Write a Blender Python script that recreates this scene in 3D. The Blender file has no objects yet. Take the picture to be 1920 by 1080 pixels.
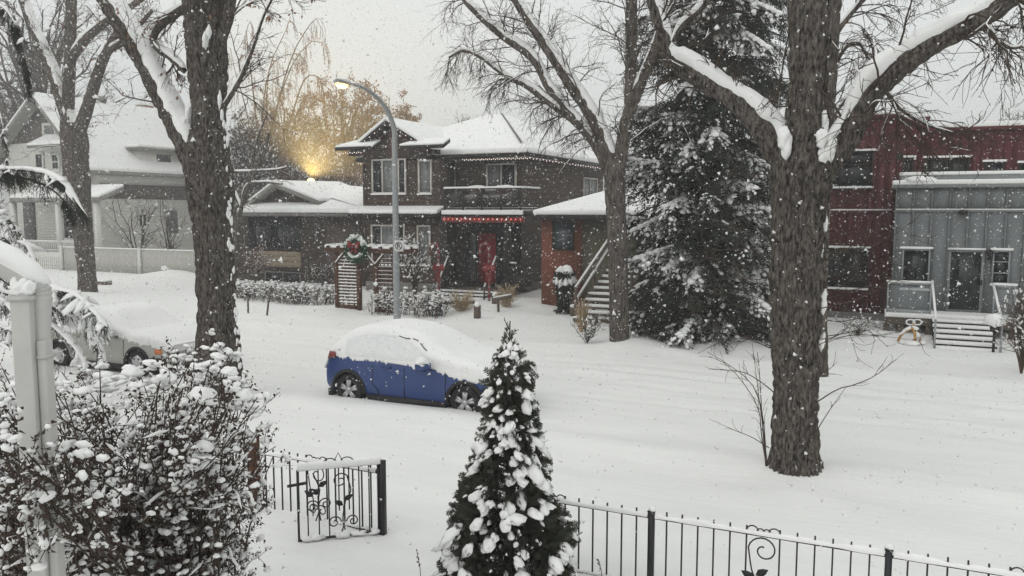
import bpy, bmesh, math, random
import numpy as np
from mathutils import Vector

# ------------------------------------------------------------------ camera, sky, sun, exposure
# World axes: +X runs along the street (to the right), +Y across it towards the houses, Z up; z = 0 is the snow surface.
scene = bpy.context.scene
COL = scene.collection
H = 3.9
FPX = 1490.0
PITCH = math.atan(150 / FPX)
YAW = math.radians(24.5)
cam_data = bpy.data.cameras.new('camera')
cam_data.sensor_width = 36
cam_data.lens = 36 * FPX / 1920
cam_data.clip_start = 0.1
cam_data.clip_end = 2000
cam = bpy.data.objects.new('camera', cam_data)
COL.objects.link(cam)
cam.location = (0, 0, H)
cam.rotation_euler = (math.pi / 2 - PITCH, 0, YAW)
scene.camera = cam

SUN_EL, SUN_AZ = math.radians(40), math.radians(200)
world = bpy.data.worlds.new('World')
scene.world = world
world.use_nodes = True
wn = world.node_tree.nodes
wl = world.node_tree.links
bg = wn['Background']
sky = wn.new('ShaderNodeTexSky')
sky.sky_type = 'NISHITA'
sky.sun_disc = False
sky.sun_elevation = SUN_EL
sky.sun_rotation = SUN_AZ
sky.air_density = 1.0
sky.dust_density = 4.0
cloud = wn.new('ShaderNodeMix')          # full cloud cover: the clear sky shows through only faintly
cloud.data_type = 'RGBA'
cloud.inputs[0].default_value = 0.93
wl.new(sky.outputs[0], cloud.inputs[6])
# overcast sky: paler overhead than at the horizon, the same all the way round
wtc = wn.new('ShaderNodeTexCoord')
wsx = wn.new('ShaderNodeSeparateXYZ')
wl.new(wtc.outputs['Generated'], wsx.inputs[0])
wmr = wn.new('ShaderNodeMapRange')
wmr.inputs[1].default_value = 0.0
wmr.inputs[2].default_value = 1.0
wl.new(wsx.outputs[2], wmr.inputs[0])
wov = wn.new('ShaderNodeMix')
wov.data_type = 'RGBA'
wov.inputs[6].default_value = (6.46, 6.66, 6.54, 1)
wov.inputs[7].default_value = (10.0, 10.2, 10.05, 1)
wl.new(wmr.outputs[0], wov.inputs[0])
wl.new(wov.outputs[2], cloud.inputs[7])
wl.new(cloud.outputs[2], bg.inputs['Color'])
bg.inputs['Strength'].default_value = 0.10

sun_data = bpy.data.lights.new('sun', 'SUN')
sun_data.energy = 0.5
sun_data.angle = math.radians(60)
sun_data.color = (1.0, 0.99, 0.97)
sun = bpy.data.objects.new('sun', sun_data)
COL.objects.link(sun)
sd = Vector((math.sin(SUN_AZ) * math.cos(SUN_EL), math.cos(SUN_AZ) * math.cos(SUN_EL), math.sin(SUN_EL)))
sun.rotation_euler = sd.to_track_quat('Z', 'Y').to_euler()
sun.location = (0, 0, 40)

scene.view_settings.view_transform = 'Standard'
scene.view_settings.look = 'None'
scene.view_settings.exposure = 0.22
scene.view_settings.gamma = 1.0
scene.view_settings.use_curve_mapping = False
scene.render.engine = 'CYCLES'
scene.cycles.max_bounces = 5
scene.cycles.diffuse_bounces = 3
scene.cycles.glossy_bounces = 2
scene.cycles.transmission_bounces = 4
scene.cycles.transparent_max_bounces = 8
scene.cycles.volume_bounces = 0
scene.cycles.use_denoising = True
scene.cycles.denoising_prefilter = 'NONE'
scene.cycles.use_adaptive_sampling = False
scene.cycles.sample_clamp_indirect = 2.0
scene.cycles.sample_clamp_direct = 4.0
scene.cycles.caustics_reflective = False
scene.cycles.caustics_refractive = False

RNG = np.random.default_rng(7)
random.seed(7)

# ------------------------------------------------------------------ measuring helpers (pixel of the 1920x1080 photo -> place)
_ct, _st = math.cos(YAW), math.sin(YAW)
_cp, _sp = math.cos(PITCH), math.sin(PITCH)
RIGHT = np.array([_ct, _st, 0.0])
FWDH = np.array([-_st, _ct, 0.0])
CAM = np.array([0, 0, H])


def ray(px, py):
    a = (px - 960) / FPX
    b = (540 - py) / FPX
    return a * RIGHT + (_cp + b * _sp) * FWDH + np.array([0, 0, -_sp + b * _cp])


def at(px, py, n):            # on the vertical plane y = n (parallel to the street)
    d = ray(px, py)
    return CAM + d * (n / d[1])


def ats(px, py, s):           # on the vertical plane x = s
    d = ray(px, py)
    return CAM + d * (s / d[0])


def gd(px, py, z=0.0):        # on the ground
    d = ray(px, py)
    return CAM + d * ((z - H) / d[2])


def ppm(p):                   # photo pixels per metre at a point
    q = np.asarray(p) - CAM
    return FPX / (q @ FWDH * _cp - q[2] * _sp)


# ------------------------------------------------------------------ noise
def _hash(i, j, k, seed):
    h = (i * 374761393 + j * 668265263 + k * 2147483647 + seed * 974634777) & 0xFFFFFFFF
    h = ((h ^ (h >> 13)) * 1274126177) & 0xFFFFFFFF
    return ((h ^ (h >> 16)) & 0xFFFF) / 65535.0


def vnoise(P, seed=0):
    P = np.asarray(P, dtype=np.float64)
    I = np.floor(P).astype(np.int64)
    f = P - I
    f = f * f * (3 - 2 * f)
    r = 0
    for dx in (0, 1):
        wx = f[..., 0] if dx else 1 - f[..., 0]
        for dy in (0, 1):
            wy = f[..., 1] if dy else 1 - f[..., 1]
            for dz in (0, 1):
                wz = f[..., 2] if dz else 1 - f[..., 2]
                r = r + wx * wy * wz * _hash(I[..., 0] + dx, I[..., 1] + dy, I[..., 2] + dz, seed)
    return r


def fbm(P, seed=0, octs=3):
    r, a, t = 0, 1.0, 0
    P = np.asarray(P, dtype=np.float64)
    for o in range(octs):
        r = r + a * vnoise(P * 2 ** o, seed + o)
        t += a
        a *= 0.5
    return r / t


def unit(v):
    v = np.asarray(v, dtype=np.float64)
    return v / np.maximum(np.linalg.norm(v, axis=-1, keepdims=True), 1e-9)


# ------------------------------------------------------------------ mesh builder
class MB:
    def __init__(self):
        self.V, self.F, self.n = [], [], 0

    def add(self, V, *Fs):
        V = np.asarray(V, dtype=np.float64).reshape(-1, 3)
        for F in Fs:
            F = np.asarray(F, dtype=np.int64)
            if F.size:
                self.F.append(F + self.n)
        self.V.append(V)
        self.n += len(V)
        return self

    def box(self, x0, x1, y0, y1, z0, z1):
        x0, x1 = min(x0, x1), max(x0, x1)
        y0, y1 = min(y0, y1), max(y0, y1)
        z0, z1 = min(z0, z1), max(z0, z1)
        V = [(x0, y0, z0), (x1, y0, z0), (x1, y1, z0), (x0, y1, z0), (x0, y0, z1), (x1, y0, z1), (x1, y1, z1), (x0, y1, z1)]
        return self.add(V, [(0, 3, 2, 1), (4, 5, 6, 7), (0, 1, 5, 4), (1, 2, 6, 5), (2, 3, 7, 6), (3, 0, 4, 7)])

    def obox(self, c, ax, ay, az):      # box from centre and three half-axis vectors
        c, ax, ay, az = map(np.asarray, (c, ax, ay, az))
        V = [c + i * ax + j * ay + k * az for k in (-1, 1) for j in (-1, 1) for i in (-1, 1)]
        return self.add(V, [(0, 2, 3, 1), (4, 5, 7, 6), (0, 1, 5, 4), (1, 3, 7, 5), (3, 2, 6, 7), (2, 0, 4, 6)])

    def bar(self, a, b, w, h, up=(0, 0, 1)):   # rectangular bar between two points
        a, b = np.asarray(a, float), np.asarray(b, float)
        t = unit(b - a)
        sdv = np.cross(t, np.asarray(up, float))
        if np.linalg.norm(sdv) < 1e-3:
            sdv = np.cross(t, (1, 0, 0))
        sdv = unit(sdv)
        u2 = np.cross(sdv, t)
        return self.obox((a + b) / 2, (b - a) / 2, sdv * w / 2, u2 * h / 2)

    def prism(self, poly, off):         # polygon (list of 3d) extruded by an offset vector
        P = np.asarray(poly, float)
        k = len(P)
        Q = P + np.asarray(off, float)
        V = np.vstack([P, Q])
        q = [(i, (i + 1) % k, k + (i + 1) % k, k + i) for i in range(k)]
        self.add(V, q)
        base = self.n - 2 * k
        for idx in (list(range(k))[::-1], list(range(k, 2 * k))):
            self.F.append(np.array([idx]) + base)
        return self

    def tube(self, path, rad, sides=8, cap=True, closed=False):
        V, F = tubes(np.asarray([path], float), np.asarray([np.broadcast_to(rad, (len(path),))], float), sides)
        n = len(path)
        self.add(V, F)
        if cap:
            b = self.n - n * sides
            self.F.append(np.array([list(range(sides))[::-1]]) + b)
            self.F.append(np.array([list(range((n - 1) * sides, n * sides))]) + b)
        return self

    def lathe(self, c, axis, prof, sides=24):   # prof: list of (distance along axis, radius)
        axis = unit(axis)
        a = np.array([0, 0, 1.0]) if abs(axis[2]) < 0.9 else np.array([1.0, 0, 0])
        e1 = unit(np.cross(axis, a))
        e2 = np.cross(axis, e1)
        th = np.arange(sides) * 2 * math.pi / sides
        ring = np.cos(th)[:, None] * e1 + np.sin(th)[:, None] * e2
        V = np.vstack([np.asarray(c) + axis * d + ring * r for d, r in prof])
        m = len(prof)
        i, j = np.meshgrid(np.arange(m - 1), np.arange(sides), indexing='ij')
        F = np.stack([i * sides + j, i * sides + (j + 1) % sides, (i + 1) * sides + (j + 1) % sides, (i + 1) * sides + j], -1).reshape(-1, 4)
        return self.add(V, F)

    def mesh(self, name, origin, mat, smooth=False, bevel=0):
        V = np.vstack(self.V) - np.asarray(origin, float)
        me = bpy.data.meshes.new(name)
        tot = [len(F) for F in self.F]
        lens = [F.shape[1] for F in self.F]
        loops = np.concatenate([F.ravel() for F in self.F]).astype(np.int32)
        counts = np.concatenate([np.full(t, l) for t, l in zip(tot, lens)]).astype(np.int32)
        starts = np.concatenate([[0], np.cumsum(counts)[:-1]]).astype(np.int32)
        me.vertices.add(len(V))
        me.vertices.foreach_set('co', V.astype(np.float32).ravel())
        me.loops.add(len(loops))
        me.loops.foreach_set('vertex_index', loops)
        me.polygons.add(len(counts))
        me.polygons.foreach_set('loop_start', starts)
        me.polygons.foreach_set('loop_total', counts)
        if smooth:
            me.polygons.foreach_set('use_smooth', np.ones(len(counts), dtype=bool))
        me.update(calc_edges=True)
        me.validate()
        if bevel:
            bm = bmesh.new()
            bm.from_mesh(me)
            bmesh.ops.remove_doubles(bm, verts=bm.verts, dist=1e-4)
            bmesh.ops.bevel(bm, geom=[e for e in bm.edges], offset=bevel, segments=3, profile=0.6, affect='EDGES', clamp_overlap=True)
            bm.to_mesh(me)
            bm.free()
            me.polygons.foreach_set('use_smooth', np.ones(len(me.polygons), dtype=bool))
        if mat is not None:
            me.materials.append(mat)
        return me


def tubes(PP, RR, sides=3):
    """Batch of tubes: PP (M,N,3) paths, RR (M,N) radii -> vertices, quads."""
    M, N, _ = PP.shape
    T = np.gradient(PP, axis=1)
    T = unit(T)
    ref = np.where(np.abs(T[:, :1, 2:3]) < 0.75, np.array([0, 0, 1.0]), np.array([1.0, 0.15, 0]))
    ref = np.broadcast_to(ref, T.shape)
    e1 = np.cross(T, ref)
    bad = np.linalg.norm(e1, axis=-1, keepdims=True) < 1e-3
    e1 = unit(np.where(bad, np.cross(T, np.array([0, 1.0, 0.2])), e1))
    for k in range(1, N):               # keep frames from flipping
        a = e1[:, k - 1] - (e1[:, k - 1] * T[:, k]).sum(-1, keepdims=True) * T[:, k]
        e1[:, k] = unit(a)
    e2 = np.cross(T, e1)
    th = np.arange(sides) * 2 * math.pi / sides
    V = PP[:, :, None, :] + RR[:, :, None, None] * (np.cos(th)[None, None, :, None] * e1[:, :, None, :] + np.sin(th)[None, None, :, None] * e2[:, :, None, :])
    m, i, j = np.meshgrid(np.arange(M), np.arange(N - 1), np.arange(sides), indexing='ij')
    b = m * N * sides
    F = np.stack([b + i * sides + j, b + i * sides + (j + 1) % sides, b + (i + 1) * sides + (j + 1) % sides, b + (i + 1) * sides + j], -1).reshape(-1, 4)
    return V.reshape(-1, 3), F


def instance(Vt, Ft, R, L):
    """Copies of a template joined into one vertex / face array. R (M,3,3) with columns = axes, L (M,3)."""
    M = len(L)
    V = np.einsum('mij,vj->mvi', R, Vt) + L[:, None, :]
    F = Ft[None] + (np.arange(M) * len(Vt))[:, None, None]
    return V.reshape(-1, 3), F.reshape(-1, Ft.shape[1])


def frames(d, roll=None, up=None):
    """Rotation matrices whose x axis is d; z is as near up as possible, then rolled."""
    d = unit(d)
    upv = np.array([0, 0, 1.0]) if up is None else up
    y = np.cross(np.broadcast_to(upv, d.shape), d)
    bad = np.linalg.norm(y, axis=-1, keepdims=True) < 1e-3
    y = unit(np.where(bad, np.array([0, 1.0, 0]), y))
    z = np.cross(d, y)
    if roll is not None:
        c, s = np.cos(roll)[:, None], np.sin(roll)[:, None]
        y, z = c * y + s * z, -s * y + c * z
    return np.stack([d, y, z], -1)


def ico(sub):
    bm = bmesh.new()
    bmesh.ops.create_icosphere(bm, subdivisions=sub, radius=1)
    V = np.array([v.co[:] for v in bm.verts])
    F = np.array([[v.index for v in f.verts] for f in bm.faces])
    bm.free()
    return V, F


ICO = {k: ico(k) for k in (1, 2, 3)}


def lumps(sub, seed, amp=0.35, freq=1.3, flat=0.35):
    """A lumpy snow blob template: domed on top, flatter below."""
    V, F = ICO[sub]
    n = fbm(V * freq + seed * 7.3 + 50, seed, 2)
    V = V * (1 + amp * (n - 0.5) * 2.6)[:, None]
    V = V.copy()
    V[:, 2] = np.where(V[:, 2] < 0, V[:, 2] * flat, V[:, 2])
    return V, F


LUMPS = {k: [lumps(k, i, 0.2 if k == 1 else 0.55, 1.5 + 0.4 * (i % 3), 0.55) for i in range(6)] for k in (1, 2, 3)}


def add_lumps(mb, C, S, sub=2, D=None, seed=0):
    """Snow blobs at C (M,3) with half sizes S (M,3), long axis along D."""
    C, S = np.asarray(C, float), np.asarray(S, float)
    r = np.random.default_rng(seed)
    M = len(C)
    if M == 0:
        return
    if D is None:
        a = r.uniform(0, 6.283, M)
        D = np.stack([np.cos(a), np.sin(a), r.normal(0, 0.15, M)], -1)
    R = frames(D) * S[:, None, :]
    which = r.integers(0, 6, M)
    for k in range(6):
        m = which == k
        if m.any():
            Vt, Ft = LUMPS[sub][k]
            mb.add(*instance(Vt, Ft, R[m], C[m]))


# ------------------------------------------------------------------ objects
ORG = {}


def tag(o, label=None, cat=None, group=None, kind=None):
    if label: o['label'] = label
    if cat: o['category'] = cat
    if group: o['group'] = group
    if kind: o['kind'] = kind
    return o


def thing(name, loc, label, cat, group=None):
    o = bpy.data.objects.new(name, None)
    o.empty_display_size = 0.2
    COL.objects.link(o)
    o.location = tuple(float(v) for v in loc)
    ORG[o.name] = np.asarray(loc, float)
    return tag(o, label, cat, group)


def put(name, me, parent=None, loc=None, rotz=0.0):
    o = bpy.data.objects.new(name, me)
    COL.objects.link(o)
    w = np.zeros(3) if loc is None else np.asarray(loc, float)
    if parent is not None:
        o.parent = parent
        if loc is None:
            w = ORG[parent.name]
        o.location = tuple(w - ORG[parent.name])
    else:
        o.location = tuple(w)
    o.rotation_euler = (0, 0, rotz)
    ORG[o.name] = w
    return o


def part(name, mb, mat, parent, smooth=False, bevel=0, kind=None, label=None):
    o = put(name, mb.mesh(name, ORG[parent.name], mat, smooth, bevel), parent)
    if kind: o['kind'] = kind
    if label: o['label'] = label
    return o


def solo(name, mb, mat, loc, label=None, cat=None, group=None, kind=None, smooth=False, bevel=0):
    o = put(name, mb.mesh(name, loc, mat, smooth, bevel), None, loc)
    return tag(o, label, cat, group, kind)


# ------------------------------------------------------------------ materials
MATS = {}


def mat(name, col, rough=0.8, *a_, ramp=(0.3, 0.7), **k_):
    return _mat(name, col, rough, *a_, ramp=ramp, **k_)


def _mat(name, col, rough=0.8, var=0.15, scale=8.0, bump=0.0, bscale=40.0, metal=0.0, stretch=None, col2=None, snow=0.0, wind=0.0, spec=0.3, emit=None, alpha=None, ramp=(0.3, 0.7)):
    """Procedural material: noise-varied base colour, optional bump, optional snow clinging to upward / windward faces."""
    if name in MATS:
        return MATS[name]
    m = bpy.data.materials.new(name)
    m.use_nodes = True
    N, L = m.node_tree.nodes, m.node_tree.links
    b = N['Principled BSDF']
    b.inputs['Roughness'].default_value = rough
    b.inputs['Metallic'].default_value = metal
    b.inputs['Specular IOR Level'].default_value = spec
    tc = N.new('ShaderNodeTexCoord')
    mp = N.new('ShaderNodeMapping')
    L.new(tc.outputs['Object'], mp.inputs[0])
    if stretch:
        mp.inputs['Scale'].default_value = stretch
    nz = N.new('ShaderNodeTexNoise')
    nz.inputs['Scale'].default_value = scale
    nz.inputs['Detail'].default_value = 5
    nz.inputs['Roughness'].default_value = 0.65
    L.new(mp.outputs[0], nz.inputs['Vector'])
    rp = N.new('ShaderNodeValToRGB')
    c = np.array(col)
    lo, hi = (c * (1 - var), np.minimum(c * (1 + var), 1)) if col2 is None else (c, np.array(col2))
    rp.color_ramp.elements[0].position = ramp[0]
    rp.color_ramp.elements[1].position = ramp[1]
    rp.color_ramp.elements[0].color = (*lo, 1)
    rp.color_ramp.elements[1].color = (*hi, 1)
    L.new(nz.outputs['Fac'], rp.inputs[0])
    outc = rp.outputs[0]
    if snow or wind:
        geo = N.new('ShaderNodeNewGeometry')
        sx = N.new('ShaderNodeSeparateXYZ')
        L.new(geo.outputs['Normal'], sx.inputs[0])
        n2 = N.new('ShaderNodeTexNoise')
        n2.inputs['Scale'].default_value = 9
        n2.inputs['Detail'].default_value = 4
        n2.inputs['Roughness'].default_value = 0.7
        L.new(tc.outputs['Object'], n2.inputs['Vector'])
        a1 = N.new('ShaderNodeMath'); a1.operation = 'MULTIPLY'; a1.inputs[1].default_value = snow
        L.new(sx.outputs[2], a1.inputs[0])
        a2 = N.new('ShaderNodeMath'); a2.operation = 'MULTIPLY_ADD'; a2.inputs[1].default_value = wind
        L.new(sx.outputs[0], a2.inputs[0]); L.new(a1.outputs[0], a2.inputs[2])
        a3 = N.new('ShaderNodeMath'); a3.operation = 'MULTIPLY_ADD'; a3.inputs[1].default_value = 1.5
        L.new(n2.outputs['Fac'], a3.inputs[0]); L.new(a2.outputs[0], a3.inputs[2])
        ss = N.new('ShaderNodeMapRange'); ss.inputs[1].default_value = 1.18; ss.inputs[2].default_value = 1.34
        L.new(a3.outputs[0], ss.inputs[0])
        mx = N.new('ShaderNodeMix'); mx.data_type = 'RGBA'
        L.new(ss.outputs[0], mx.inputs[0]); L.new(outc, mx.inputs[6]); mx.inputs[7].default_value = (0.78, 0.78, 0.78, 1)
        outc = mx.outputs[2]
    L.new(outc, b.inputs['Base Color'])
    if bump:
        bn = N.new('ShaderNodeTexNoise')
        bn.inputs['Scale'].default_value = bscale
        bn.inputs['Detail'].default_value = 6
        L.new(mp.outputs[0], bn.inputs['Vector'])
        bp = N.new('ShaderNodeBump')
        bp.inputs['Strength'].default_value = bump
        bp.inputs['Distance'].default_value = 0.02
        L.new(bn.outputs['Fac'], bp.inputs['Height'])
        L.new(bp.outputs[0], b.inputs['Normal'])
    if emit:
        b.inputs['Emission Color'].default_value = (*emit[0], 1)
        b.inputs['Emission Strength'].default_value = emit[1]
        m.cycles.emission_sampling = 'NONE'
    if alpha is not None:
        b.inputs['Alpha'].default_value = alpha
    MATS[name] = m
    return m


SNOW = mat('snow', (0.80, 0.80, 0.79), 0.75, 0.03, 3, 0.25, 30, spec=0.2)
SNOWG = mat('ground snow', (0.75, 0.75, 0.735), 0.8, 0.03, 1.5, 0.6, 7, stretch=(0.3, 1.8, 1), spec=0.15)
SNOWF = mat('frosty snow', (0.72, 0.73, 0.74), 0.8, 0.12, 14, 0.6, 30, spec=0.2)
BARK = mat('rough bark', (0.013, 0.011, 0.010), 0.95, 0.3, 27, 1.0, 50, ramp=(0.37, 0.63), stretch=(1, 1, 0.3), col2=(0.165, 0.145, 0.128), snow=0.3, wind=0.24, spec=0.1)
BARKF = mat('grey bark', (0.024, 0.021, 0.019), 0.95, 0.3, 17, 1.0, 30, ramp=(0.36, 0.64), stretch=(1, 1, 0.25), col2=(0.165, 0.142, 0.125), snow=0.3, wind=0.22, spec=0.1)
TWIG = mat('twig bark', (0.07, 0.055, 0.045), 0.95, 0.3, 6, spec=0.1)
TWIGR = mat('reddish twig', (0.10, 0.07, 0.055), 0.95, 0.3, 6, spec=0.1)
NEEDLE = mat('spruce needles', (0.018, 0.024, 0.019), 0.85, 0.4, 2.5, col2=(0.048, 0.055, 0.043), spec=0.2)
CEDAR = mat('cedar sprays', (0.026, 0.031, 0.022), 0.8, 0.4, 9, col2=(0.078, 0.08, 0.058), spec=0.2)
DEAD = mat('withered leaves', (0.032, 0.024, 0.021), 0.85, 0.4, 14, col2=(0.085, 0.06, 0.048), spec=0.2)
RUST = mat('rusty leaves', (0.17, 0.088, 0.060), 0.85, 0.4, 5, col2=(0.29, 0.165, 0.118), spec=0.15)
STRAW = mat('dry straw grass', (0.30, 0.22, 0.135), 0.9, 0.25, 14, col2=(0.56, 0.45, 0.30), spec=0.1)
IRON = mat('black iron', (0.012, 0.012, 0.014), 0.45, 0.3, 20, 0.2, 60, spec=0.4)
WHITEP = mat('white paint', (0.62, 0.61, 0.58), 0.6, 0.06, 5, 0.1, 30)
CREAM = mat('cream siding', (0.62, 0.605, 0.57), 0.75, 0.08, 2, 0.1, 20)
TRIMW = mat('window trim', (0.62, 0.58, 0.54), 0.6, 0.06, 8)
GLASS = mat('dark glass', (0.014, 0.017, 0.019), 0.12, 0.3, 1.2, spec=0.35)
GLASSL = mat('curtained glass', (0.17, 0.18, 0.18), 0.2, 0.25, 3.5, stretch=(6, 6, 0.6), spec=0.5)
BROWNW = mat('brown shingle wall', (0.080, 0.058, 0.046), 0.85, 0.35, 9, 0.5, 25)
BROWNT = mat('brown trim', (0.05, 0.032, 0.028), 0.7, 0.2, 6)
DARKF = mat('dark fascia', (0.020, 0.017, 0.016), 0.7, 0.2, 6)
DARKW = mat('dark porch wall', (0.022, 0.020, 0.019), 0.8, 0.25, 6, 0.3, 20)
TIMBER = mat('stained timber', (0.085, 0.040, 0.024), 0.8, 0.3, 6, 0.4, 20, stretch=(6, 6, 1), snow=0.2)
WOODG = mat('weathered wood', (0.12, 0.095, 0.075), 0.85, 0.3, 6, 0.4, 20, stretch=(4, 4, 1))
BUNG = mat('bungalow siding', (0.060, 0.046, 0.040), 0.85, 0.3, 5, 0.4, 15)
TAN = mat('tan board', (0.30, 0.245, 0.175), 0.8, 0.1, 5, 0.2, 15)
REDW = mat('red metal siding', (0.085, 0.014, 0.018), 0.55, 0.2, 3, 0.1, 10)
GREYW = mat('grey siding', (0.155, 0.168, 0.172), 0.7, 0.08, 3, 0.1, 15)
ORANGE = mat('rust stucco', (0.165, 0.058, 0.036), 0.9, 0.2, 7, 0.3, 40)
OLIVE = mat('olive stucco', (0.10, 0.092, 0.062), 0.9, 0.15, 7, 0.3, 40)
BRICK = mat('chimney brick', (0.22, 0.11, 0.08), 0.9, 0.25, 12, 0.5, 20)
REDDOOR = mat('red door paint', (0.50, 0.018, 0.035), 0.5, 0.15, 4)
FOUND = mat('concrete foundation', (0.18, 0.17, 0.16), 0.9, 0.15, 6, 0.3, 30)
STEEL = mat('galvanised steel', (0.30, 0.32, 0.33), 0.45, 0.1, 12, 0.1, 30, metal=0.35)
COLP = mat('grey white column paint', (0.47, 0.465, 0.445), 0.6, 0.06, 5, 0.1, 30)
BLUE = mat('blue car paint', (0.016, 0.042, 0.155), 0.32, 0.05, 3, spec=0.55, snow=0.0, wind=0.0)
SILVER = mat('beige silver car paint', (0.36, 0.35, 0.325), 0.35, 0.05, 3, spec=0.5, metal=0.1)
BLACKP = mat('black plastic', (0.018, 0.018, 0.018), 0.6, 0.2, 10, snow=0.15)
RUBBER = mat('tyre rubber', (0.020, 0.020, 0.020), 0.85, 0.3, 20, 0.4, 40, snow=0.35)
ALLOY = mat('alloy wheel', (0.45, 0.45, 0.46), 0.35, 0.1, 10, metal=0.5)
REDLENS = mat('red lens', (0.18, 0.012, 0.012), 0.25, 0.2, 10, spec=0.6)
AMBER = mat('amber lens', (0.65, 0.18, 0.04), 0.3, 0.1, 10, spec=0.6)
GREEN = mat('wreath green', (0.02, 0.075, 0.035), 0.8, 0.4, 20)
REDBOW = mat('red ribbon', (0.20, 0.022, 0.020), 0.6, 0.2, 12)
YELLOWW = mat('yellow wood', (0.42, 0.24, 0.09), 0.7, 0.2, 8)
SIGNW = mat('white sign face', (0.62, 0.62, 0.62), 0.5, 0.04, 6)
SIGNK = mat('black sign ink', (0.015, 0.015, 0.015), 0.5, 0.1, 6)
SIGNB = mat('blue sign print', (0.045, 0.12, 0.17), 0.5, 0.2, 9)
SIGNY = mat('pale sign print', (0.30, 0.30, 0.25), 0.5, 0.3, 12)
BULBW = mat('lit white bulb', (0.9, 0.8, 0.75), 0.4, 0.02, 5, emit=((1.0, 0.80, 0.72), .7))
BULBR = mat('lit red bulb', (0.8, 0.1, 0.08), 0.4, 0.02, 5, emit=((1.0, 0.22, 0.15), .8))
REDBEAM = mat('red glow tinted beam', (0.22, 0.045, 0.04), 0.6, 0.2, 6)  # red cast of the bulbs put into the base colour
LAMPL = mat('lit lamp lens', (1.0, 0.8, 0.5), 0.4, 0.02, 5, emit=((1.0, 0.60, 0.20), 2.4))
CANEW = mat('clear candy tube', (0.20, 0.15, 0.15), 0.4, 0.1, 10)
FROST = mat('frosted car glass', (0.66, 0.67, 0.68), 0.85, 0.3, 9, 0.9, 26, col2=(0.79, 0.79, 0.79), spec=0.2)
CUSH = mat('red brown cushion', (0.14, 0.055, 0.042), 0.8, 0.2, 8)


def catmull(P, k):
    """Smooth path through rows of P (any columns), k samples per span."""
    P = np.asarray(P, float)
    Q = np.vstack([2 * P[0] - P[1], P, 2 * P[-1] - P[-2]])
    out = []
    for i in range(1, len(Q) - 2):
        p0, p1, p2, p3 = Q[i - 1], Q[i], Q[i + 1], Q[i + 2]
        for t in np.linspace(0, 1, k, endpoint=False):
            out.append(0.5 * ((2 * p1) + (-p0 + p2) * t + (2 * p0 - 5 * p1 + 4 * p2 - p3) * t ** 2 + (-p0 + 3 * p1 - 3 * p2 + p3) * t ** 3))
    out.append(Q[-2])
    return np.array(out)


def resample(P, step=None, n=None):
    d = np.concatenate([[0], np.cumsum(np.linalg.norm(np.diff(P[:, :3], axis=0), axis=1))])
    if n is None:
        n = max(3, int(d[-1] / step) + 1)
    t = np.linspace(0, d[-1], n)
    return np.stack([np.interp(t, d, P[:, c]) for c in range(P.shape[1])], -1)

# ------------------------------------------------------------------ the ground: yard, street, far side
MOUNDS = []      # (s, n, radius, height)


def ground_h(S, N):
    P = np.stack([S, N, np.zeros_like(S)], -1)
    fade = np.clip((N + 2) / 3, 0, 1)
    h = (fbm(P * np.array([0.35, 0.6, 1]) + 31.7, 3, 3) - 0.5) * 0.16
    h += (vnoise(P * np.array([1.3, 3.2, 1]) + 11.1, 5) - 0.5) * 0.035
    h += (vnoise(P * np.array([3.0, 7.0, 1]) + 5.1, 6) - 0.5) * 0.012
    wob = (vnoise(np.stack([S * 0.3, N * 0, N * 0], -1), 8) - 0.5) * 0.3
    for c, w, a in ((15.6, .14, -.035), (16.9, .16, -.05), (17.25, .2, -.03), (18.3, .15, -.045), (18.9, .12, -.03), (16.25, .1, .025), (17.7, .2, .03)):
        h += a * np.exp(-((N - c - wob) / w) ** 2)
    h += 0.09 * np.exp(-((N - 12.3 - wob) / .5) ** 2) + 0.12 * np.exp(-((N - 20.4 - wob) / .6) ** 2)
    h += np.clip((N - 21) / 8, 0, 1) * 0.10
    for s, n, r, a in MOUNDS:
        h += a * np.exp(-(((S - s) ** 2 + (N - n) ** 2) / r ** 2))
    return h * fade


def gz(s, n):
    return float(ground_h(np.array([float(s)]), np.array([float(n)]))[0])


def mound_at(px, py, r, a):
    p = gd(px, py)
    MOUNDS.append((p[0], p[1], r, a))


for _a in ((880, 585, 1.1, .28), (975, 578, 1.2, .15), (690, 575, 1.0, .12), (315, 520, .9, .35), (352, 522, .7, .3), (1380, 650, 1.0, .2), (1180, 655, .55, .12), (160, 556, .8, .15),
           (1490, 890, .75, .10), (1120, 640, 1.2, .15), (1620, 635, .8, .25), (560, 590, 2.0, .12), (450, 560, 1.5, .15), (1240, 655, 1.5, .2), (730, 600, .5, .1)):
    mound_at(*_a)
for _s in (-10.2, -8.6, -7.0):
    MOUNDS.append((_s, 12.75, 1.0, .07))


def axis_samples(edges):
    out = [edges[0][0]]
    for a, b, st in edges:
        n = max(1, int(round((b - a) / st)))
        out += list(np.linspace(a, b, n + 1)[1:])
    return np.array(out)


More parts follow.
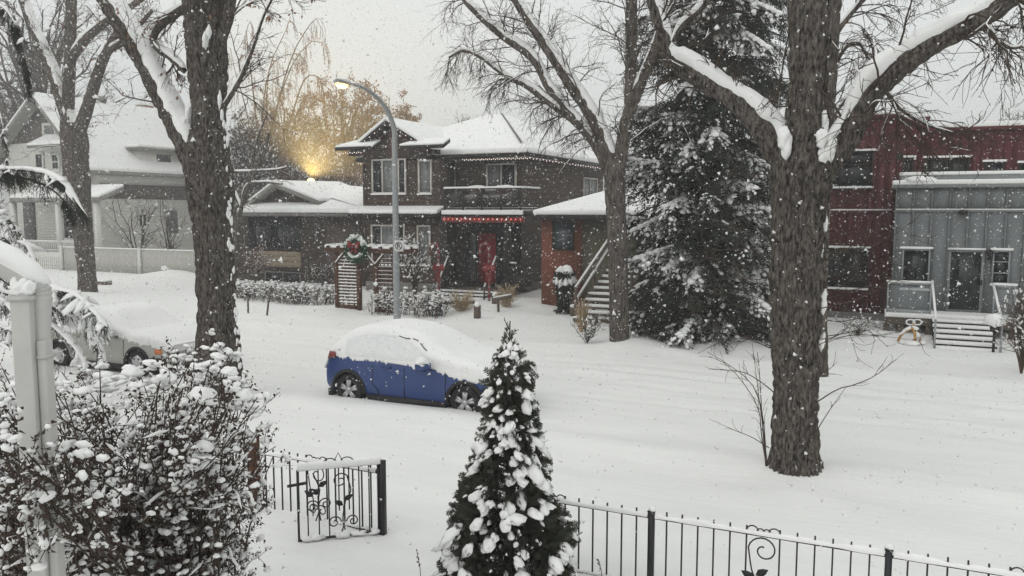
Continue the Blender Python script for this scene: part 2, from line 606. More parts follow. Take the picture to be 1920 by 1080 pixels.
SX = axis_samples([(-420, -120, 20), (-120, -60, 4), (-60, -34, 1.0), (-34, -14, .35), (-14, 6, .14), (6, 16, .25), (16, 60, 2), (60, 420, 30)])
for nm, ed in (('snowy_yard', [(-60, -4, 4), (-4, 4, 1), (4, 12, .13)]), ('snowy_street', [(12, 20.5, .1)]),
               ('snowy_ground', [(20.5, 34, .22), (34, 60, 1.5), (60, 460, 25)])):
    NY = axis_samples(ed)
    S_, N_ = np.meshgrid(SX, NY, indexing='ij')
    V = np.stack([S_, N_, ground_h(S_, N_)], -1).reshape(-1, 3)
    i, j = np.meshgrid(np.arange(len(SX) - 1), np.arange(len(NY) - 1), indexing='ij')
    m = len(NY)
    F = np.stack([i * m + j, (i + 1) * m + j, (i + 1) * m + j + 1, i * m + j + 1], -1).reshape(-1, 4)
    solo(nm, MB().add(V, F), SNOWG, (0, 0, 0), kind='structure', smooth=True)


# ------------------------------------------------------------------ building helpers
def lap(mb, a, b, z0, z1, step=0.18, proud=0.03):
    """Lapped siding on the vertical plane through ground points a, b (outward normal to the right of a->b)."""
    a, b = np.array([*a[:2], 0.0]), np.array([*b[:2], 0.0])
    t = unit(b - a)
    nrm = np.array([t[1], -t[0], 0])
    zs = np.arange(z0, z1, step)
    for z in zs:
        z2 = min(z + step, z1)
        lo = nrm * proud
        V = [a + lo + (0, 0, z), b + lo + (0, 0, z), b + (0, 0, z2), a + (0, 0, z2), a + (0, 0, z), b + (0, 0, z)]
        mb.add(V, [(0, 1, 2, 3), (4, 5, 1, 0)])


def window(par, p0, p1, frame=TRIMW, pane=GLASS, mull=(), rows=(), fw=0.07, axis='n', sill=True, out=-1, top_snow=False):
    """A window on wall plane from corner p0 (left, top) to p1 (right, bottom); panes are sub-parts."""
    p0, p1 = np.asarray(p0, float), np.asarray(p1, float)
    if axis == 'n':
        a0, a1, pl = min(p0[0], p1[0]), max(p0[0], p1[0]), (p0[1] + p1[1]) / 2
    else:
        a0, a1, pl = min(p0[1], p1[1]), max(p0[1], p1[1]), (p0[0] + p1[0]) / 2
    z0, z1 = min(p0[2], p1[2]), max(p0[2], p1[2])

    def bx(mb, u0, u1, v0, v1, d0, d1):
        d0, d1 = pl + out * d0, pl + out * d1
        if axis == 'n':
            mb.box(u0, u1, d0, d1, v0, v1)
        else:
            mb.box(d0, d1, u0, u1, v0, v1)
    f = MB()
    bx(f, a0, a0 + fw, z0, z1, 0.0, .09)
    bx(f, a1 - fw, a1, z0, z1, 0.0, .09)
    bx(f, a0 + fw, a1 - fw, z1 - fw, z1, 0.0, .09)
    bx(f, a0 + fw, a1 - fw, z0, z0 + fw, 0.0, .09)
    us = [a0 + fw] + [a0 + (a1 - a0) * t for t in mull] + [a1 - fw]
    vs = [z0 + fw] + [z0 + (z1 - z0) * t for t in rows] + [z1 - fw]
    for t in us[1:-1]:
        bx(f, t - fw * .45, t + fw * .45, z0 + fw, z1 - fw, 0.0, .075)
    for t in vs[1:-1]:
        for k in range(len(us) - 1):
            bx(f, us[k] + (fw * .45 if k else 0), us[k + 1] - (fw * .45 if k < len(us) - 2 else 0), t - fw * .35, t + fw * .35, 0.0, .07)
    w = part('window', f, frame, par)
    for k in range(len(us) - 1):
        for q in range(len(vs) - 1):
            g = MB()
            bx(g, us[k] + .002, us[k + 1] - .002, vs[q] + .002, vs[q + 1] - .002, 0.02, .04)
            part('pane', g, pane[k % len(pane)] if isinstance(pane, (list, tuple)) else pane, w)
    if sill:
        g = MB()
        bx(g, a0 - .03, a1 + .03, z0 - .05, z0 + .02, 0.092, .16)
        part('snow_on_sill', g, SNOW, w, bevel=.015)
    if top_snow:
        g = MB()
        bx(g, a0 - .06, a1 + .06, z1 + .002, z1 + .07, 0.0, .13)
        part('snow_on_head', g, SNOW, w, bevel=.015)
    return w


def slab(par, poly, snow_t=.22, deck=.16, over=0.0, name='roof', dmat=DARKF, lift=.004):
    """Roof plane: a dark deck below, a rounded layer of snow above. poly: 3d corner points."""
    P = np.asarray(poly, float)
    r = part(name, MB().prism(P - (0, 0, deck), (0, 0, deck)), dmat, par)
    mb = MB().prism(P + (0, 0, lift), (0, 0, snow_t))
    part('snow_layer', mb, SNOW, r, bevel=min(.09, snow_t * .42))
    return r


# ------------------------------------------------------------------ the brown two-storey house
NB, NR = 31.0, 32.4                     # bay front, recessed front
cL, cM, cR = at(685, 400, NB), at(826, 400, NB), at(977, 400, NR)
xL, xM, xR = cL[0], cM[0], cR[0]
zE = at(960, 300, NR)[2]                # top of the wall under the eaves
NBK = 44.0
house = thing('brown_house', ((xL + xR) / 2, NB, 0.1), 'brown two storey house with hipped snowy roof, front balcony and red door', 'house')
w = MB()
lap(w, (xL, NB), (xM, NB), .5, zE, .2)
lap(w, (xR, NR), (xR, NBK), .5, zE, .2)
lap(w, (xM, NR), (xR, NR), at(900, 400, NR)[2], zE, .2)
lap(w, (xL, NBK), (xL, NB), .5, zE, .2)
w.box(xL + .01, xM - .01, NB + .02, NR, .1, zE)
w.box(xL + .01, xR - .01, NR + 1.2, NBK, .1, zE)
w.box(xM, xR - .01, NR + .02, NR + 1.2, at(900, 400, NR)[2], zE)
part('wall', w, BROWNW, house)
part('foundation', MB().box(xL - .02, xM + .02, NB - .05, NB + 2, 0, .5).box(xR - 1, xR + .06, NR + 1.3, NBK, 0, .48), FOUND, house)
# porch recess
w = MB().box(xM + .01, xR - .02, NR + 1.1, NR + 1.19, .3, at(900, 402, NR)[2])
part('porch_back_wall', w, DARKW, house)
# corner boards and a band between the storeys
cb = MB()
for x in (xL, xM):
    cb.box(x - .07, x + .07, NB - .06, NB - .034, .5, zE - .1)
cb.box(xL + .07, xM - .07, NB - .055, NB - .034, at(700, 418, NB)[2] - .1, at(700, 412, NB)[2] + .1)
part('corner_board', cb, BROWNT, house)
# windows
window(house, at(698, 299, NB - .035), at(763, 363, NB - .035), pane=[GLASS, GLASSL, GLASS], mull=(.31, .78))
window(house, at(785, 300, NB - .035), at(811, 363, NB - .035), pane=[GLASSL])
window(house, at(697, 421, NB - .035), at(761, 497, NB - .035), pane=[GLASS, GLASSL, GLASS], mull=(.31, .78))
window(house, at(783, 422, NB - .035), at(809, 497, NB - .035), pane=[GLASSL])
window(house, at(913, 307, NR - .035), at(969, 356, NR - .035), pane=[GLASSL, GLASS], mull=(.5,))
window(house, ats(1092, 332, xR + .035), ats(1118, 372, xR + .035), pane=[GLASSL], mull=(.5,), axis='s', out=1)
d0, d1 = at(841, 307, NR - .035), at(859, 395, NR - .035)
dm = MB().box(d0[0], d1[0], NR - .07, NR - .034, d1[2], d0[2])
dr = part('balcony_door', dm, BROWNT, house, label='narrow glazed balcony door')
part('pane', MB().box(d0[0] + .09, d1[0] - .09, NR - .085, NR - .071, d1[2] + .4, d0[2] - .12), GLASSL, dr)
# front door
ND = NR + 1.1
p0, p1 = at(898, 437, ND), at(931, 530, ND)
dr = part('front_door', MB().box(p0[0], p1[0], ND - .06, ND - .002, p1[2], p0[2]), REDDOOR, house, label='red front door')
fr = MB().box(p0[0] - .12, p0[0] - .002, ND - .08, ND - .002, p1[2], p0[2] + .12).box(p1[0] + .002, p1[0] + .12, ND - .08, ND - .002, p1[2], p0[2] + .12).box(p0[0], p1[0], ND - .08, ND - .002, p0[2] + .002, p0[2] + .12)
part('door_frame', fr, BROWNT, dr)
part('handle', MB().box(p0[0] + .06, p0[0] + .1, ND - .12, ND - .062, p1[2] + .95, p1[2] + 1.15), STEEL, dr)
part('panel', MB().box(p0[0] + .2, p1[0] - .2, ND - .075, ND - .062, p1[2] + 1.1, p0[2] - .15).box(p0[0] + .2, p1[0] - .2, ND - .075, ND - .062, p1[2] + .15, p1[2] + .95), REDDOOR, dr)
q0, q1 = at(886, 440, ND), at(896, 528, ND)
part('sidelight', MB().box(q0[0] - .1, q1[0] - .08, ND - .05, ND - .002, q1[2], q0[2]), GLASSL, house)
# porch floor, posts, steps
NP = 30.6
zp = at(900, 531, ND)[2]
part('porch_floor', MB().box(xM + .1, xR + .1, NP, ND - .1, .1, zp - .02), WOODG, house)
for px in (834, 951):
    q = at(px, 450, NP + .15)
    part('porch_post', MB().box(q[0] - .13, q[0] + .13, NP + .02, NP + .28, zp, at(px, 404, NP)[2]), DARKF, house)
part('porch_rail', MB().bar(at(951, 496, NP + .15), at(988, 498, NP + .15), .08, .1).bar(at(985, 497, NP + .15), at(985, 540, NP + .15), .08, .08, (0, 1, 0)).box(*[v for v in (at(953, 496, NP)[0], at(985, 496, NP)[0])], NP + .13, NP + .17, zp, zp + .7), DARKF, house)
part('snow_on_rail', MB().bar(at(953, 492, NP + .15), at(968, 493, NP + .15), .1, .06), SNOW, house)
xs0, xs1 = at(822, 540, NP)[0], at(920, 540, NP)[0]
for k in range(3):
    zt = zp - (k + .15) * zp * .30
    st = part('step', MB().box(xs0 - .25 * (k > 0), xs1 + .5 * (k == 0) + .1, NP - .34 * (k + 1), NP - .34 * k - .003, -.1, zt - .05), DARKF, house)
    part('snow_on_step', MB().box(xs0 - .24 * (k > 0), xs1 + .5 * (k == 0) + .08, NP - .34 * (k + 1) - .02, NP - .34 * k - .03, zt - .047, zt + .0), SNOW, st, bevel=.015)
for px in (822, 912):
    a, b = at(px - 4, 540, NP - 1.1), at(px + 18, 482, NP)
    hr = part('hand_rail', MB().bar(a, b, .05, .05).bar((a[0], a[1], .05), a, .05, .05, (0, 1, 0)).bar((b[0], b[1], zp), b, .05, .05, (0, 1, 0)), DARKF, house)
    part('snow_on_rail', MB().bar(a + (0, 0, .05), b + (0, 0, .05), .06, .05), SNOW, hr)
# pent ledge between storeys
a, b = at(670, 396, NB), at(831, 400, NB)
za = a[2]
slab(house, [(a[0], NB - .75, za - .12), (b[0] + .1, NB - .75, za - .12), (b[0] + .1, NB - .035, za + .1), (a[0], NB - .035, za + .1)], .16, .12, name='pent_roof')
# balcony
NBAL = 30.3
bl, br = at(834, 396, NBAL), at(976, 396, NBAL)
zb, zr = bl[2], at(900, 354, NBAL)[2]
bal = part('balcony', MB().box(bl[0], br[0], NBAL, NR - .04, zb - .2, zb), DARKF, house)
ra = MB()
for (p, q) in (((bl[0], NBAL), (br[0], NBAL)), ((br[0], NBAL), (br[0], NR - .04)), ((bl[0], NBAL), (bl[0], NR - .04))):
    for z in (zr, zb + .12):
        ra.bar((*p, z), (*q, z), .05, .05)
part('rail', ra, DARKF, bal)
for t in np.linspace(0, 1, 5):
    x = bl[0] + (br[0] - bl[0]) * t
    part('rail_post', MB().box(x - .03, x + .03, NBAL - .03, NBAL + .03, zb, zr), DARKF, bal)
SMOKED = mat('smoked glass', (0.03, 0.03, 0.03), 0.1, 0.1, 3, alpha=.5, spec=.5)
for k in range(4):
    x0 = bl[0] + (br[0] - bl[0]) * k / 4 + .04
    x1 = bl[0] + (br[0] - bl[0]) * (k + 1) / 4 - .04
    part('glass_panel', MB().box(x0, x1, NBAL - .008, NBAL + .008, zb + .16, zr - .05), SMOKED, bal)
part('snow_on_rail', MB().bar((bl[0] - .03, NBAL, zr + .06), (br[0] + .03, NBAL, zr + .06), .09, .075).bar((br[0], NBAL + .05, zr + .06), (br[0], NR - .05, zr + .06), .09, .075), SNOW, bal, bevel=.02)
part('snow_on_edge', MB().box(bl[0] - .1, br[0] + .15, NBAL - .14, NBAL - .032, zb - .14, zb + .05), SNOW, bal, bevel=.03)
part('snow_on_floor', MB().box(bl[0] + .06, br[0] - .06, NBAL + .06, NR - .1, zb + .004, zb + .16), SNOW, bal, bevel=.03)
# beam with lit bulbs below the balcony; their red light is in its colour
b0, b1 = at(830, 407, NBAL + .1), at(981, 418, NBAL + .1)
beam = part('beam', MB().box(b0[0], b1[0], NBAL + .08, NBAL + .3, b1[2], b0[2] + .02), REDBEAM, house)
V2, F2 = ICO[1]
for k in range(18):
    x = b0[0] + .1 + (b1[0] - b0[0] - .2) * k / 17
    m_ = BULBW if k in (3, 6, 9, 12, 14) else BULBR
    part('light_bulb', MB().add(V2 * (.032, .032, .045) + (x, NBAL + .03, b0[2] - .08), F2), m_, beam, smooth=True)
# main hip roof
EV = NR - 1.0
e1 = at(868, 290, EV); e2 = at(989, 287, EV); e0 = at(828, 276, NB - .6)
zEv = (e1[2] + e2[2]) / 2
r1, r2 = at(913, 223, 38.0), at(941, 223, 38.0)
zr_ = (r1[2] + r2[2]) / 2
xe0, xe1 = xL - .8, e2[0]
ebk = NBK + .8
front = slab(house, [(xe0, EV, zEv), (xe1, EV, zEv), (r2[0], 38, zr_), (r1[0], 38, zr_)], .26)
slab(house, [(xe1, EV, zEv), (xe1, ebk, zEv), (r2[0], ebk - 6, zr_), (r2[0], 38, zr_)], .26)
slab(house, [(xe0, ebk, zEv), (xe0, EV, zEv), (r1[0], 38, zr_), (r1[0], ebk - 6, zr_)], .26)
part('hip_cap', MB().tube([(xe1 - .5, EV + .5, zEv + .5), (r2[0], 38, zr_ + .24)], .05, 6), FOUND, front)
q = at(957, 247, 36.2)
part('roof_vent', MB().lathe(q - (0, 0, .3), (0, 0, 1), [(0, .06), (.4, .06), (.4, .1), (.46, .1), (.46, 0)], 10), DARKF, front)
# soffit board under the eaves
part('fascia', MB().box(xM - .2, xe1 - .02, EV + .03, EV + .06, zEv - .32, zEv - .165).box(xe1 - .06, xe1 - .03, EV + .07, ebk, zEv - .32, zEv - .165), DARKF, house)
# front gable
gp, gl, grt = at(722, 226, NB - .5), at(654, 268, NB - .5), at(796, 264, NB - .5)
zg = zEv + .22
back = 37.5
gl = np.array([xL - .55, NB - .5, zg]); grt = np.array([xM + .1 - .3, NB - .5, zg])
gpk = np.array([gp[0], NB - .5, gp[2]])
slab(house, [gl, gpk, gpk + (0, back - NB, 0), gl + (0, back - NB, 0)], .2)
slab(house, [gpk, grt, grt + (0, back - NB, 0), gpk + (0, back - NB, 0)], .2)
gb = part('gable_wall', MB().prism([gl + (.35, .55, -.35), grt + (-.35, .55, -.35), grt + (-.5, .55, .02), gpk + (0, .55, -.3), gl + (.5, .55, .02)], (0, .3, 0)), BROWNW, house)
part('gable_trim', MB().bar(gl + (.3, .5, -.12), gpk + (0, .5, -.35), .08, .22, (0, 1, 0)).bar(grt + (-.3, .46, -.12), gpk + (0, .46, -.35), .08, .22, (0, 1, 0)).box(gpk[0] - .09, gpk[0] + .09, NB - .05, NB + .02, zg - .4, gpk[2] - .5), mat('red brown trim', (0.10, 0.042, 0.036), .7, .15, 6), gb)
# snowy eave returns left and right of the gable
for a, b in ((at(628, 277, NB - .9), at(700, 277, NB - .9)), (at(748, 274, NB - .9), at(832, 275, NB - .9))):
    slab(house, [(a[0], NB - .9, a[2]), (b[0], NB - .9, a[2]), (b[0] - .15, NB - .04, a[2] + .3), (a[0] + .5, NB - .04, a[2] + .3)], .09, .14, name='eave_return')
# string of small lit bulbs along the eaves
ls = MB()
for k in range(34):
    x = e1[0] + (xe1 - e1[0]) * k / 33
    ls.add(V2 * .026 + (x, EV - .02, zEv - .21 - .03 * (k % 2)), F2)
for k in range(30):
    ls.add(V2 * .03 + (xe1 + .03, EV + .2 + k * .38, zEv - .2 - .03 * (k % 2)), F2)
for k in range(16):
    ls.add(V2 * .026 + (gl[0] + (grt[0] - gl[0]) * (k + .5) / 16, NB - .53, zg - .12 + (gpk[2] - zg) * (1 - abs((k + .5) / 8 - 1))), F2)
for k in range(12):
    ls.add(V2 * .026 + (at(632, 286, NB - .92)[0] + k * .12, NB - .93, at(632, 287, NB - .92)[2] - .03 * (k % 2)), F2)
part('light_string', ls, BULBW, house, smooth=True, kind='stuff')

# balcony chairs and low table
def chair(x, y, z, label, rz=0.0):
    c = thing('balcony_chair', (x, y, z), label, 'chair', 'snowy chairs on the balcony')
    part('seat', MB().box(x - .36, x + .36, y - .3, y + .32, z + .22, z + .38), CUSH, c, bevel=.04)
    part('backrest', MB().box(x - .36, x + .36, y + .322, y + .46, z + .2, z + .85), CUSH, c, bevel=.04)
    for k in (-1, 1):
        part('arm', MB().box(x + k * .41 - .04, x + k * .41 + .04, y - .3, y + .44, z + .5, z + .56), DARKF, c)
        for yy in (-.27, .38):
            part('leg', MB().box(x + k * .41 - .03, x + k * .41 + .03, y + yy - .03, y + yy + .03, z, z + .5), DARKF, c)
    lm = MB()
    add_lumps(lm, [(x, y, z + .39)], [(.36, .3, .16)], 2, np.array([[1., 0, 0]]), 3)
    add_lumps(lm, [(x, y + .39, z + .85)], [(.37, .1, .12)], 2, np.array([[1., 0, 0]]), 4)
    part('snow_cover', lm, SNOW, c, smooth=True)
    return c


yb = NBAL + .75
chair(at(884, 380, yb)[0], yb, zb + .17, 'red brown balcony chair capped with snow, nearer the narrow door')
chair(at(938, 380, yb)[0], yb, zb + .17, 'red brown balcony chair capped with snow, under the two pane window')
xt = at(911, 380, yb)[0]
t = thing('side_table', (xt, yb, zb + .17), 'small dark table between the two snowy balcony chairs', 'table')
part('table_top', MB().box(xt - .24, xt + .24, yb - .24, yb + .24, zb + .52, zb + .57), DARKF, t)
part('leg', MB().box(xt - .06, xt + .06, yb - .06, yb + .06, zb + .17, zb + .52), DARKF, t)
lm = MB(); add_lumps(lm, [(xt, yb, zb + .572)], [(.23, .23, .13)], 2, None, 9)
part('snow_cover', lm, SNOW, t, smooth=True)

# ------------------------------------------------------------------ candy cane ornaments on the porch steps
for px, lab in ((815, 'clear striped candy cane with red bow beside the tall ground floor window'), (909, 'clear striped candy cane with red bow before the red door')):
    b = at(px, 556, NP - 1.5)
    zt = at(px, 455, NP - 1.5)[2]
    zg0 = gz(b[0], NP - 1.5)
    c = thing('candy_cane', (b[0], NP - 1.5, zg0), lab, 'ornament', 'candy canes flanking the porch steps')
    x, y = b[0], NP - 1.5
    arc = [(x + .22 - .22 * math.cos(a) - .22, y, zt - .25 + .25 * math.sin(a)) for a in np.linspace(math.pi * 1.1, -.1, 9)]
    stem = [(x + .22 - .22 * math.cos(math.pi) - .22 + .0, y, z) for z in np.linspace(zg0, zt - .3, 10)]
    path = np.array([(x + .2, y, z) for z in np.linspace(zg0, zt - .26, 12)] + [(x + .2 * math.cos(a), y, zt - .26 + .24 * math.sin(a)) for a in np.linspace(0.2, math.pi, 9)] + [(x - .2, y, zt - .4), (x - .2, y, zt - .55)])
    pr = resample(path, n=25)
    for k in range(24):
        part('candy_stripe', MB().tube(pr[k:k + 2], .06, 8), REDBOW if k % 2 else CANEW, c, smooth=False)
    bw = MB()
    add_lumps(bw, [(x + .08, y - .06, (zg0 + zt) / 2 + .1), (x + .34, y - .06, (zg0 + zt) / 2 + .1), (x + .21, y - .1, (zg0 + zt) / 2 + .08)], [(.17, .06, .16), (.17, .06, .16), (.07, .06, .07)], 2, np.array([[1., 0, .3], [-1., 0, .3], [1., 0, 0]]), 2)
    bw.bar((x + .15, y - .07, (zg0 + zt) / 2), (x + .1, y - .07, (zg0 + zt) / 2 - .45), .1, .02, (0, 1, 0)).bar((x + .25, y - .07, (zg0 + zt) / 2), (x + .31, y - .07, (zg0 + zt) / 2 - .45), .1, .02, (0, 1, 0))
    part('bow', bw, REDBOW, c, smooth=True)

# ------------------------------------------------------------------ the dark bungalow
NU = 32.3
u0, u1 = at(436, 400, NU)[0], at(683, 400, NU)[0]
u1 = min(u1, xL - .12)
zue = at(560, 398, NU - .7)[2]
bung = thing('bungalow', ((u0 + u1) / 2, NU, 0.1), 'low dark brown bungalow with a snowy gable roof and tan boarding', 'house')
w = MB()
lap(w, (u0, NU), (u1, NU), .1, zue, .17)
w.box(u0, u1 - .01, NU + .02, NU + 9, .1, zue)
part('wall', w, BUNG, bung)
x = at(614, 450, NU)[0]
part('plain_wall', MB().box(x, u1, NU - .12, NU - .034, .1, zue - .02), mat('brown board wall', (0.085, 0.064, 0.056), .85, .2, 5, .3, 15), bung, label='lighter brown stretch of wall')
window(bung, at(466, 404, NU - .035), at(566, 469, NU - .035), frame=DARKF, pane=GLASS, mull=(.42,), fw=.08, sill=False)
p0, p1 = at(484, 470, NU - .04), at(566, 502, NU - .04)
for k in range(3):
    za, zb_ = p1[2] + (p0[2] - p1[2]) * k / 3, p1[2] + (p0[2] - p1[2]) * (k + 1) / 3
    part('tan_board', MB().box(p0[0], p1[0], NU - .12, NU - .035, za + .008, zb_ - .006), TAN, bung)
window(bung, at(498, 508, NU - .035), at(566, 532, NU - .035), frame=FOUND, pane=GLASS, mull=(.5,), fw=.06, sill=False)
# roof: lower strip, upper slope, cross gable
NE = NU - .8
a, b = at(462, 401, NE), at(684, 397, NE)
zlow = (a[2] + b[2]) / 2
ru, rv = at(512, 343, 36.5), at(684, 358, 36.5)
rx = min(rv[0], xL - .1)
bx_ = min(b[0], xL - .1)
rf = slab(bung, [(a[0] - .6, NE, zlow), (bx_, NE, zlow), (rx, 36.5, rv[2]), (ru[0], 36.5, ru[2]), (a[0] - .6, 36.5, ru[2] - .2)], .22)
slab(bung, [(a[0] - .6, 36.5, ru[2] - .2), (ru[0], 36.5, ru[2]), (rx, 36.5, rv[2]), (rx, 42, zlow), (a[0] - .6, 42, zlow)], .22)
part('gutter', MB().box(a[0] - .6, bx_, NE - .06, NE - .004, zlow - .17, zlow - .02), mat('grey gutter', (0.16, 0.15, 0.14), .6, .1, 8), rf)
g0, g1, g2 = at(466, 376, NE + .6), at(512, 343, NE + .6), at(599, 380, NE + .6)
zg2 = (g0[2] + g2[2]) / 2
g0[2] = g2[2] = zg2
slab(bung, [g0, g1, g1 + (0, 5.5, .1), g0 + (0, 5.5, .1)], .15, .2, dmat=mat('pale barge board', (0.22, 0.21, 0.195), .7, .1, 8))
slab(bung, [g1, g2, g2 + (0, 5.5, .1), g1 + (0, 5.5, .1)], .15, .2, dmat=mat('pale barge board', ()), name='roof')
part('gable_wall', MB().prism([g0 + (.3, .4, -.3), g2 + (-.3, .4, -.3), g2 + (-.4, .4, -.12), g1 + (0, .4, -.2), g0 + (.4, .4, -.12)], (0, .3, 0)), BUNG, bung)

# ------------------------------------------------------------------ rust coloured small house by the spruce
NG = 28.6
g0x, gmx, g1x = at(1017, 450, NG)[0], at(1092, 450, NG)[0], at(1290, 450, NG)[0]
zge = at(1090, 404, NG - .6)[2]
gar = thing('stucco_house', ((g0x + gmx) / 2, NG, 0.05), 'small rust and olive stucco house with low snowy roof behind the stairs', 'house')
part('rust_wall', MB().box(g0x, gmx, NG - .08, NG + 8, -.05, zge), ORANGE, gar)
part('olive_wall', MB().box(gmx + .002, g1x, NG, NG + 8, -.05, zge), OLIVE, gar)
window(gar, at(1037, 412, NG - .085), at(1077, 469, NG - .085), frame=DARKF, pane=mat('blue grey glass', (0.06, 0.075, 0.085), .15, .2, 2, spec=.6), fw=.06, sill=False)
a = at(998, 402, NG - .7)
pk = at(1185, 352, NG + 4)
slab(gar, [(a[0], NG - .7, zge), (g1x + .6, NG - .7, zge), (g1x - 2.2, NG + 4, pk[2]), (pk[0], NG + 4, pk[2])], .2)
slab(gar, [(a[0], NG + 8.6, zge), (a[0], NG - .7, zge), (pk[0], NG + 4, pk[2])], .2)
slab(gar, [(g1x + .6, NG - .7, zge), (g1x + .6, NG + 8.6, zge), (g1x - 2.2, NG + 4, pk[2])], .2)
# wooden stairs in front of it
s0, s1 = at(1092, 590, 26.2)[0], at(1160, 590, 26.2)[0]
sta = thing('wooden_stairs', ((s0 + s1) / 2, 25.8, 0.05), 'snow covered wooden stairs with slanting rails beside the leaning trunk', 'stairs')
for k in range(10):
    y, z = 25.6 + k * .27, .32 + k * .185
    xo = k * .055
    st = part('tread', MB().box(s0 + xo, s1 + xo, y, y + .26, z - .06, z), WOODG, sta)
    part('snow_on_tread', MB().box(s0 + xo + .02, s1 + xo - .02, y - .02, y + .2, z + .003, z + .09), SNOW, st, bevel=.03)
for dx in (0, s1 - s0):
    a, b = np.array([s0 + dx, 25.5, 0.1]), np.array([s0 + dx + .55, 28.2, 2.1])
    part('stringer', MB().bar(a, b, .06, .24), WOODG, sta)
for dx, dy in ((-.03, 0), (.03 + s1 - s0, 0), (-.05, 0.0)):
    a, b = np.array([s0 + dx, 25.55, 1.15]), np.array([s0 + dx + .55, 28.1, 3.0])
    if dy == 0 and dx == -.05:
        a[2] -= .5; b[2] -= .5; b[1] -= .3
    rl = part('hand_rail', MB().bar(a, b, .06, .07), WOODG, sta)
    part('snow_on_rail', MB().bar(a + (0, 0, .06), b + (0, 0, .06), .07, .05), SNOW, rl)
for k in range(3):
    for dx in (-.03, .03 + s1 - s0):
        y = 25.6 + k * 1.2
        part('rail_post', MB().box(s0 + dx + k * .24 - .045, s0 + dx + k * .24 + .045, y - .045, y + .045, 0, 1.2 + k * .86), WOODG, sta)
fr = thing('rail_fence', (s0 - .4, 24.9, .1), 'low wooden rail with post at the foot of the stairs', 'fence')
a, b = at(1075, 600, 24.9), at(1150, 603, 24.9)
part('rail', MB().bar(a, b, .08, .14), WOODG, fr)
part('post', MB().box(at(1117, 600, 24.9)[0] - .09, at(1117, 600, 24.9)[0] + .09, 24.8, 24.86, -.1, at(1117, 592, 24.9)[2]), WOODG, fr)
part('snow_on_rail', MB().bar(a + (0, 0, .1), b + (0, 0, .1), .1, .06), SNOW, fr)

# ------------------------------------------------------------------ red metal-clad house with grey porch room
NRW, NGB = 29.5, 28.0
zrt = at(1640, 221, NRW)[2]
x0, x1 = at(1520, 300, NRW)[0], at(1683, 300, NRW)[0]
x2 = 19.5
red = thing('red_house', (x1, NRW, 0), 'dark red metal clad flat roofed house with grey boarded entrance room', 'house')
zrr = at(1760, 246, NRW)[2]
part('body', MB().box(x0 + .02, x1 + .9, NRW + .03, NRW + 10, -.1, zrt - .03).box(x1 + .92, x2, NRW + .03, NRW + 10, -.1, zrr - .06), REDW, red)
k = 0
x = x0
while x < x2:
    xw = min(.30, x2 - x)
    xm = x + xw / 2
    zt = zrt if xm < x1 else (zrt + (zrr - zrt) * min(1, (xm - x1) / .9))
    part('siding_panel', MB().box(x + .012, x + xw - .012, NRW - .015, NRW + .028, .35, zt), REDW, red)
    part('rib', MB().box(x - .012, x + .012, NRW - .05, NRW + .02, .35, zt - .02), REDW, red) if k % 2 == 0 else None
    x += .30
    k += 1
part('foundation', MB().box(x0, x2, NRW - .01, NRW + .2, -.2, .345), FOUND, red)
part('band', MB().box(x0, at(1672, 400, NRW)[0], NRW - .09, NRW - .052, at(1600, 399, NRW)[2], at(1600, 395, NRW)[2]), REDW, red)
part('snow_on_band', MB().box(x0, at(1672, 400, NRW)[0], NRW - .1, NRW - .053, at(1600, 394.6, NRW)[2], at(1600, 392, NRW)[2]), SNOW, red)
cap = part('parapet_cap', MB().prism([(x0, NRW - .1, zrt), (x1, NRW - .1, zrt), (x1 + .9, NRW - .1, zrr), (x2, NRW - .1, zrr - .12), (x2, NRW - .1, zrr - .02), (x1 + .9, NRW - .1, zrr + .1), (x1, NRW - .1, zrt + .1), (x0, NRW - .1, zrt + .1)], (0, .35, 0)), REDW, red)
part('snow_layer', MB().prism([(x1 - .1, NRW - .12, zrt + .103), (x1 + .9, NRW - .12, zrr + .103), (x2, NRW - .12, zrr - .015), (x2, NRW - .12, zrr + .13), (x1 + 1, NRW - .12, zrr + .26), (x1 + .25, NRW - .12, zrt + .12)], (0, .5, 0)), SNOW, cap, bevel=.04)
part('snow_on_top', MB().box(x0, x1 - .2, NRW + .05, NRW + 9.9, zrt + .1, zrt + .16), SNOW, cap)
NW = NRW - .055
window(red, at(1562, 285, NW), at(1636, 350, NW), frame=DARKF, pane=[GLASS], rows=(.62,), fw=.05, top_snow=True)
window(red, at(1548, 464, NW), at(1626, 541, NW), frame=DARKF, pane=[GLASS], mull=(.45,), fw=.05, top_snow=True)
window(red, at(1694, 296, NW), at(1712, 336, NW), frame=DARKF, pane=[GLASS], fw=.05, top_snow=True, sill=False)
window(red, at(1734, 297, NW), at(1816, 337, NW), frame=DARKF, pane=[GLASS], mull=(.5,), fw=.05, top_snow=True, sill=False)
window(red, at(1846, 304, NW), at(1881, 337, NW), frame=DARKF, pane=[GLASS], fw=.05, top_snow=True, sill=False)
window(red, at(1911, 306, NW), at(1960, 337, NW), frame=DARKF, pane=[GLASS], fw=.05, top_snow=True, sill=False)
V2, F2 = ICO[2]
q = at(1688, 293, NW)
part('wall_light', MB().add(V2 * (.09, .09, .14) + q + (0, -.1, 0), F2), DARKF, red, smooth=True)
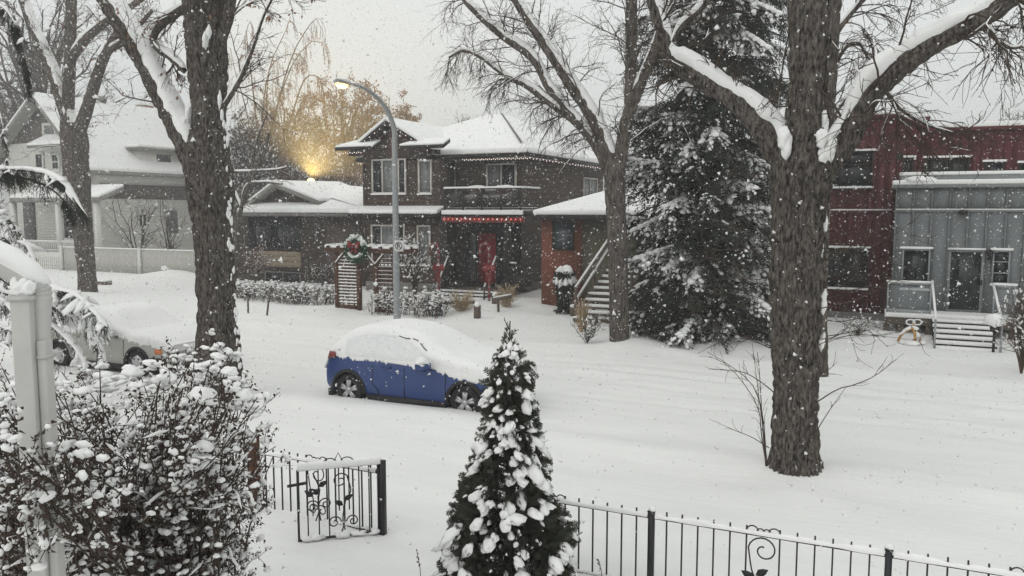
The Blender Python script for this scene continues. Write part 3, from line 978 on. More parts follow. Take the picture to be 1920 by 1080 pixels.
# grey entrance room
zgt = at(1800, 352, NGB)[2]
y0x, y1x = at(1677, 450, NGB)[0], 18.5
zdeck = at(1808, 587, NGB)[2]
part('entrance_room', MB().box(y0x + .02, y1x, NGB + .03, NRW - .1, .2, zgt - .02), GREYW, red)
x = y0x
zs = at(1800, 395, NGB)[2]
while x < y1x - .1:
    for (za, zb_) in ((.2, zs - .04), (zs + .04, zgt)):
        part('grey_board', MB().box(x + .009, x + .50 - .009, NGB, NGB + .025, za, zb_), GREYW, red)
        part('batten', MB().box(x - .022, x + .022, NGB - .03, NGB + .01, za, zb_ - .004), GREYW, red)
    x += .5
part('trim_band', MB().box(y0x - .02, y1x, NGB - .035, NGB + .025, zs - .037, zs + .037), mat('pale grey trim', (0.24, 0.26, 0.265), .6, .06, 6), red)
part('snow_on_band', MB().box(y0x, y1x, NGB - .05, NGB - .036, zs + .02, zs + .06), SNOW, red)
rc = part('flat_roof', MB().box(y0x - .12, y1x, NGB - .14, NRW - .06, zgt + .003, zgt + .1).box(y0x + .1, y1x, NGB + .75, NRW - .12, zgt + .103, zgt + .42), mat('pale grey trim', ()), red)
part('snow_layer', MB().box(y0x - .13, y1x, NGB - .16, NGB + .74, zgt + .103, zgt + .25), SNOW, rc, bevel=.05)
part('snow_on_upstand', MB().box(y0x + .08, y1x, NGB + .72, NRW - .1, zgt + .423, zgt + .53), SNOW, rc, bevel=.04)
lm = MB(); add_lumps(lm, [at(1729, 338, NGB)], [(.5, .25, .12)], 2, np.array([[1., 0, 0]]), 1)
part('snow_drift', lm, SNOW, rc, smooth=True)
NGW = NGB - .032
window(red, at(1692, 466, NGW), at(1741, 542, NGW), frame=mat('pale grey trim', ()), pane=[GLASS], fw=.05, top_snow=True)
window(red, at(1861, 469, NGW), at(1891, 533, NGW), frame=mat('pale grey trim', ()), pane=[GLASS], rows=(.33, .66), fw=.05, top_snow=True)
p0, p1 = at(1779, 468, NGW), at(1839, 586, NGW)
dr = part('entrance_door', MB().box(p0[0], p1[0], NGW - .05, NGW, p1[2], p0[2]), mat('pale grey trim', ()), red, label='dark glazed entrance door')
part('pane', MB().box(p0[0] + .07, p1[0] - .07, NGW - .07, NGW - .051, p1[2] + .07, p0[2] - .06), GLASS, dr)
part('snow_on_head', MB().box(p0[0] - .03, p1[0] + .03, NGW - .1, NGW, p0[2] + .003, p0[2] + .06), SNOW, dr)
part('handle', MB().box(p1[0] - .06, p1[0] - .02, NGW - .11, NGW - .051, p1[2] + .85, p1[2] + 1.0), DARKF, dr)
q = at(1855, 478, NGW)
part('wall_lantern', MB().lathe(q + (0, -.12, -.16), (0, 0, 1), [(0, 0), (.02, .07), (.2, .09), (.26, .11), (.33, .02), (.33, 0)], 10), DARKF, red)
q = at(1805, 398, NGW)
part('flood_light', MB().add(V2 * (.14, .1, .08) + q + (0, -.1, 0), F2), DARKF, red, smooth=True)
# house number plaques below the lantern
for k in range(3):
    q = at(1855, 498 + k * 7, NGW)
    part('number_plate', MB().box(q[0] - .03, q[0] + .03, NGW - .02, NGW, q[2] - .04, q[2] + .04), STEEL, red)
# deck, glass rails, steps
NDK = 26.9
dk0, dk1 = at(1660, 595, NDK)[0], at(1906, 595, NDK)[0]
deck = part('deck', MB().box(dk0, dk1, NDK, NGB - .04, zdeck - .32, zdeck - .1), WOODG, red)
part('snow_on_deck', MB().box(dk0 - .02, dk1 + .02, NDK - .04, NGB - .045, zdeck - .097, zdeck + .04), SNOW, deck, bevel=.04)
for px in (1662, 1690, 1742, 1862, 1900):
    q = at(px, 610, NDK + .1)
    part('deck_post', MB().box(q[0] - .09, q[0] + .09, NDK + .05, NDK + .2, -.15, zdeck - .325), WOODG, deck)
CLEAR = mat('pale clear glass', (0.30, 0.33, 0.34), 0.1, 0.05, 3, alpha=.35, spec=.5)
for pa, pb, hgt in ((1664, 1748, 529), (1863, 1906, 535)):
    a, b = at(pa, hgt, NDK + .08), at(pb, hgt, NDK + .08)
    rl = part('glass_rail', MB().box(a[0], b[0], NDK + .05, NDK + .1, a[2] - .05, a[2]).box(a[0], a[0] + .05, NDK + .05, NDK + .1, zdeck, a[2] - .052).box(b[0] - .05, b[0], NDK + .05, NDK + .1, zdeck, a[2] - .052).box(a[0] + .05, b[0] - .05, NDK + .05, NDK + .1, zdeck + .06, zdeck + .1), STEEL, red)
    part('glass_panel', MB().box(a[0] + .055, b[0] - .055, NDK + .07, NDK + .08, zdeck + .11, a[2] - .055), CLEAR, rl)
    part('snow_on_rail', MB().box(a[0] - .03, b[0] + .03, NDK + .03, NDK + .12, a[2] + .003, a[2] + .07), SNOW, rl, bevel=.02)
sx0, sx1 = at(1747, 610, NDK - .5)[0], at(1860, 610, NDK - .5)[0]
for k in range(6):
    y, z = NDK - .36 * (k + 1), zdeck - .1 - (zdeck - .02) * (k + .4) / 6
    st = part('step', MB().box(sx0, sx1, y, y + .33, z - .05, z).box(sx0, sx1, y + .3, y + .335, z - .16, z - .05), DARKF, red)
    part('snow_on_step', MB().box(sx0 + .02, sx1 - .02, y - .03, y + .27, z + .003, z + .085), SNOW, st, bevel=.03)
for px, pt in ((1748, 529), (1862, 535)):
    a = at(px, pt, NDK)
    b = np.array([a[0], NDK - 2.2, .85 - .05])
    rl = part('stair_rail', MB().bar(a, b, .05, .05).bar(b, (b[0], b[1], -.1), .05, .05, (0, 1, 0)), STEEL, red)
    part('snow_on_rail', MB().bar(a + (0, 0, .045), b + (0, 0, .045), .06, .05), SNOW, rl)
pl = gd(1862, 662)
lt = thing('garden_lantern', (pl[0], pl[1], gz(pl[0], pl[1])), 'dark post lantern with domed snow cap at the right of the steps', 'lantern')
zl = at(1862, 600, pl[1])[2]
part('pole', MB().tube([(pl[0], pl[1], -.1), (pl[0], pl[1], zl - .3)], .035, 8), DARKF, lt)
part('head', MB().lathe((pl[0], pl[1], zl - .3), (0, 0, 1), [(0, 0), (.0, .10), (.22, .14), (.24, .19), (.3, .1), (.3, 0)], 12), DARKF, lt)
lm = MB(); add_lumps(lm, [(pl[0], pl[1], zl - .05)], [(.24, .24, .2)], 2, None, 5)
part('snow_cap', lm, SNOW, lt, smooth=True)

# ------------------------------------------------------------------ the white gabled house far left
NWH = 40.0
wl_, wr_ = at(22, 400, NWH)[0], at(172, 400, NWH)[0]
zwe = at(22, 272, NWH)[2]
apex = at(80, 180, NWH)
wh = thing('white_house', ((wl_ + wr_) / 2, NWH, 0.1), 'old white gabled house with steep snowy roof, porch and picket fence', 'house')
zwl, zwr = at(22, 270, NWH)[2], at(176, 318, NWH)[2]
w = MB()
lap(w, (wl_, NWH), (wr_, NWH), 1.1, zwl, .2)
lap(w, (wr_, NWH), (wr_, NWH + 16), .1, zwr + .3, .22)
w.box(wl_ + .02, wr_ - .03, NWH + .03, NWH + 15.9, .1, zwr)
part('wall', w, CREAM, wh)
part('gable_wall', MB().prism([(wl_, NWH + .01, zwl), (wr_, NWH + .01, zwr), (wr_, NWH + .01, zwr + .1), (apex[0], NWH + .01, apex[2] - .35)], (0, .3, 0)), mat('grey brown shingle', (0.10, 0.085, 0.075), .9, .25, 10, .4, 20), wh)
ov = .9
A = np.array([apex[0], NWH - ov, apex[2]])
Bl = np.array([wl_ - .9, NWH - ov, zwl - .7])
Br = np.array([wr_ + .9, NWH - ov, zwr - .1])
dpt = np.array([0, 17.5, 0])
PALE = mat('pale barge board', ())
slab(wh, [Bl, A, A + dpt, Bl + dpt], .25, .3, dmat=PALE)
rr = slab(wh, [A, Br, Br + dpt, A + dpt], .25, .3, dmat=PALE)
window(wh, at(80, 231, NWH - .04), at(107, 256, NWH - .04), pane=[GLASSL], frame=WHITEP, fw=.2)
window(wh, at(65, 286, NWH - .04), at(84, 317, NWH - .04), pane=[GLASS], frame=WHITEP, fw=.16)
window(wh, at(96, 287, NWH - .04), at(114, 320, NWH - .04), pane=[GLASS], frame=WHITEP, fw=.16, rows=(.5,))
a, b = at(50, 274, NWH - 1), at(118, 274, NWH - 1)
slab(wh, [(a[0], NWH - 1, a[2]), (b[0], NWH - 1, a[2]), (b[0] - .4, NWH - .04, a[2] + .7), (a[0] + .8, NWH - .04, a[2] + .7)], .2, .15, dmat=PALE, name='bay_roof')
# porch
zpf = at(90, 472, NWH - 1.8)[2]
a, b = at(20, 372, NWH - 2.0), at(188, 378, NWH - 2.0)
slab(wh, [(a[0], NWH - 2.1, a[2]), (b[0], NWH - 2.1, a[2]), (b[0], NWH - .04, a[2] + .8), (a[0], NWH - .04, a[2] + .8)], .2, .3, dmat=PALE, name='porch_roof')
part('porch_floor', MB().box(a[0], b[0], NWH - 2, NWH - .05, .1, zpf), WHITEP, wh)
for px in (26, 110, 182):
    q = at(px, 420, NWH - 1.9)
    part('porch_post', MB().box(q[0] - .17, q[0] + .17, NWH - 2.0, NWH - 1.7, zpf, a[2] - .3), WHITEP, wh)
ra, rb = at(30, 452, NWH - 1.9), at(168, 452, NWH - 1.9)
part('porch_rail', MB().box(ra[0], rb[0], NWH - 1.92, NWH - 1.84, ra[2] - .05, ra[2] + .05).box(ra[0], rb[0], NWH - 1.92, NWH - 1.84, zpf + .12, zpf + .2), WHITEP, wh)
part('snow_on_rail', MB().box(ra[0], rb[0], NWH - 1.94, NWH - 1.82, ra[2] + .053, ra[2] + .12), SNOW, wh)
bal_me = MB().box(-.035, .035, -.025, .025, zpf + .2, ra[2] - .05).mesh('baluster', (0, 0, 0), WHITEP)
x = ra[0] + .1
while x < rb[0]:
    put('baluster', bal_me, wh, (x, NWH - 1.88, 0))
    x += .21
p0, p1 = at(44, 388, NWH - .04), at(69, 452, NWH - .04)
dr = part('front_door', MB().box(p0[0], p1[0], NWH - .1, NWH - .04, zpf, p0[2]), mat('grey door', (0.07, 0.065, 0.06), .6, .15, 6), wh)
part('transom', MB().box(p0[0], p1[0], NWH - .1, NWH - .04, p0[2] + .05, p0[2] + .6), GLASS, dr)
window(wh, at(118, 400, NWH - .04), at(142, 450, NWH - .04), pane=[GLASS], frame=WHITEP, fw=.12)
# right wall
XS = wr_ + .035
window(wh, ats(257, 400, XS), ats(276, 425, XS), pane=[GLASS], frame=WHITEP, fw=.12, axis='s', out=1, mull=(.5,))
window(wh, ats(308, 392, XS), ats(336, 440, XS), pane=[GLASSL], frame=WHITEP, fw=.12, axis='s', out=1)
q0, q1 = ats(187, 344, XS), ats(350, 358, XS)
q2 = ats(187, 372, XS)
part('brown_band', MB().prism([(XS, q0[1], q0[2]), (XS, NWH + 15.5, q0[2] - .1), (XS, NWH + 15.5, q2[2] - .1), (XS, q0[1], q2[2])], (.12, 0, 0)), mat('brown band', (0.075, 0.058, 0.05), .85, .25, 8), wh, label='dark brown board along the side wall')
part('corner_board', MB().box(wr_ - .12, wr_ + .12, NWH - .08, NWH + .1, .1, zwr), WHITEP, wh)
a, b = ats(195, 408, XS + .3), ats(243, 462, XS + .3)
part('stair_rail', MB().bar(a, b, .08, .14), WHITEP, wh)
# dormer on the right slope
dm0, dm1 = ats(262, 292, wr_ + .2), ats(345, 338, wr_ + .2)
yd0, yd1 = dm0[1], dm0[1] + 4.5
dz0, dz1 = zwr - .2, zwr + 1.7
dor = part('dormer', MB().box(wr_ - 2.4, wr_ + .15, yd0, yd1, dz0, dz1), CREAM, wh)
part('dormer_roof', MB().box(wr_ - 2.8, wr_ + .75, yd0 - .5, yd1 + .5, dz1 + .003, dz1 + .16), PALE, dor)
part('snow_layer', MB().box(wr_ - 2.8, wr_ + .75, yd0 - .5, yd1 + .5, dz1 + .163, dz1 + .40), SNOW, dor, bevel=.1)
part('dormer_window', MB().box(wr_ + .152, wr_ + .18, yd0 + 1.6, yd0 + 3.0, dz0 + .7, dz1 - .25), GLASS, dor)
# chimneys
for px, py, nn, wd, m_, cap_ in ((271, 205, NWH + 13, .55, BRICK, 0), (190, 192, NWH + 5, .35, PALE, 1)):
    t = (nn - NWH)
    q = at(px, py, nn)
    if cap_:
        part('roof_vent', MB().lathe((q[0], nn, q[2] - 1.6), (0, 0, 1), [(0, wd), (1.7, wd), (1.7, wd * 1.2), (2.0, wd * 1.2), (2.0, 0)], 12), m_, rr)
    else:
        ch = part('chimney', MB().box(q[0] - wd, q[0] + wd, nn - wd, nn + wd, q[2] - 2.5, q[2] + .3), m_, rr)
        part('snow_cap', MB().box(q[0] - wd, q[0] + wd, nn - wd, nn + wd, q[2] + .303, q[2] + .45), SNOW, ch)

# white board fence and low picket fence in front of it
NF = 33.0
fa, fb = at(118, 500, NF)[0], at(372, 500, NF)[0]
zf = at(200, 466, NF)[2]
fen = thing('board_fence', ((fa + fb) / 2, NF, .1), 'tall whitewashed board fence with snow along its top', 'fence')
x, k = fa, 0
pk_me = [MB().prism([(-.068, 0, 0), (.068, 0, 0), (.068, 0, zf - .06 + d), (0, 0, zf + d), (-.068, 0, zf - .06 + d)], (0, .03, 0)).mesh('picket', (0, 0, 0), mat('whitewashed board', (0.46, 0.45, 0.42), .8, .12, 3)) for d in (0, .03, -.03)]
while x < fb:
    put('picket', pk_me[k % 3], fen, (x, NF + .004 * (k % 2), .0))
    x += .15
    k += 1
part('rail', MB().box(fa, fb, NF + .035, NF + .1, .35, .45).box(fa, fb, NF + .035, NF + .1, zf - .35, zf - .25), WHITEP, fen)
part('snow_on_top', MB().box(fa, fb, NF - .02, NF + .06, zf - .015, zf + .06), SNOW, fen, bevel=.03)
for px in (118, 264):
    q = at(px, 500, NF)
    part('post', MB().box(q[0] - .1, q[0] + .1, NF - .12, NF - .004, -.1, zf + .12), WHITEP, fen)
ga, gb_ = at(60, 500, NF)[0], fa - .2
zf2 = at(90, 481, NF)[2]
fen2 = thing('picket_fence', ((ga + gb_) / 2, NF, .1), 'low white picket fence with gaps left of the board fence', 'fence')
pk2 = MB().prism([(-.05, 0, 0), (.05, 0, 0), (.05, 0, zf2 - .08), (0, 0, zf2), (-.05, 0, zf2 - .08)], (0, .03, 0)).mesh('picket', (0, 0, 0), WHITEP)
x = ga
while x < gb_:
    put('picket', pk2, fen2, (x, NF, 0))
    x += .19
part('rail', MB().box(ga, gb_, NF + .035, NF + .09, .3, .4).box(ga, gb_, NF + .035, NF + .09, zf2 - .35, zf2 - .25), WHITEP, fen2)
part('snow_on_rail', MB().box(ga, gb_, NF + .03, NF + .1, zf2 - .247, zf2 - .17), SNOW, fen2)

# ------------------------------------------------------------------ street lamp with parking sign
lb = at(745, 625, 21.0)
lz = gz(lb[0], 21.0)
lamp = thing('street_lamp', (lb[0], 21.0, lz), 'tall grey curved street lamp, lit amber, rising behind the blue car', 'street lamp')
zc = at(742, 260, 21.0)[2]
zt = 7.35
pole = [(lb[0], 21.0, z) for z in np.linspace(lz - .2, zc, 12)]
arc = [(lb[0] + .02, 21.0 - 2.05 * (1 - math.cos(a)), zc + (zt - zc) * math.sin(a)) for a in np.linspace(.08, math.pi / 2, 14)]
end = (lb[0] + .02, 21.0 - 2.35, zt - .01)
path = np.array(pole + arc + [end])
rad = np.concatenate([np.linspace(.115, .085, 12), np.linspace(.083, .045, 15)])
part('pole', MB().tube(path, rad, 14), STEEL, lamp, smooth=True)
hx = np.array([lb[0] + .02, 21.0 - 2.62, zt - .02])
part('lamp_head', MB().add(ICO[3][0] * (.15, .36, .085) + hx, ICO[3][1]), STEEL, lamp, smooth=True)
part('lamp_lens', MB().add(ICO[2][0] * (.135, .25, .105) + hx + (0, -.02, -.055), ICO[2][1]), LAMPL, lamp, smooth=True)
lm = MB(); add_lumps(lm, [hx + (0, 0, .05)], [(.33, .13, .07)], 2, np.array([[0, 1., 0]]), 3)
part('snow_cap', lm, SNOW, lamp, smooth=True)
ld = bpy.data.lights.new('lamp_light', 'POINT')
ld.energy = 30
ld.color = (1.0, 0.66, 0.30)
ld.shadow_soft_size = .15
lo = bpy.data.objects.new('lamp_light', ld)
COL.objects.link(lo)
lo.parent = lamp
lo.location = tuple(hx + (0, -.05, -.3) - ORG[lamp.name])

# no-parking sign on the pole
sc_ = at(748, 461, 20.86)
sg = thing('parking_sign', sc_, 'square white no parking sign with struck out P on the lamp pole', 'sign')
hs = .16
yv = np.array([0, 1., 0])
part('sign_plate', MB().box(sc_[0] - hs, sc_[0] + hs, sc_[1] - .01, sc_[1] + .01, sc_[2] - hs * 1.05, sc_[2] + hs * 1.05), SIGNW, sg, bevel=.004)
rg = [sc_ + (math.cos(a) * .115, -.014, math.sin(a) * .115) for a in np.linspace(0, 2 * math.pi, 29)]
pr = MB().tube(rg, .0125, 6, cap=False)
part('ring', pr, SIGNK, sg)
part('slash', MB().bar(sc_ + (.08, -.016, -.08), sc_ + (-.08, -.016, .08), .005, .024, (0.7, 0, .7)), SIGNK, sg)
pl_ = MB().box(sc_[0] - .05, sc_[0] - .022, sc_[1] - .020, sc_[1] - .012, sc_[2] - .075, sc_[2] + .075)
pl_.tube([sc_ + (-.025 + .055 * math.sin(a), -.016, .035 + .036 * math.cos(a)) for a in np.linspace(0, math.pi, 9)], .012, 5)
part('letter_p', pl_, SIGNK, sg)
part('arrow', MB().prism([sc_ + (-.15, -.013, -.14), sc_ + (-.11, -.013, -.155), sc_ + (-.11, -.013, -.125)], (0, .004, 0)).prism([sc_ + (.15, -.013, -.14), sc_ + (.11, -.013, -.125), sc_ + (.11, -.013, -.155)], (0, .004, 0)), SIGNK, sg)

# ------------------------------------------------------------------ arbor with lattice panels, wreath on it
NA = 24.6
ar = thing('garden_arbor', (at(688, 590, NA)[0], NA, .1), 'brown timber garden arbor with two snowy lattice sides and beam', 'arbor')
zt = at(690, 474, NA)[2]
xa = [at(px, 500, NA)[0] for px in (632, 673, 706, 741)]
for k, (i, y0) in enumerate(((0, NA), (1, NA + .35), (2, NA), (3, NA + .35))):
    part('post', MB().box(xa[i] - .075, xa[i] + .075, NA - .07, NA + .07, -.15, zt), TIMBER, ar)
for j, (i0, i1) in enumerate(((0, 1), (2, 3))):
    zb_, zn = (gz(xa[i0], NA) + .1, 15 if j == 0 else 13)
    for k in range(zn):
        z = zb_ + .08 + (zt - zb_ - .3) * k / (zn - 1)
        sl = part('slat', MB().box(xa[i0] + .077, xa[i1] - .077, NA - .03, NA + .0, z - .022, z + .022), TIMBER, ar)
        part('snow_on_slat', MB().box(xa[i0] + .079, xa[i1] - .079, NA - .045, NA + .0, z + .024, z + (.065 if j == 0 else .04)), SNOW, sl, bevel=.012)
    for k in range(1, 4 if j == 0 else 5):
        x = xa[i0] + (xa[i1] - xa[i0]) * k / (4 if j == 0 else 5)
        part('upright', MB().box(x - .017, x + .017, NA + .002, NA + .03, zb_, zt - .1), TIMBER, ar)
    part('bottom_rail', MB().box(xa[i0] + .077, xa[i1] - .077, NA - .04, NA + .04, zb_ - .12, zb_ + .02), TIMBER, ar)
b0, b1 = at(612, 470, NA - .1), at(768, 478, NA - .1)
for y in (NA - .12, NA + .45):
    bm_ = part('beam', MB().box(b0[0], b1[0], y - .04, y + .04, zt + .002, zt + .17), TIMBER, ar)
    part('snow_on_beam', MB().box(b0[0] - .03, b1[0] + .02, y - .07, y + .07, zt + .173, zt + .26), SNOW, bm_, bevel=.03)
for k in range(8):
    x = b0[0] + .2 + (b1[0] - b0[0] - .4) * k / 7
    rf_ = part('rafter', MB().box(x - .03, x + .03, NA - .35, NA + .7, zt + .175, zt + .24), TIMBER, ar)
    part('snow_on_rafter', MB().box(x - .045, x + .045, NA - .36, NA + .7, zt + .243, zt + .31), SNOW, rf_, bevel=.02)
for i, sgn in ((0, 1), (1, 1), (2, 1), (2, -1)):
    a = np.array([xa[i], NA - .1, zt - .45]); b = np.array([xa[i] + sgn * .42, NA - .1, zt - .02])
    br_ = part('brace', MB().bar(a, b, .05, .07), TIMBER, ar)
    part('snow_on_brace', MB().bar(a + (0, 0, .06), b + (0, 0, .06), .06, .04), SNOW, br_)

wc = at(667, 466, NA - .28)
wr = thing('wreath', wc, 'round green wreath with red bow and snow hanging on the arbor', 'wreath')
R0 = .385
th = RNG.uniform(0, 2 * math.pi, 900)
ph = RNG.uniform(0, 2 * math.pi, 900)
Cw = np.stack([np.cos(th) * (R0 + .085 * np.cos(ph)), .075 * np.sin(ph), np.sin(th) * (R0 + .085 * np.cos(ph)) * 1.05], -1) + wc
Dw = unit(np.stack([np.cos(th) * np.cos(ph), np.sin(ph), np.sin(th) * np.cos(ph)], -1) + RNG.normal(0, .5, (900, 3)))
quad = np.array([(0, -.16, 0), (.5, -.13, 0.05), (1, 0, 0), (.5, .13, .05)])
ring = MB().tube([wc + (math.cos(a) * R0, 0, math.sin(a) * R0 * 1.05) for a in np.linspace(0, 2 * math.pi, 33)], .06, 8, cap=False)
ring.add(*instance(quad * .13, np.array([[0, 1, 2, 3]]), frames(Dw, RNG.uniform(0, 6, 900)), Cw))
part('ring', ring, GREEN, wr)
sn = MB()
ta = np.linspace(.35, math.pi - .35, 15)
add_lumps(sn, [wc + (math.cos(a) * R0, -.02, math.sin(a) * R0 * 1.05 + .02) for a in ta], [(.11, .10, .10)] * 15, 2, None, 4)
ta = np.linspace(math.pi * 1.2, math.pi * 1.8, 10)
add_lumps(sn, [wc + (math.cos(a) * (R0 - .06), -.05, math.sin(a) * (R0 - .06)) for a in ta], [(.09, .07, .06)] * 10, 2, None, 5)
part('snow', sn, SNOW, wr, smooth=True)
bw = MB()
for sgn in (-1, 1):
    bw.prism([wc + (0, -.14, .13), wc + (sgn * .26, -.16, .30), wc + (sgn * .24, -.16, .0)], (0, .05, 0))
    bw.prism([wc + (0, -.13, .1), wc + (sgn * .17, -.15, -.12), wc + (sgn * .05, -.15, -.16)], (0, .03, 0))
bw.obox(wc + (0, -.15, .12), (.05, 0, 0), (0, .04, 0), (0, 0, .05))
part('bow', bw, REDBOW, wr)

# ------------------------------------------------------------------ blue yard sign, stakes, bollards, rails
p = gd(820, 597)
n_ = p[1]
ys = thing('yard_sign', (p[0], n_, gz(p[0], n_)), 'tilted blue yard sign on wire legs in the snow beside straw grass', 'sign')
c0, c1, c2, c3 = at(808, 573, n_), at(828, 568, n_), at(831, 591, n_), at(811, 596, n_)
part('sign_board', MB().prism([c0, c1, c2, c3], (0, .02, 0)), SIGNB, ys)
def inb(u, v): return (c0 * (1 - u) + c1 * u) * (1 - v) + (c3 * (1 - u) + c2 * u) * v + np.array([0, -.004, 0])
part('print', MB().prism([inb(.25, .35), inb(.75, .35), inb(.7, .8), inb(.2, .75)], (0, .003, 0)).prism([inb(.78, .72), inb(.92, .72), inb(.92, .9), inb(.78, .9)], (0, .003, 0)), SIGNY, ys)
part('header', MB().prism([inb(.03, .04), inb(.97, .04), inb(.97, .24), inb(.03, .24)], (0, .003, 0)), mat('maroon print', (.09, .05, .06), .6, .1, 6), ys)
for q in (c3 * .8 + c2 * .2, c3 * .2 + c2 * .8):
    part('leg', MB().tube([(q[0], n_ + .01, q[2] + .1), (q[0], n_ + .01, -.1)], .008, 5), STEEL, ys)

for px, py, hgt, w_, lab in ((895, 600, 572, 10, 'short square wooden post nearest the blue car roof'), (928, 580, 553, 9, 'short snow capped post beside the right straw grass tuft'),
                             (1068, 592, 560, 9, 'taller round topped post left of the wooden stairs'), (1031, 578, 558, 8, 'small snow capped post against the rust wall'), (1074, 596, 574, 8, 'small round topped post at the foot of the stairs')):
    g = gd(px, py)
    z0 = gz(g[0], g[1])
    zt = at(px, hgt, g[1])[2]
    r_ = w_ / 2 / ppm(g)
    po = thing('wooden_post', (g[0], g[1], z0), lab, 'post', 'wooden posts along the far front yards')
    part('shaft', MB().box(g[0] - r_, g[0] + r_, g[1] - r_, g[1] + r_, z0 - .1, zt), WOODG, po)
    lm = MB(); add_lumps(lm, [(g[0], g[1], zt - .01)], [(r_ * 1.15, r_ * 1.15, r_ * 1.3)], 2, None, px)
    part('snow_cap', lm, SNOW, po, smooth=True)
for (x0_, y0_, x1_, y1_, lab) in ((828, 566, 890, 567, 'low wooden rail half buried in snow behind the straw grass'), (925, 562, 958, 556, 'low wooden rail leading to the right straw grass tuft')):
    n0 = gd(860, 588)[1] + .2
    a, b = at(x0_, y0_, n0), at(x1_, y1_, n0)
    rl = thing('garden_rail', (a + b) / 2, lab, 'rail')
    part('rail', MB().bar(a, b, .08, .13).bar((a[0] + .2, n0, -.1), (a[0] + .2, n0, a[2]), .07, .07, (0, 1, 0)), WOODG, rl)
    part('snow_on_rail', MB().bar(a + (0, 0, .085), b + (0, 0, .085), .09, .05), SNOW, rl)
for (px, py, tx, ty, lab) in ((465, 592, 465, 555, 'short thin stake in the snow nearer the big leaning trunk'), (499, 597, 506, 540, 'longer leaning stake in front of the left hedge'), (696, 588, 690, 574, 'short dark twig stake in the snow between the arbor sides')):
    g = gd(px, py)
    t_ = at(tx, ty, g[1])
    solo('garden_stake', MB().tube([(g[0], g[1], -.15), t_], .035 if px < 600 else .02, 6), WOODG, (g[0], g[1], 0), lab, 'stake', 'thin stakes in the far front yards')

# ------------------------------------------------------------------ plants of the far side
def grow(PP, RR, k, Lr, ang, N=6, t0=.2, t1=1.0, rs=.55, rmin=.004, up=0.0, wig=.22, taper=.35, rng=RNG, lenfall=.4, rmax=1e9):
    M, Np, _ = PP.shape
    idx = np.repeat(np.arange(M), k)
    t = rng.uniform(t0, t1, M * k)
    f = t * (Np - 1.001)
    i = f.astype(int)
    fr = (f - i)[:, None]
    o = PP[idx, i] * (1 - fr) + PP[idx, i + 1] * fr
    tan = unit(PP[idx, i + 1] - PP[idx, i])
    r0 = np.minimum(np.maximum(RR[idx, i] * rs, rmin), rmax)
    rv = rng.normal(0, 1, (M * k, 3))
    rv = unit(rv - (rv * tan).sum(-1, keepdims=True) * tan)
    a = rng.uniform(ang[0], ang[1], M * k)[:, None]
    d = np.cos(a) * tan + np.sin(a) * rv
    L = rng.uniform(Lr[0], Lr[1], M * k) * (1 - lenfall * t)
    P = [o]
    for j in range(N - 1):
        d = unit(d + rng.normal(0, wig, (M * k, 3)) + np.array([0, 0, up]))
        P.append(P[-1] + d * (L / (N - 1))[:, None])
    P = np.stack(P, 1)
    R = r0[:, None] * np.linspace(1, taper, N)[None]
    return P, np.maximum(R, rmin * .7)


LEAFQ = (np.array([(0, 0, 0), (.45, -.28, .06), (1, 0, -.05), (.45, .28, .06)]), np.array([[0, 1, 2, 3]]))


def leaves(mb, C, D, size, rng=RNG, spread=.9):
    M = len(C)
    D = unit(D + rng.normal(0, spread, (M, 3)))
    s = rng.uniform(size[0], size[1], M)
    mb.add(*instance(LEAFQ[0], LEAFQ[1], frames(D, rng.uniform(0, 6.28, M)) * s[:, None, None], C))


def hedge(px0, px1, ytop, ybase, n0, depth, label, dens):
    a, b = at(px0, ybase, n0)[0], at(px1, ybase, n0)[0]
    zt = at((px0 + px1) / 2, ytop, n0)[2]
    L = b - a
    rng = np.random.default_rng(int(px0))
    o = thing('hedge', ((a + b) / 2, n0, 0), label, 'hedge')
    M = int(L * dens)
    base = np.stack([rng.uniform(a, b, M), n0 + rng.uniform(-depth / 2, depth / 2, M), np.full(M, -.05)], -1)
    top = base + np.stack([rng.normal(0, .18, M), rng.normal(0, .15, M), zt * rng.uniform(.75, 1.05, M)], -1)
    P = np.stack([base * (1 - t) + top * t + (np.array([0, 0, 0]) if t in (0,) else rng.normal(0, .03, (M, 3))) for t in np.linspace(0, 1, 5)], 1)
    R = np.full((M, 5), .014) * np.linspace(1, .5, 5)
    mb = MB().add(*tubes(P, R, 3))
    P2, R2 = grow(P, R, 6, (.15, .4), (.4, 1.1), 4, .25, 1, .7, .006, .1)
    mb.add(*tubes(P2, R2, 3))
    P3, R3 = grow(P2, R2, 3, (.06, .2), (.4, 1.1), 3, .3, 1, .7, .005, .1)
    mb.add(*tubes(P3, R3, 3))
    part('stems', mb, TWIGR, o)
    sel = rng.random(len(P3)) < .35
    lv = MB()
    leaves(lv, P3[sel, -1], P3[sel, -1] - P3[sel, 0], (.05, .1), rng)
    part('leaves', lv, DEAD, o, kind='stuff')
    sn = MB()
    sel = rng.random(len(P3)) < .42
    C = P3[sel, rng.integers(1, 3)]
    s = rng.uniform(.02, .055, len(C)) * (.5 + .7 * np.clip(C[:, 2] / zt, 0, 1))
    add_lumps(sn, C, np.stack([s * 1.4, s, s * .9], -1), 1, None, 3)
    part('snow', sn, SNOW, o, smooth=True, kind='stuff')
    return o


hedge(446, 628, 534, 572, 25.6, 1.1, 'leafless clipped hedge filled with snow left of the arbor', 32)
hedge(708, 832, 549, 590, 24.4, .9, 'leafless snowy hedge between the arbor and the blue yard sign', 34)


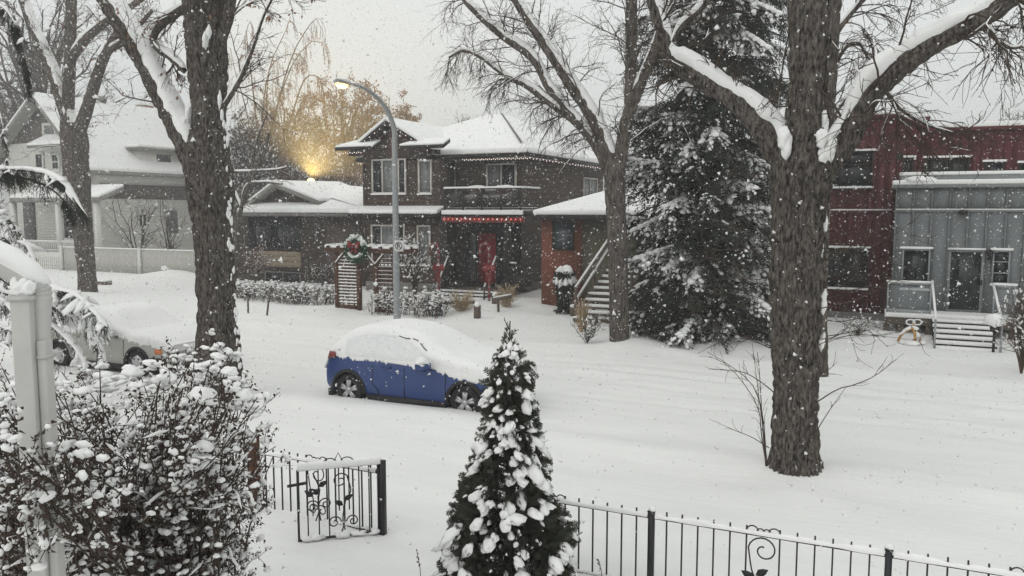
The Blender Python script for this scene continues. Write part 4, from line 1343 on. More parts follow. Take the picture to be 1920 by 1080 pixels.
def straw(px, py, ytop, w_px, label, cnt=190):
    g = gd(px, py)
    z0 = gz(g[0], g[1])
    hgt = at(px, ytop, g[1])[2] - z0
    w_ = w_px / ppm(g) / 2
    rng = np.random.default_rng(px)
    o = thing('straw_grass', (g[0], g[1], z0), label, 'grass tuft', 'dry ornamental grass tufts')
    a = rng.uniform(0, 6.28, cnt)
    r = np.sqrt(rng.random(cnt))
    base = np.stack([g[0] + np.cos(a) * r * w_ * .18, g[1] + np.sin(a) * r * w_ * .18, np.full(cnt, z0 - .08)], -1)
    lean = np.stack([np.cos(a) * r * w_ * .8, np.sin(a) * r * w_ * .8, hgt * 1.45 * rng.uniform(.25, 1.05, cnt)], -1)
    P = np.stack([base + lean * np.array([t ** 1.25, t ** 1.25, 1]) * np.array([1, 1, t - .28 * t * t * t]) for t in np.linspace(0, 1.1, 6)], 1)
    part('blades', MB().add(*tubes(P, np.full((cnt, 6), .010) * np.linspace(1, .8, 6), 3)), STRAW, o)
    lm = MB()
    m = rng.random(cnt) < .04
    C = P[m, 4]
    s = rng.uniform(.015, .03, len(C))
    add_lumps(lm, C, np.stack([s * 1.5, s, s], -1), 1, None, 1)
    part('snow', lm, SNOW, o, smooth=True, kind='stuff')


straw(865, 592, 545, 52, 'pale dry grass tuft behind the square post, left of the steps')
straw(950, 583, 533, 46, 'pale dry grass tuft at the right end of the porch steps')
straw(1092, 628, 560, 34, 'brownish dry grass tuft at the foot of the wooden stairs', 130)


def shrub(px, py, ytop, w_px, label, n0=None, stems=14, k2=7, k3=4, leafy=0.0, snow=.2, name='bare_shrub', cat='shrub', group=None, up=.12, tm=TWIG, leafm=DEAD, rr=.02):
    g = gd(px, py) if n0 is None else at(px, py, n0)
    z0 = gz(g[0], g[1])
    hgt = at(px, ytop, g[1])[2] - z0
    w_ = w_px / ppm(g) / 2
    rng = np.random.default_rng(px * 3 + py)
    o = thing(name, (g[0], g[1], z0), label, cat, group)
    a = rng.uniform(0, 6.28, stems)
    r = rng.uniform(.2, 1, stems)
    tip = np.stack([np.cos(a) * r * w_, np.sin(a) * r * w_, hgt * rng.uniform(.75, 1.0, stems)], -1)
    P = np.stack([np.array([g[0], g[1], z0 - .05]) + tip * np.array([t ** 1.3, t ** 1.3, t]) + rng.normal(0, .04 * hgt * t, (stems, 3)) for t in np.linspace(0, 1, 6)], 1)
    R = np.full((stems, 6), rr * max(.6, hgt / 2)) * np.linspace(1, .35, 6)
    mb = MB().add(*tubes(P, R, 5))
    P2, R2 = grow(P, R, k2, (.25 * hgt, .5 * hgt), (.4, 1.0), 5, .25, 1, .6, .006, up, rng=rng)
    mb.add(*tubes(P2, R2, 3))
    P3, R3 = grow(P2, R2, k3, (.08 * hgt, .25 * hgt), (.4, 1.0), 4, .25, 1, .6, .005, up, rng=rng)
    mb.add(*tubes(P3, R3, 3))
    part('branches', mb, tm, o, kind='stuff')
    if leafy:
        lv = MB()
        m = rng.random(len(P3)) < leafy
        for q in (1, 3):
            leaves(lv, P3[m, q], P3[m, q] - P3[m, 0], (.04 * hgt, .08 * hgt), rng)
        part('leaves', lv, leafm, o, kind='stuff')
    if snow:
        sn = MB()
        for Q, fr, s0 in ((P2, snow, .022), (P3, snow, .018)):
            m = rng.random(len(Q)) < fr
            C = Q[m, 2]
            s = rng.uniform(.6, 1.6, len(C)) * s0 * max(.7, hgt / 1.8)
            add_lumps(sn, C + (0, 0, .005), np.stack([s * 2.2, s, s], -1), 1, Q[m, 3] - Q[m, 1], 2)
        part('snow', sn, SNOW, o, smooth=True, kind='stuff')
    return o


shrub(778, 553, 440, 80, 'bare dark shrub with snow lined branches by the tall narrow window', n0=28.5, snow=.5)
shrub(478, 535, 470, 60, 'twiggy brown shrub against the left end of the bungalow wall', n0=30.8, leafy=.7, leafm=RUST, snow=.5)
shrub(605, 535, 495, 70, 'low reddish shrub at the right end of the bungalow wall', n0=31.0, leafy=.6, leafm=DEAD, snow=.4)
shrub(262, 520, 365, 110, 'bare spreading shrub before the white house side wall, left one', n0=34.5, snow=.12, stems=7)
shrub(325, 520, 380, 90, 'bare spreading shrub before the white house side wall, nearer the big trunk', n0=34.8, snow=.12, stems=7)
shrub(1608, 640, 596, 90, 'low snow filled bush below the red house wall', snow=.8, leafy=.2)
shrub(1915, 700, 560, 80, 'reddish bare bush at the right end of the grey steps', snow=.35, tm=TWIGR, stems=18)
shrub(1100, 655, 600, 70, 'small twiggy shrub left of the leaning trunk base', snow=.5, stems=10, leafy=.3)
shrub(650, 552, 525, 40, 'tiny reddish shrub between the arbor sides', n0=27.5, snow=.6, leafy=.5, leafm=RUST)

# drooping little snow-capped conifer by the rust wall
g = gd(1058, 592)
wp = thing('weeping_conifer', (g[0], g[1], .05), 'small weeping conifer under a snow hood by the rust wall', 'conifer')
zt = at(1058, 503, g[1])[2]
w_ = 23 / ppm(g)
rng = np.random.default_rng(55)
M = 240
a = rng.uniform(0, 6.28, M)
rr_ = rng.uniform(.25, 1, M)
P = np.stack([np.stack([g[0] + np.cos(a) * w_ * rr_ * math.sin(t * 1.5) * (1 - .4 * t ** 3), g[1] + np.sin(a) * w_ * rr_ * math.sin(t * 1.5) * (1 - .4 * t ** 3), zt * (.93 - .06 * t) - t ** 3 * zt * rng.uniform(.05, .75, M)], -1) for t in np.linspace(0, 1, 7)], 1)
part('trunk', MB().tube([(g[0], g[1], -.1), (g[0], g[1], zt * .9)], .06, 8), BARK, wp)
cm = MB().add(*tubes(P, np.full((M, 7), .022), 3))
for q in range(2, 7):
    leaves(cm, np.repeat(P[:, q], 3, 0), np.repeat(P[:, q] - P[:, q - 1], 3, 0), (.10, .2), rng, .6)
part('crown', cm, NEEDLE, wp)
lm = MB()
add_lumps(lm, [(g[0], g[1], zt * .92)], [(w_ * .55, w_ * .55, .24)], 3, None, 1)
aa = np.linspace(0, 6.28, 13)[:-1]
add_lumps(lm, np.stack([g[0] + np.cos(aa) * w_ * .62, g[1] + np.sin(aa) * w_ * .62, zt * .82 - rng.uniform(0, .15, 12)], -1), np.stack([np.full(12, .24), np.full(12, .10), np.full(12, .10)], -1), 2, np.stack([np.cos(aa), np.sin(aa), np.full(12, -1.1)], -1), 6)
part('snow_hood', lm, SNOW, wp, smooth=True)

# snow covered stones and a wooden box by the white fence
for px, py, w_, lab in ((314, 518, 26, 'snow covered stone before the white board fence'), (352, 519, 20, 'dark stones stacked under snow beside the big trunk')):
    g = gd(px, py)
    z0 = gz(g[0], g[1])
    r_ = w_ / 2 / ppm(g)
    st = thing('garden_stone', (g[0], g[1], z0), lab, 'stone')
    lm = MB(); add_lumps(lm, [(g[0], g[1], z0 - .02)], [(r_, r_ * .8, r_ * .8)], 2, None, px)
    part('stone', lm, FOUND, st, smooth=True)
    lm = MB(); add_lumps(lm, [(g[0], g[1], z0 + r_ * .45)], [(r_ * .95, r_ * .8, r_ * .55)], 2, None, px + 1)
    part('snow_cap', lm, SNOW, st, smooth=True)
g = gd(196, 537)
bx = thing('wooden_box', (g[0], g[1], 0.05), 'low wooden box in the snow right of the far left trunk', 'box')
part('box', MB().box(g[0] - .3, g[0] + .3, g[1] - .2, g[1] + .2, -.05, .25), WOODG, bx)
part('snow_cap', MB().box(g[0] - .31, g[0] + .31, g[1] - .21, g[1] + .21, .253, .33), SNOW, bx, bevel=.03)

# yellow wooden ornament with snowy loops by the red house deck
g = gd(1712, 648)
n0 = g[1]
orn = thing('wooden_ornament', (g[0], n0, 0), 'bent yellow wooden garden ornament with snowy loops before the grey deck', 'ornament')
def P2(px, py, dn=0.0): return at(px, py, n0 + dn)
part('leg', MB().tube(catmull([P2(1683, 640), P2(1690, 628), P2(1700, 620), P2(1711, 616)], 5), .035, 7), YELLOWW, orn, smooth=True)
part('leg', MB().tube(catmull([P2(1726, 643, .1), P2(1723, 630, .1), P2(1717, 618, .05), P2(1712, 612)], 5), .035, 7), YELLOWW, orn, smooth=True)
part('leg', MB().tube(catmull([P2(1716, 640, -.15), P2(1715, 628, -.1), P2(1712, 616)], 5), .035, 7), YELLOWW, orn, smooth=True)
for sgn, cx in ((-1, 1707), (1, 1720)):
    part('loop', MB().tube([P2(cx + 8 * math.cos(a), 604 + 5 * math.sin(a)) for a in np.linspace(0, 2 * math.pi, 17)], .022, 6, cap=False), SNOWF, orn, smooth=True)
part('neck', MB().tube([P2(1712, 616), P2(1713, 606)], .03, 7), YELLOWW, orn)
lm = MB()
add_lumps(lm, [P2(1692, 624), P2(1702, 617), P2(1716, 616), P2(1720, 628, -.02), P2(1700, 644, -.1), P2(1728, 643, .1), P2(1712, 645, -.2)], [(.13, .06, .05), (.13, .06, .05), (.1, .06, .06), (.12, .06, .05), (.2, .12, .08), (.12, .1, .06), (.2, .12, .08)], 2, np.array([[1, 0, .9], [1, 0, .6], [1, 0, -.5], [.4, 0, -1.], [1., 0, 0], [1., 0, 0], [1., 0, 0]]), 8)
part('snow', lm, SNOW, orn, smooth=True)

# ------------------------------------------------------------------ cars
def car_profile(kind):
    if kind == 'hatch':
        L, W = 4.02, 1.70
        top = [(0, .62), (.02, .80), (.08, .98), (.30, 1.21), (.58, 1.39), (.95, 1.48), (1.4, 1.51), (1.85, 1.475), (2.3, 1.34), (2.8, 1.12), (3.12, 1.0), (3.5, .91), (3.8, .79), (3.97, .66), (4.02, .52)]
        wheels = (.63, 3.27)
    else:
        L, W = 4.6, 1.76
        top = [(0, .62), (.03, .80), (.15, .92), (.8, .97), (1.05, 1.03), (1.55, 1.34), (1.9, 1.42), (2.4, 1.42), (2.75, 1.34), (3.2, 1.06), (3.45, .95), (4.0, .88), (4.4, .76), (4.56, .62), (4.6, .5)]
        wheels = (.9, 3.62)
    return L, W, np.array(top), wheels


def build_car(kind, s_rear, n_near, paint, label, snowline, group=None):
    L, W, top, wheels = car_profile(kind)
    hw = W / 2
    tops = catmull(top, 8)
    c = thing('parked_car', (s_rear + L / 2, n_near + hw, 0), label, 'car', group)
    O = np.array([s_rear, n_near + hw, -.06])
    xs = np.linspace(0, L, 130)
    ztop = np.interp(xs, tops[:, 0], tops[:, 1])
    def section(x, zt):
        e = abs((x - L / 2) / (L / 2))
        ws = hw * (1 - .16 * e ** 5)
        zb = .2 + .10 * max(0, e - .85) / .15
        belt = min(.92, zt - .05)
        k = np.clip((zt - .95) / .5, 0, 1)
        wt = ws * (.95 - .23 * k)
        pts = np.array([(ws * .90, zb), (ws * .97, zb + .08), (ws, .52), (ws * .99, .70), (ws * .96, belt), (ws * .96 * (1 - k * .5) + wt * k * .5, belt + (zt - belt) * .5), (wt, zt - .05 - .03 * k), (wt * .86, zt - .012), (wt * .45, zt), (0, zt)])
        pts[:, 1] = np.maximum.accumulate(pts[:, 1])
        return resample(catmull(np.c_[pts, np.zeros(len(pts))], 8), n=44)[:, :2]
    secs = [section(x, z) for x, z in zip(xs, ztop)]
    G = np.array([[(x, -y, z) for y, z in s] + [(x, y, z) for y, z in s[::-1][1:]] for x, s in zip(xs, secs)])
    nx, ny = G.shape[:2]
    # wheel arches: push side vertices inside each arch circle onto its rim
    ra = .385
    inside = np.zeros((nx, ny), bool)
    for wx in wheels:
        dx, dz = G[..., 0] - wx, G[..., 2] - .32
        d = np.hypot(dx, dz)
        m = (d < ra) & (np.abs(G[..., 1]) > hw * .6)
        near = m & (d > ra - .06)
        f = np.where(near, ra / np.maximum(d, 1e-6), 1)
        G[..., 0] = wx + dx * f
        G[..., 2] = .32 + dz * f
        inside |= m & ~near
    i, j = np.meshgrid(np.arange(nx - 1), np.arange(ny - 1), indexing='ij')
    F = np.stack([i * ny + j, (i + 1) * ny + j, (i + 1) * ny + j + 1, i * ny + j + 1], -1)
    keep = ~(inside[:-1, :-1] | inside[1:, :-1] | inside[:-1, 1:] | inside[1:, 1:])
    mb = MB().add(G.reshape(-1, 3) + O, F[keep])
    mb.F.append(np.array([list(range(ny))[::-1]]))
    mb.F.append(np.array([list((nx - 1) * ny + np.arange(ny))]))
    part('body', mb, paint, c, smooth=True)
    un = MB().box(O[0] + .25, O[0] + L - .25, O[1] - hw * .75, O[1] + hw * .75, .08, .55)
    part('underbody', un, BLACKP, c)
    part('sill', MB().box(O[0] + wheels[0] + .42, O[0] + wheels[1] - .42, O[1] - hw - .005, O[1] - hw + .1, .06, .22).box(O[0] + .12, O[0] + wheels[0] - .42, O[1] - hw * .97, O[1] - hw + .2, .1, .24), BLACKP, c)
    for wx in wheels:
        arc = [O + (wx + ra * math.cos(a), -hw * .985, .32 + ra * math.sin(a)) for a in np.linspace(-.15, math.pi + .15, 25)]
        part('wheel_arch', MB().tube(arc, .035, 6), BLACKP, c, smooth=True)
        for sd_ in (-1, 1):
            wc_ = O + (wx, sd_ * (hw - .12), .32)
            wl2 = part('wheel', MB().lathe(wc_, (0, sd_, 0), [(-.1, .19), (-.1, .29), (-.07, .315), (.07, .315), (.1, .30), (.105, .225), (.06, .215)], 36), RUBBER, c, smooth=True)
            rim = MB().lathe(wc_, (0, sd_, 0), [(.04, 0), (.05, .22), (.10, .228), (.112, .215), (.1, .2)], 36)
            part('rim', rim, mat('dark rim', (.04, .04, .042), .5, .1, 8, metal=.3), wl2, smooth=True)
            if sd_ < 0:
                if kind == 'hatch':
                    for q in range(10):
                        a = 2 * math.pi * (q // 2) / 5 + (.17 if q % 2 else -.17) + .3
                        d = np.array([math.cos(a), 0, math.sin(a)])
                        part('spoke', MB().bar(wc_ + d * .05 + (0, -.1, 0), wc_ + d * .215 + (0, -.085, 0), .03, .05, np.cross(d, (0, 1, 0))), ALLOY, wl2)
                    part('hub', MB().lathe(wc_ + (0, -.09, 0), (0, -1, 0), [(0, .06), (.03, .05), (.03, 0)], 14), ALLOY, wl2)
                else:
                    part('hub_cap', MB().lathe(wc_ + (0, -.09, 0), (0, -1, 0), [(0, .2), (.02, .17), (.035, .08), (.035, 0)], 24), ALLOY, wl2, smooth=True)
                    for q in range(6):
                        a = 2 * math.pi * q / 6
                        d = np.array([math.cos(a), 0, math.sin(a)])
                        part('slot', MB().lathe(wc_ + d * .13 + (0, -.105, 0), (0, -1, 0), [(0, .032), (.012, .032), (.012, 0)], 8), BLACKP, wl2)
    # mirror and its cap of snow
    mx = 2.5 if kind == 'hatch' else 2.95
    mc = O + (mx, -hw - .20, 1.0)
    mi = part('mirror', MB().add(np.sign(ICO[3][0]) * np.abs(ICO[3][0]) ** .6 * np.array([.15, .11, .075]) + mc, ICO[3][1]).bar(mc + (0, .08, -.05), mc + (0, .22, -.1), .08, .05), paint, c, smooth=True)
    lm = MB(); add_lumps(lm, [mc + (0, 0, .055)], [(.15, .13, .10)], 3, None, 2)
    part('snow_cap', lm, SNOW, mi, smooth=True)
    # door seams, handles
    for x in ((1.22, 1.95, 2.86) if kind == 'hatch' else (1.5, 2.3, 3.2)):
        se = MB().tube([O + (x + (.12 if z < .45 and x == 1.22 else 0), -hw * (1.0 if z < .7 else .985) - .0, z) for z in np.linspace(.26, .86, 6)], .008, 4)
        part('door_seam', se, BLACKP, c)
    for x in (1.45, 2.22):
        h_ = O + (x, -hw * .985 - .02, .86)
        part('door_handle', MB().bar(h_, h_ + (.2, 0, -.005), .035, .03), paint, c)
    # rear lamp, front lamp
    if kind == 'hatch':
        part('rear_lamp', MB().prism([O + (.07, -hw * .90, .90), O + (.30, -hw * .975, .96), O + (.26, -hw * .955, 1.06), O + (.13, -hw * .90, 1.06)], (.0, .12, 0)), REDLENS, c)
        part('headlight', MB().prism([O + (3.6, -hw * .985, .70), O + (3.9, -hw * .88, .68), O + (3.84, -hw * .86, .76), O + (3.55, -hw * .965, .80)], (0, .1, 0)), GLASSL, c)
    else:
        part('marker_lamp', MB().prism([O + (4.18, -hw * .965, .60), O + (4.36, -hw * .93, .60), O + (4.36, -hw * .93, .70), O + (4.20, -hw * .965, .71)], (0, .08, 0)), AMBER, c)
        part('bumper', MB().prism([O + (4.05, -hw * .99, .30), O + (4.45, -hw * .93, .30), O + (4.45, -hw * .93, .50), O + (4.05, -hw * .99, .50)], (0, .05, 0)), BLACKP, c)
    # snow lying on roof, hood and glass
    rng = np.random.default_rng(int(L * 10))
    rows = []
    for x, s in zip(xs, secs):
        zs = np.interp(x, *zip(*snowline)) + (vnoise(np.array([[x * 4, 0, 3.3]]), 4)[0] - .5) * .06 + (vnoise(np.array([[x * 30, 0, 1.3]]), 5)[0] - .5) * .08
        zs = min(zs, s[-1][1] - .02)
        q = s[s[:, 1] >= zs]
        if len(q) < 3:
            q = s[-3:]
        q = resample(np.c_[q, np.zeros(len(q))], n=26)[:, :2]
        tg = np.gradient(q, axis=0)
        nr = unit(np.c_[tg[:, 1], -tg[:, 0]])
        up = np.clip(nr[:, 1], 0, 1)
        th_ = .020 + .11 * up ** 1.4
        th_ *= np.clip(np.arange(26) / 2.5, .35, 1)
        q = q + nr * th_[:, None]
        q = np.vstack([s[s[:, 1] >= zs][0] - nr[0] * .01 if (s[:, 1] >= zs).any() else q[0], q])
        rows.append([(x, -y, z) for y, z in q] + [(x, y, z) for y, z in q[::-1][1:]])
    S = np.array(rows)
    S[..., 2] += (fbm(S * np.array([3, 3, 0]) + 9, 2, 2) - .5) * .06 * np.clip(S[..., 2] - .9, 0, .4)
    S[..., 1] *= 1 + (fbm(S * 9, 7, 2)[..., None][..., 0] - .5) * .014
    for e, dx in ((0, -.035), (1, -.03), (2, -.02), (-1, .06), (-2, .045), (-3, .02)):
        S[e, :, 0] += dx
    k, m = S.shape[:2]
    i, j = np.meshgrid(np.arange(k - 1), np.arange(m - 1), indexing='ij')
    F = np.stack([i * m + j, (i + 1) * m + j, (i + 1) * m + j + 1, i * m + j + 1], -1).reshape(-1, 4)
    mb = MB().add(S.reshape(-1, 3) + O, F)
    mb.F.append(np.array([list(range(m))[::-1]]))
    mb.F.append(np.array([list((k - 1) * m + np.arange(m))]))
    part('snow_cover', mb, SNOW, c, smooth=True)
    xa_, xb_ = (.5, 2.5) if kind == 'hatch' else (1.3, 3.0)
    rows_ = [r_ for r_ in range(len(xs)) if xa_ < xs[r_] < xb_]
    gl_ = []
    for r_ in rows_:
        near_ = S[r_, :27]
        z0_, z1_ = 1.02, near_[-1][2] - .17 - .10 * max(0, (xs[r_] - xb_ + .7) / .7)
        q = near_[:, [1, 2]]
        o_ = np.argsort(q[:, 1])
        if z1_ - z0_ < .05: continue
        zz_ = np.linspace(z0_, z1_, 9)
        gl_.append([(xs[r_], np.interp(z_, q[o_, 1], q[o_, 0]) - .007, z_) for z_ in zz_])
    gl_ = np.array(gl_)
    i, j = np.meshgrid(np.arange(len(gl_) - 1), np.arange(8), indexing='ij')
    part('side_window', MB().add(gl_.reshape(-1, 3) + O, np.stack([i * 9 + j, (i + 1) * 9 + j, (i + 1) * 9 + j + 1, i * 9 + j + 1], -1).reshape(-1, 4)), FROST, c, smooth=True, label='side glass frosted with thin snow')
    if kind == 'hatch':    # dark gaps where the windscreen pillar shows through the snow
        pil = MB()
        for x0_, x1_ in ((1.72, 2.0), (2.04, 2.20), (2.24, 2.46), (2.50, 2.58)):
            pts = []
            for r_ in range(len(xs)):
                if x0_ < xs[r_] < x1_:
                    nr_ = S[r_, :27]
                    q = nr_[:, [1, 2]]; o_ = np.argsort(q[:, 1])
                    z_ = nr_[-1][2] - .145 - .03 * math.sin(xs[r_] * 11)
                    pts.append(O + (xs[r_], np.interp(z_, q[o_, 1], q[o_, 0]) - .002, z_))
            if len(pts) > 2:
                pil.tube(pts, .011, 5)
        part('pillar_trim', pil, BLACKP, c, kind='stuff')
    return c


fw = gd(873, 780, .0)
nb = fw[1] - .05
build_car('hatch', fw[0] - 3.27, nb, BLUE, 'blue hatchback parked across the gate, roof and windows under snow', [(0, .93), (.3, .93), (1.2, .92), (2.2, .88), (2.7, .86), (3.2, .72), (3.5, .70), (3.8, .70), (4.02, .60)])
fw2 = at(256, 690, nb + .1)
build_car('sedan', fw2[0] - 3.62, nb + .1, SILVER, 'beige silver sedan under snow behind the leafy bush and big trunk', [(0, .8), (2.6, .96), (3.0, .93), (3.4, .82), (4.0, .76), (4.6, .62)])

# ------------------------------------------------------------------ wrought iron fence and gate
NFE = 7.75
sA, sB = at(1222, 950, NFE)[0], at(1667, 1030, NFE)[0]
PER = sB - sA
zt1 = at(1222, 966, NFE)[2]
zt = (zt1 + at(1667, 1044, NFE)[2]) / 2
zbr = at(1078, 1070, NFE)[2]
TIP = .07
bar_me = MB().box(-.0075, .0075, -.0075, .0075, 0, zt + TIP - zbr + .1).mesh('bar', (0, 0, 0), IRON)


def spiral(c, r0, turns, a0, sgn, plane, k=26, shrink=.22):
    ex, ez = plane
    out = []
    for t in np.linspace(0, 1, k):
        r = r0 * (1 - (1 - shrink) * t)
        a = a0 + sgn * turns * 2 * math.pi * t
        out.append(c + ex * r * math.cos(a) + ez * r * math.sin(a))
    return np.array(out)


def leaf_shape(c, d, size, nrm):
    d = unit(d); sdv = unit(np.cross(d, nrm))
    pts = [c, c + d * size * .35 + sdv * size * .28, c + d * size * .7 + sdv * size * .2, c + d * size, c + d * size * .7 - sdv * size * .2, c + d * size * .35 - sdv * size * .28]
    return [p - np.asarray(nrm) * .005 for p in pts], np.asarray(nrm) * .01


def fence_panel(x0, x1, label, first_post=True, last_post=False, scroll=True, cutx=None, nbar=6):
    f = thing('iron_fence_panel', (x0, NFE, 0), label, 'fence', 'black iron fence panels along the front yard')
    ca, cb_ = x0, x1
    mid, half = (x0 + x1) / 2 if scroll else None, .155
    part('rail', MB().box(ca, cb_, NFE - .014, NFE + .014, zt - .018, zt).box(ca, cb_, NFE - .014, NFE + .014, zbr - .01, zbr + .012), IRON, f)
    xs = []
    for k in range(nbar):
        xs += [x0 + (mid - half - x0) * (k + 1) / (nbar + .0), x1 - (x1 - mid - half) * (k + 1) / (nbar + .0)]
    for x in xs:
        put('bar', bar_me, f, (x, NFE, zbr - .1))
    if scroll:
        ex, ez = np.array([1., 0, 0]), np.array([0, 0, 1.])
        c = np.array([mid + .01, NFE - .0, zt - .16])
        s_ = spiral(c, .145, 1.25, math.pi * .97, -1, (ex, ez))
        stem = catmull([np.array([mid - .07, NFE, zbr + .02]), np.array([mid - .06, NFE, zbr + .25]), np.array([mid - .10, NFE, zt - .36]), s_[0]], 6)
        part('scroll', MB().tube(np.vstack([stem[:-1], s_]), .008, 5), IRON, f)
        lf = MB()
        for (c_, d_) in ((np.array([mid - .06, NFE, zt - .42]), np.array([.8, 0, .5])), (np.array([mid - .07, NFE, zt - .46]), np.array([-.8, 0, .4]))):
            p_, o_ = leaf_shape(c_, d_, .14, np.array([0, 1., 0]))
            lf.prism(p_, o_)
        part('leaf', lf, IRON, f)
        s2 = spiral(np.array([mid - .06, NFE, zbr + .12]), .08, 1.2, 0, 1, (ex, ez))
        s3 = spiral(np.array([mid + .07, NFE, zbr + .12]), .08, 1.2, math.pi, -1, (ex, ez))
        part('lower_scroll', MB().tube(s2, .008, 5).tube(s3, .008, 5), IRON, f)
        cr = MB()
        for dx, r_ in ((-.10, .055), (-.025, .035), (.035, .035), (.105, .055)):
            cr.tube([np.array([mid + dx + r_ * math.cos(a), NFE, zt + .02 + r_ * math.sin(a)]) for a in np.linspace(-.4, math.pi + .4, 12)], .007, 5)
        part('crest', cr, IRON, f)
    if first_post:
        po = part('post', MB().box(x0 - .03, x0 + .03, NFE - .03, NFE + .03, -.25, zt + .05).box(x0 - .036, x0 + .036, NFE - .036, NFE + .036, zt + .052, zt + .066), IRON, f)
        lm = MB(); add_lumps(lm, [(x0, NFE, zt + .066)], [(.035, .035, .045)], 2, None, 3)
        part('snow_cap', lm, SNOW, po, smooth=True)
    # snow lying along the top rail
    xx = np.arange(ca + .04, cb_ - .03, .02)
    w_ = .018 + .014 * vnoise(np.c_[xx * 6, xx * 0, xx * 0 + x0], 4)
    hh = .022 + .032 * vnoise(np.c_[xx * 4, xx * 0 + 3, xx * 0 + x0], 5)
    ang = np.linspace(-.3, math.pi + .3, 9)
    V = np.stack([np.repeat(xx[:, None], 9, 1), NFE + w_[:, None] * np.cos(ang), zt + .002 + np.maximum(np.sin(ang), -.2) * hh[:, None]], -1)
    k = len(xx)
    i, j = np.meshgrid(np.arange(k - 1), np.arange(8), indexing='ij')
    F = np.stack([i * 9 + j, (i + 1) * 9 + j, (i + 1) * 9 + j + 1, i * 9 + j + 1], -1).reshape(-1, 4)
    part('snow_on_rail', MB().add(V.reshape(-1, 3), F), SNOW, f, smooth=True)
    xx = np.arange(ca + .04, cb_ - .03, .05)
    lm = MB()
    add_lumps(lm, np.c_[xx, xx * 0 + NFE, xx * 0 + zbr + .01], np.c_[xx * 0 + .05, .02 + .01 * RNG.random(len(xx)), .012 + .03 * RNG.random(len(xx))], 1, np.tile(np.array([1., 0, 0]), (len(xx), 1)), 5)
    part('snow_on_bottom_rail', lm, SNOW, f, smooth=True)
    return f


fence_panel(sA, sB, 'black iron fence panel with full scroll and leaves between two snow capped posts')
fence_panel(sB, sB + PER, 'black iron fence panel running out of view at the lower right corner')
fence_panel(sA - PER, sA, 'black iron fence panel half hidden by the snowy cedar')
gpx = at(716, 880, NFE)[0]
wpx = at(476, 860, NFE)[0]
fence_panel(wpx + .06, gpx - .03, 'black iron fence panel between the brown wooden post and the open gate', first_post=False)
wp_ = thing('fence_post', (wpx, NFE, 0), 'square brown wooden fence post rising out of the leafy bush', 'post')
part('shaft', MB().box(wpx - .06, wpx + .055, NFE - .055, NFE + .055, -.3, at(476, 815, NFE)[2]), TIMBER, wp_)
lm = MB(); add_lumps(lm, [(wpx, NFE, at(476, 815, NFE)[2])], [(.07, .07, .07)], 2, None, 3)
part('snow_cap', lm, SNOW, wp_, smooth=True)

# the gate, swung open towards the house
gA = np.array([gpx, NFE, 0.0])
gE = gd(561, 1018)
gE = np.array([gE[0], gE[1], 0.0])
gdir = unit(gE - gA)
glen = np.linalg.norm(gE - gA)
gnrm = np.array([-gdir[1], gdir[0], 0])
gt, gb0 = at(716, 868, NFE)[2], at(716, 998, NFE)[2] + .03
gate = thing('iron_gate', gA, 'black iron scrollwork garden gate standing open, thick snow on top', 'gate')
def gp_(u_, z): return gA + gdir * (u_ * glen) + np.array([0, 0, z])
po = part('gate_post', MB().box(gpx - .035, gpx + .035, NFE - .035, NFE + .035, -.2, gt + .03), IRON, gate)
frm = MB().bar(gp_(.03, gt), gp_(1, gt), .028, .022).bar(gp_(.03, gb0), gp_(1, gb0 - .02), .028, .022).bar(gp_(1, gb0 - .18), gp_(1, gt), .026, .026, gdir)
frm.bar(gp_(.05, gb0), gp_(.05, gt), .022, .022, gdir)
part('gate_frame', frm, IRON, gate)
for u_ in (.16, .28, .40, .52, .64, .76, .89):
    z0_, z1_ = gb0, gt
    if u_ in (.40, .52): z0_, z1_ = gb0 + .3, gt
    part('bar', MB().bar(gp_(u_, z0_), gp_(u_, z1_), .015, .015, gdir), IRON, gate)
part('latch', MB().bar(gp_(.9, gt - .16), gp_(1.12, gt - .18), .02, .03), IRON, gate)
ex, ez = -gdir, np.array([0, 0, 1.])
sc = MB()
for (u_, z_, r_, a0, sg_) in ((.50, gt - .17, .10, 0.2, 1), (.36, gb0 + .16, .075, math.pi * 1.0, -1), (.58, gb0 + .16, .08, 0, 1), (.68, gb0 + .40, .075, math.pi, -1), (.84, gb0 + .38, .08, 0, 1)):
    sc.tube(spiral(gp_(u_, z_), r_, 1.3, a0, sg_, (ex, ez)), .008, 5)
for pts in (((.45, gb0 + .03), (.48, gb0 + .2), (.44, gb0 + .42), (.38, gt - .3), (.42, gt - .12)), ((.50, gb0 + .03), (.46, gb0 + .16), (.47, gb0 + .35)), ((.74, gb0 + .2), (.77, gb0 + .4), (.75, gt - .25), (.82, gt - .05)), ((.80, gb0 + .2), (.76, gb0 + .33), (.77, gb0 + .5))):
    sc.tube(catmull([gp_(a, b) for a, b in pts], 6), .008, 5)
part('scroll', sc, IRON, gate)
lf = MB()
for (u_, z_, d_) in ((.47, gb0 + .36, .9), (.46, gb0 + .42, -.9), (.77, gt - .30, .9), (.76, gt - .22, -.9)):
    p_, o_ = leaf_shape(gp_(u_, z_), -gdir * -d_ + np.array([0, 0, .55]), .12, gnrm)
    lf.prism(p_, o_)
part('leaf', lf, IRON, gate)
cr = MB()
for u_, r_ in ((.42, .09), (.62, .09)):
    cr.tube([gp_(u_, gt + .02) + gdir * r_ * math.cos(a) + ez * r_ * math.sin(a) for a in np.linspace(0, math.pi, 12)], .007, 5)
cr.tube([gp_(.46, gt + .05), gp_(.52, gt + .17), gp_(.58, gt + .05)], .007, 5)
part('crest', cr, IRON, gate)
xx = np.linspace(.02, 1.0, 60)
hh = .05 + .03 * vnoise(np.c_[xx * 5, xx * 0, xx * 0], 4)
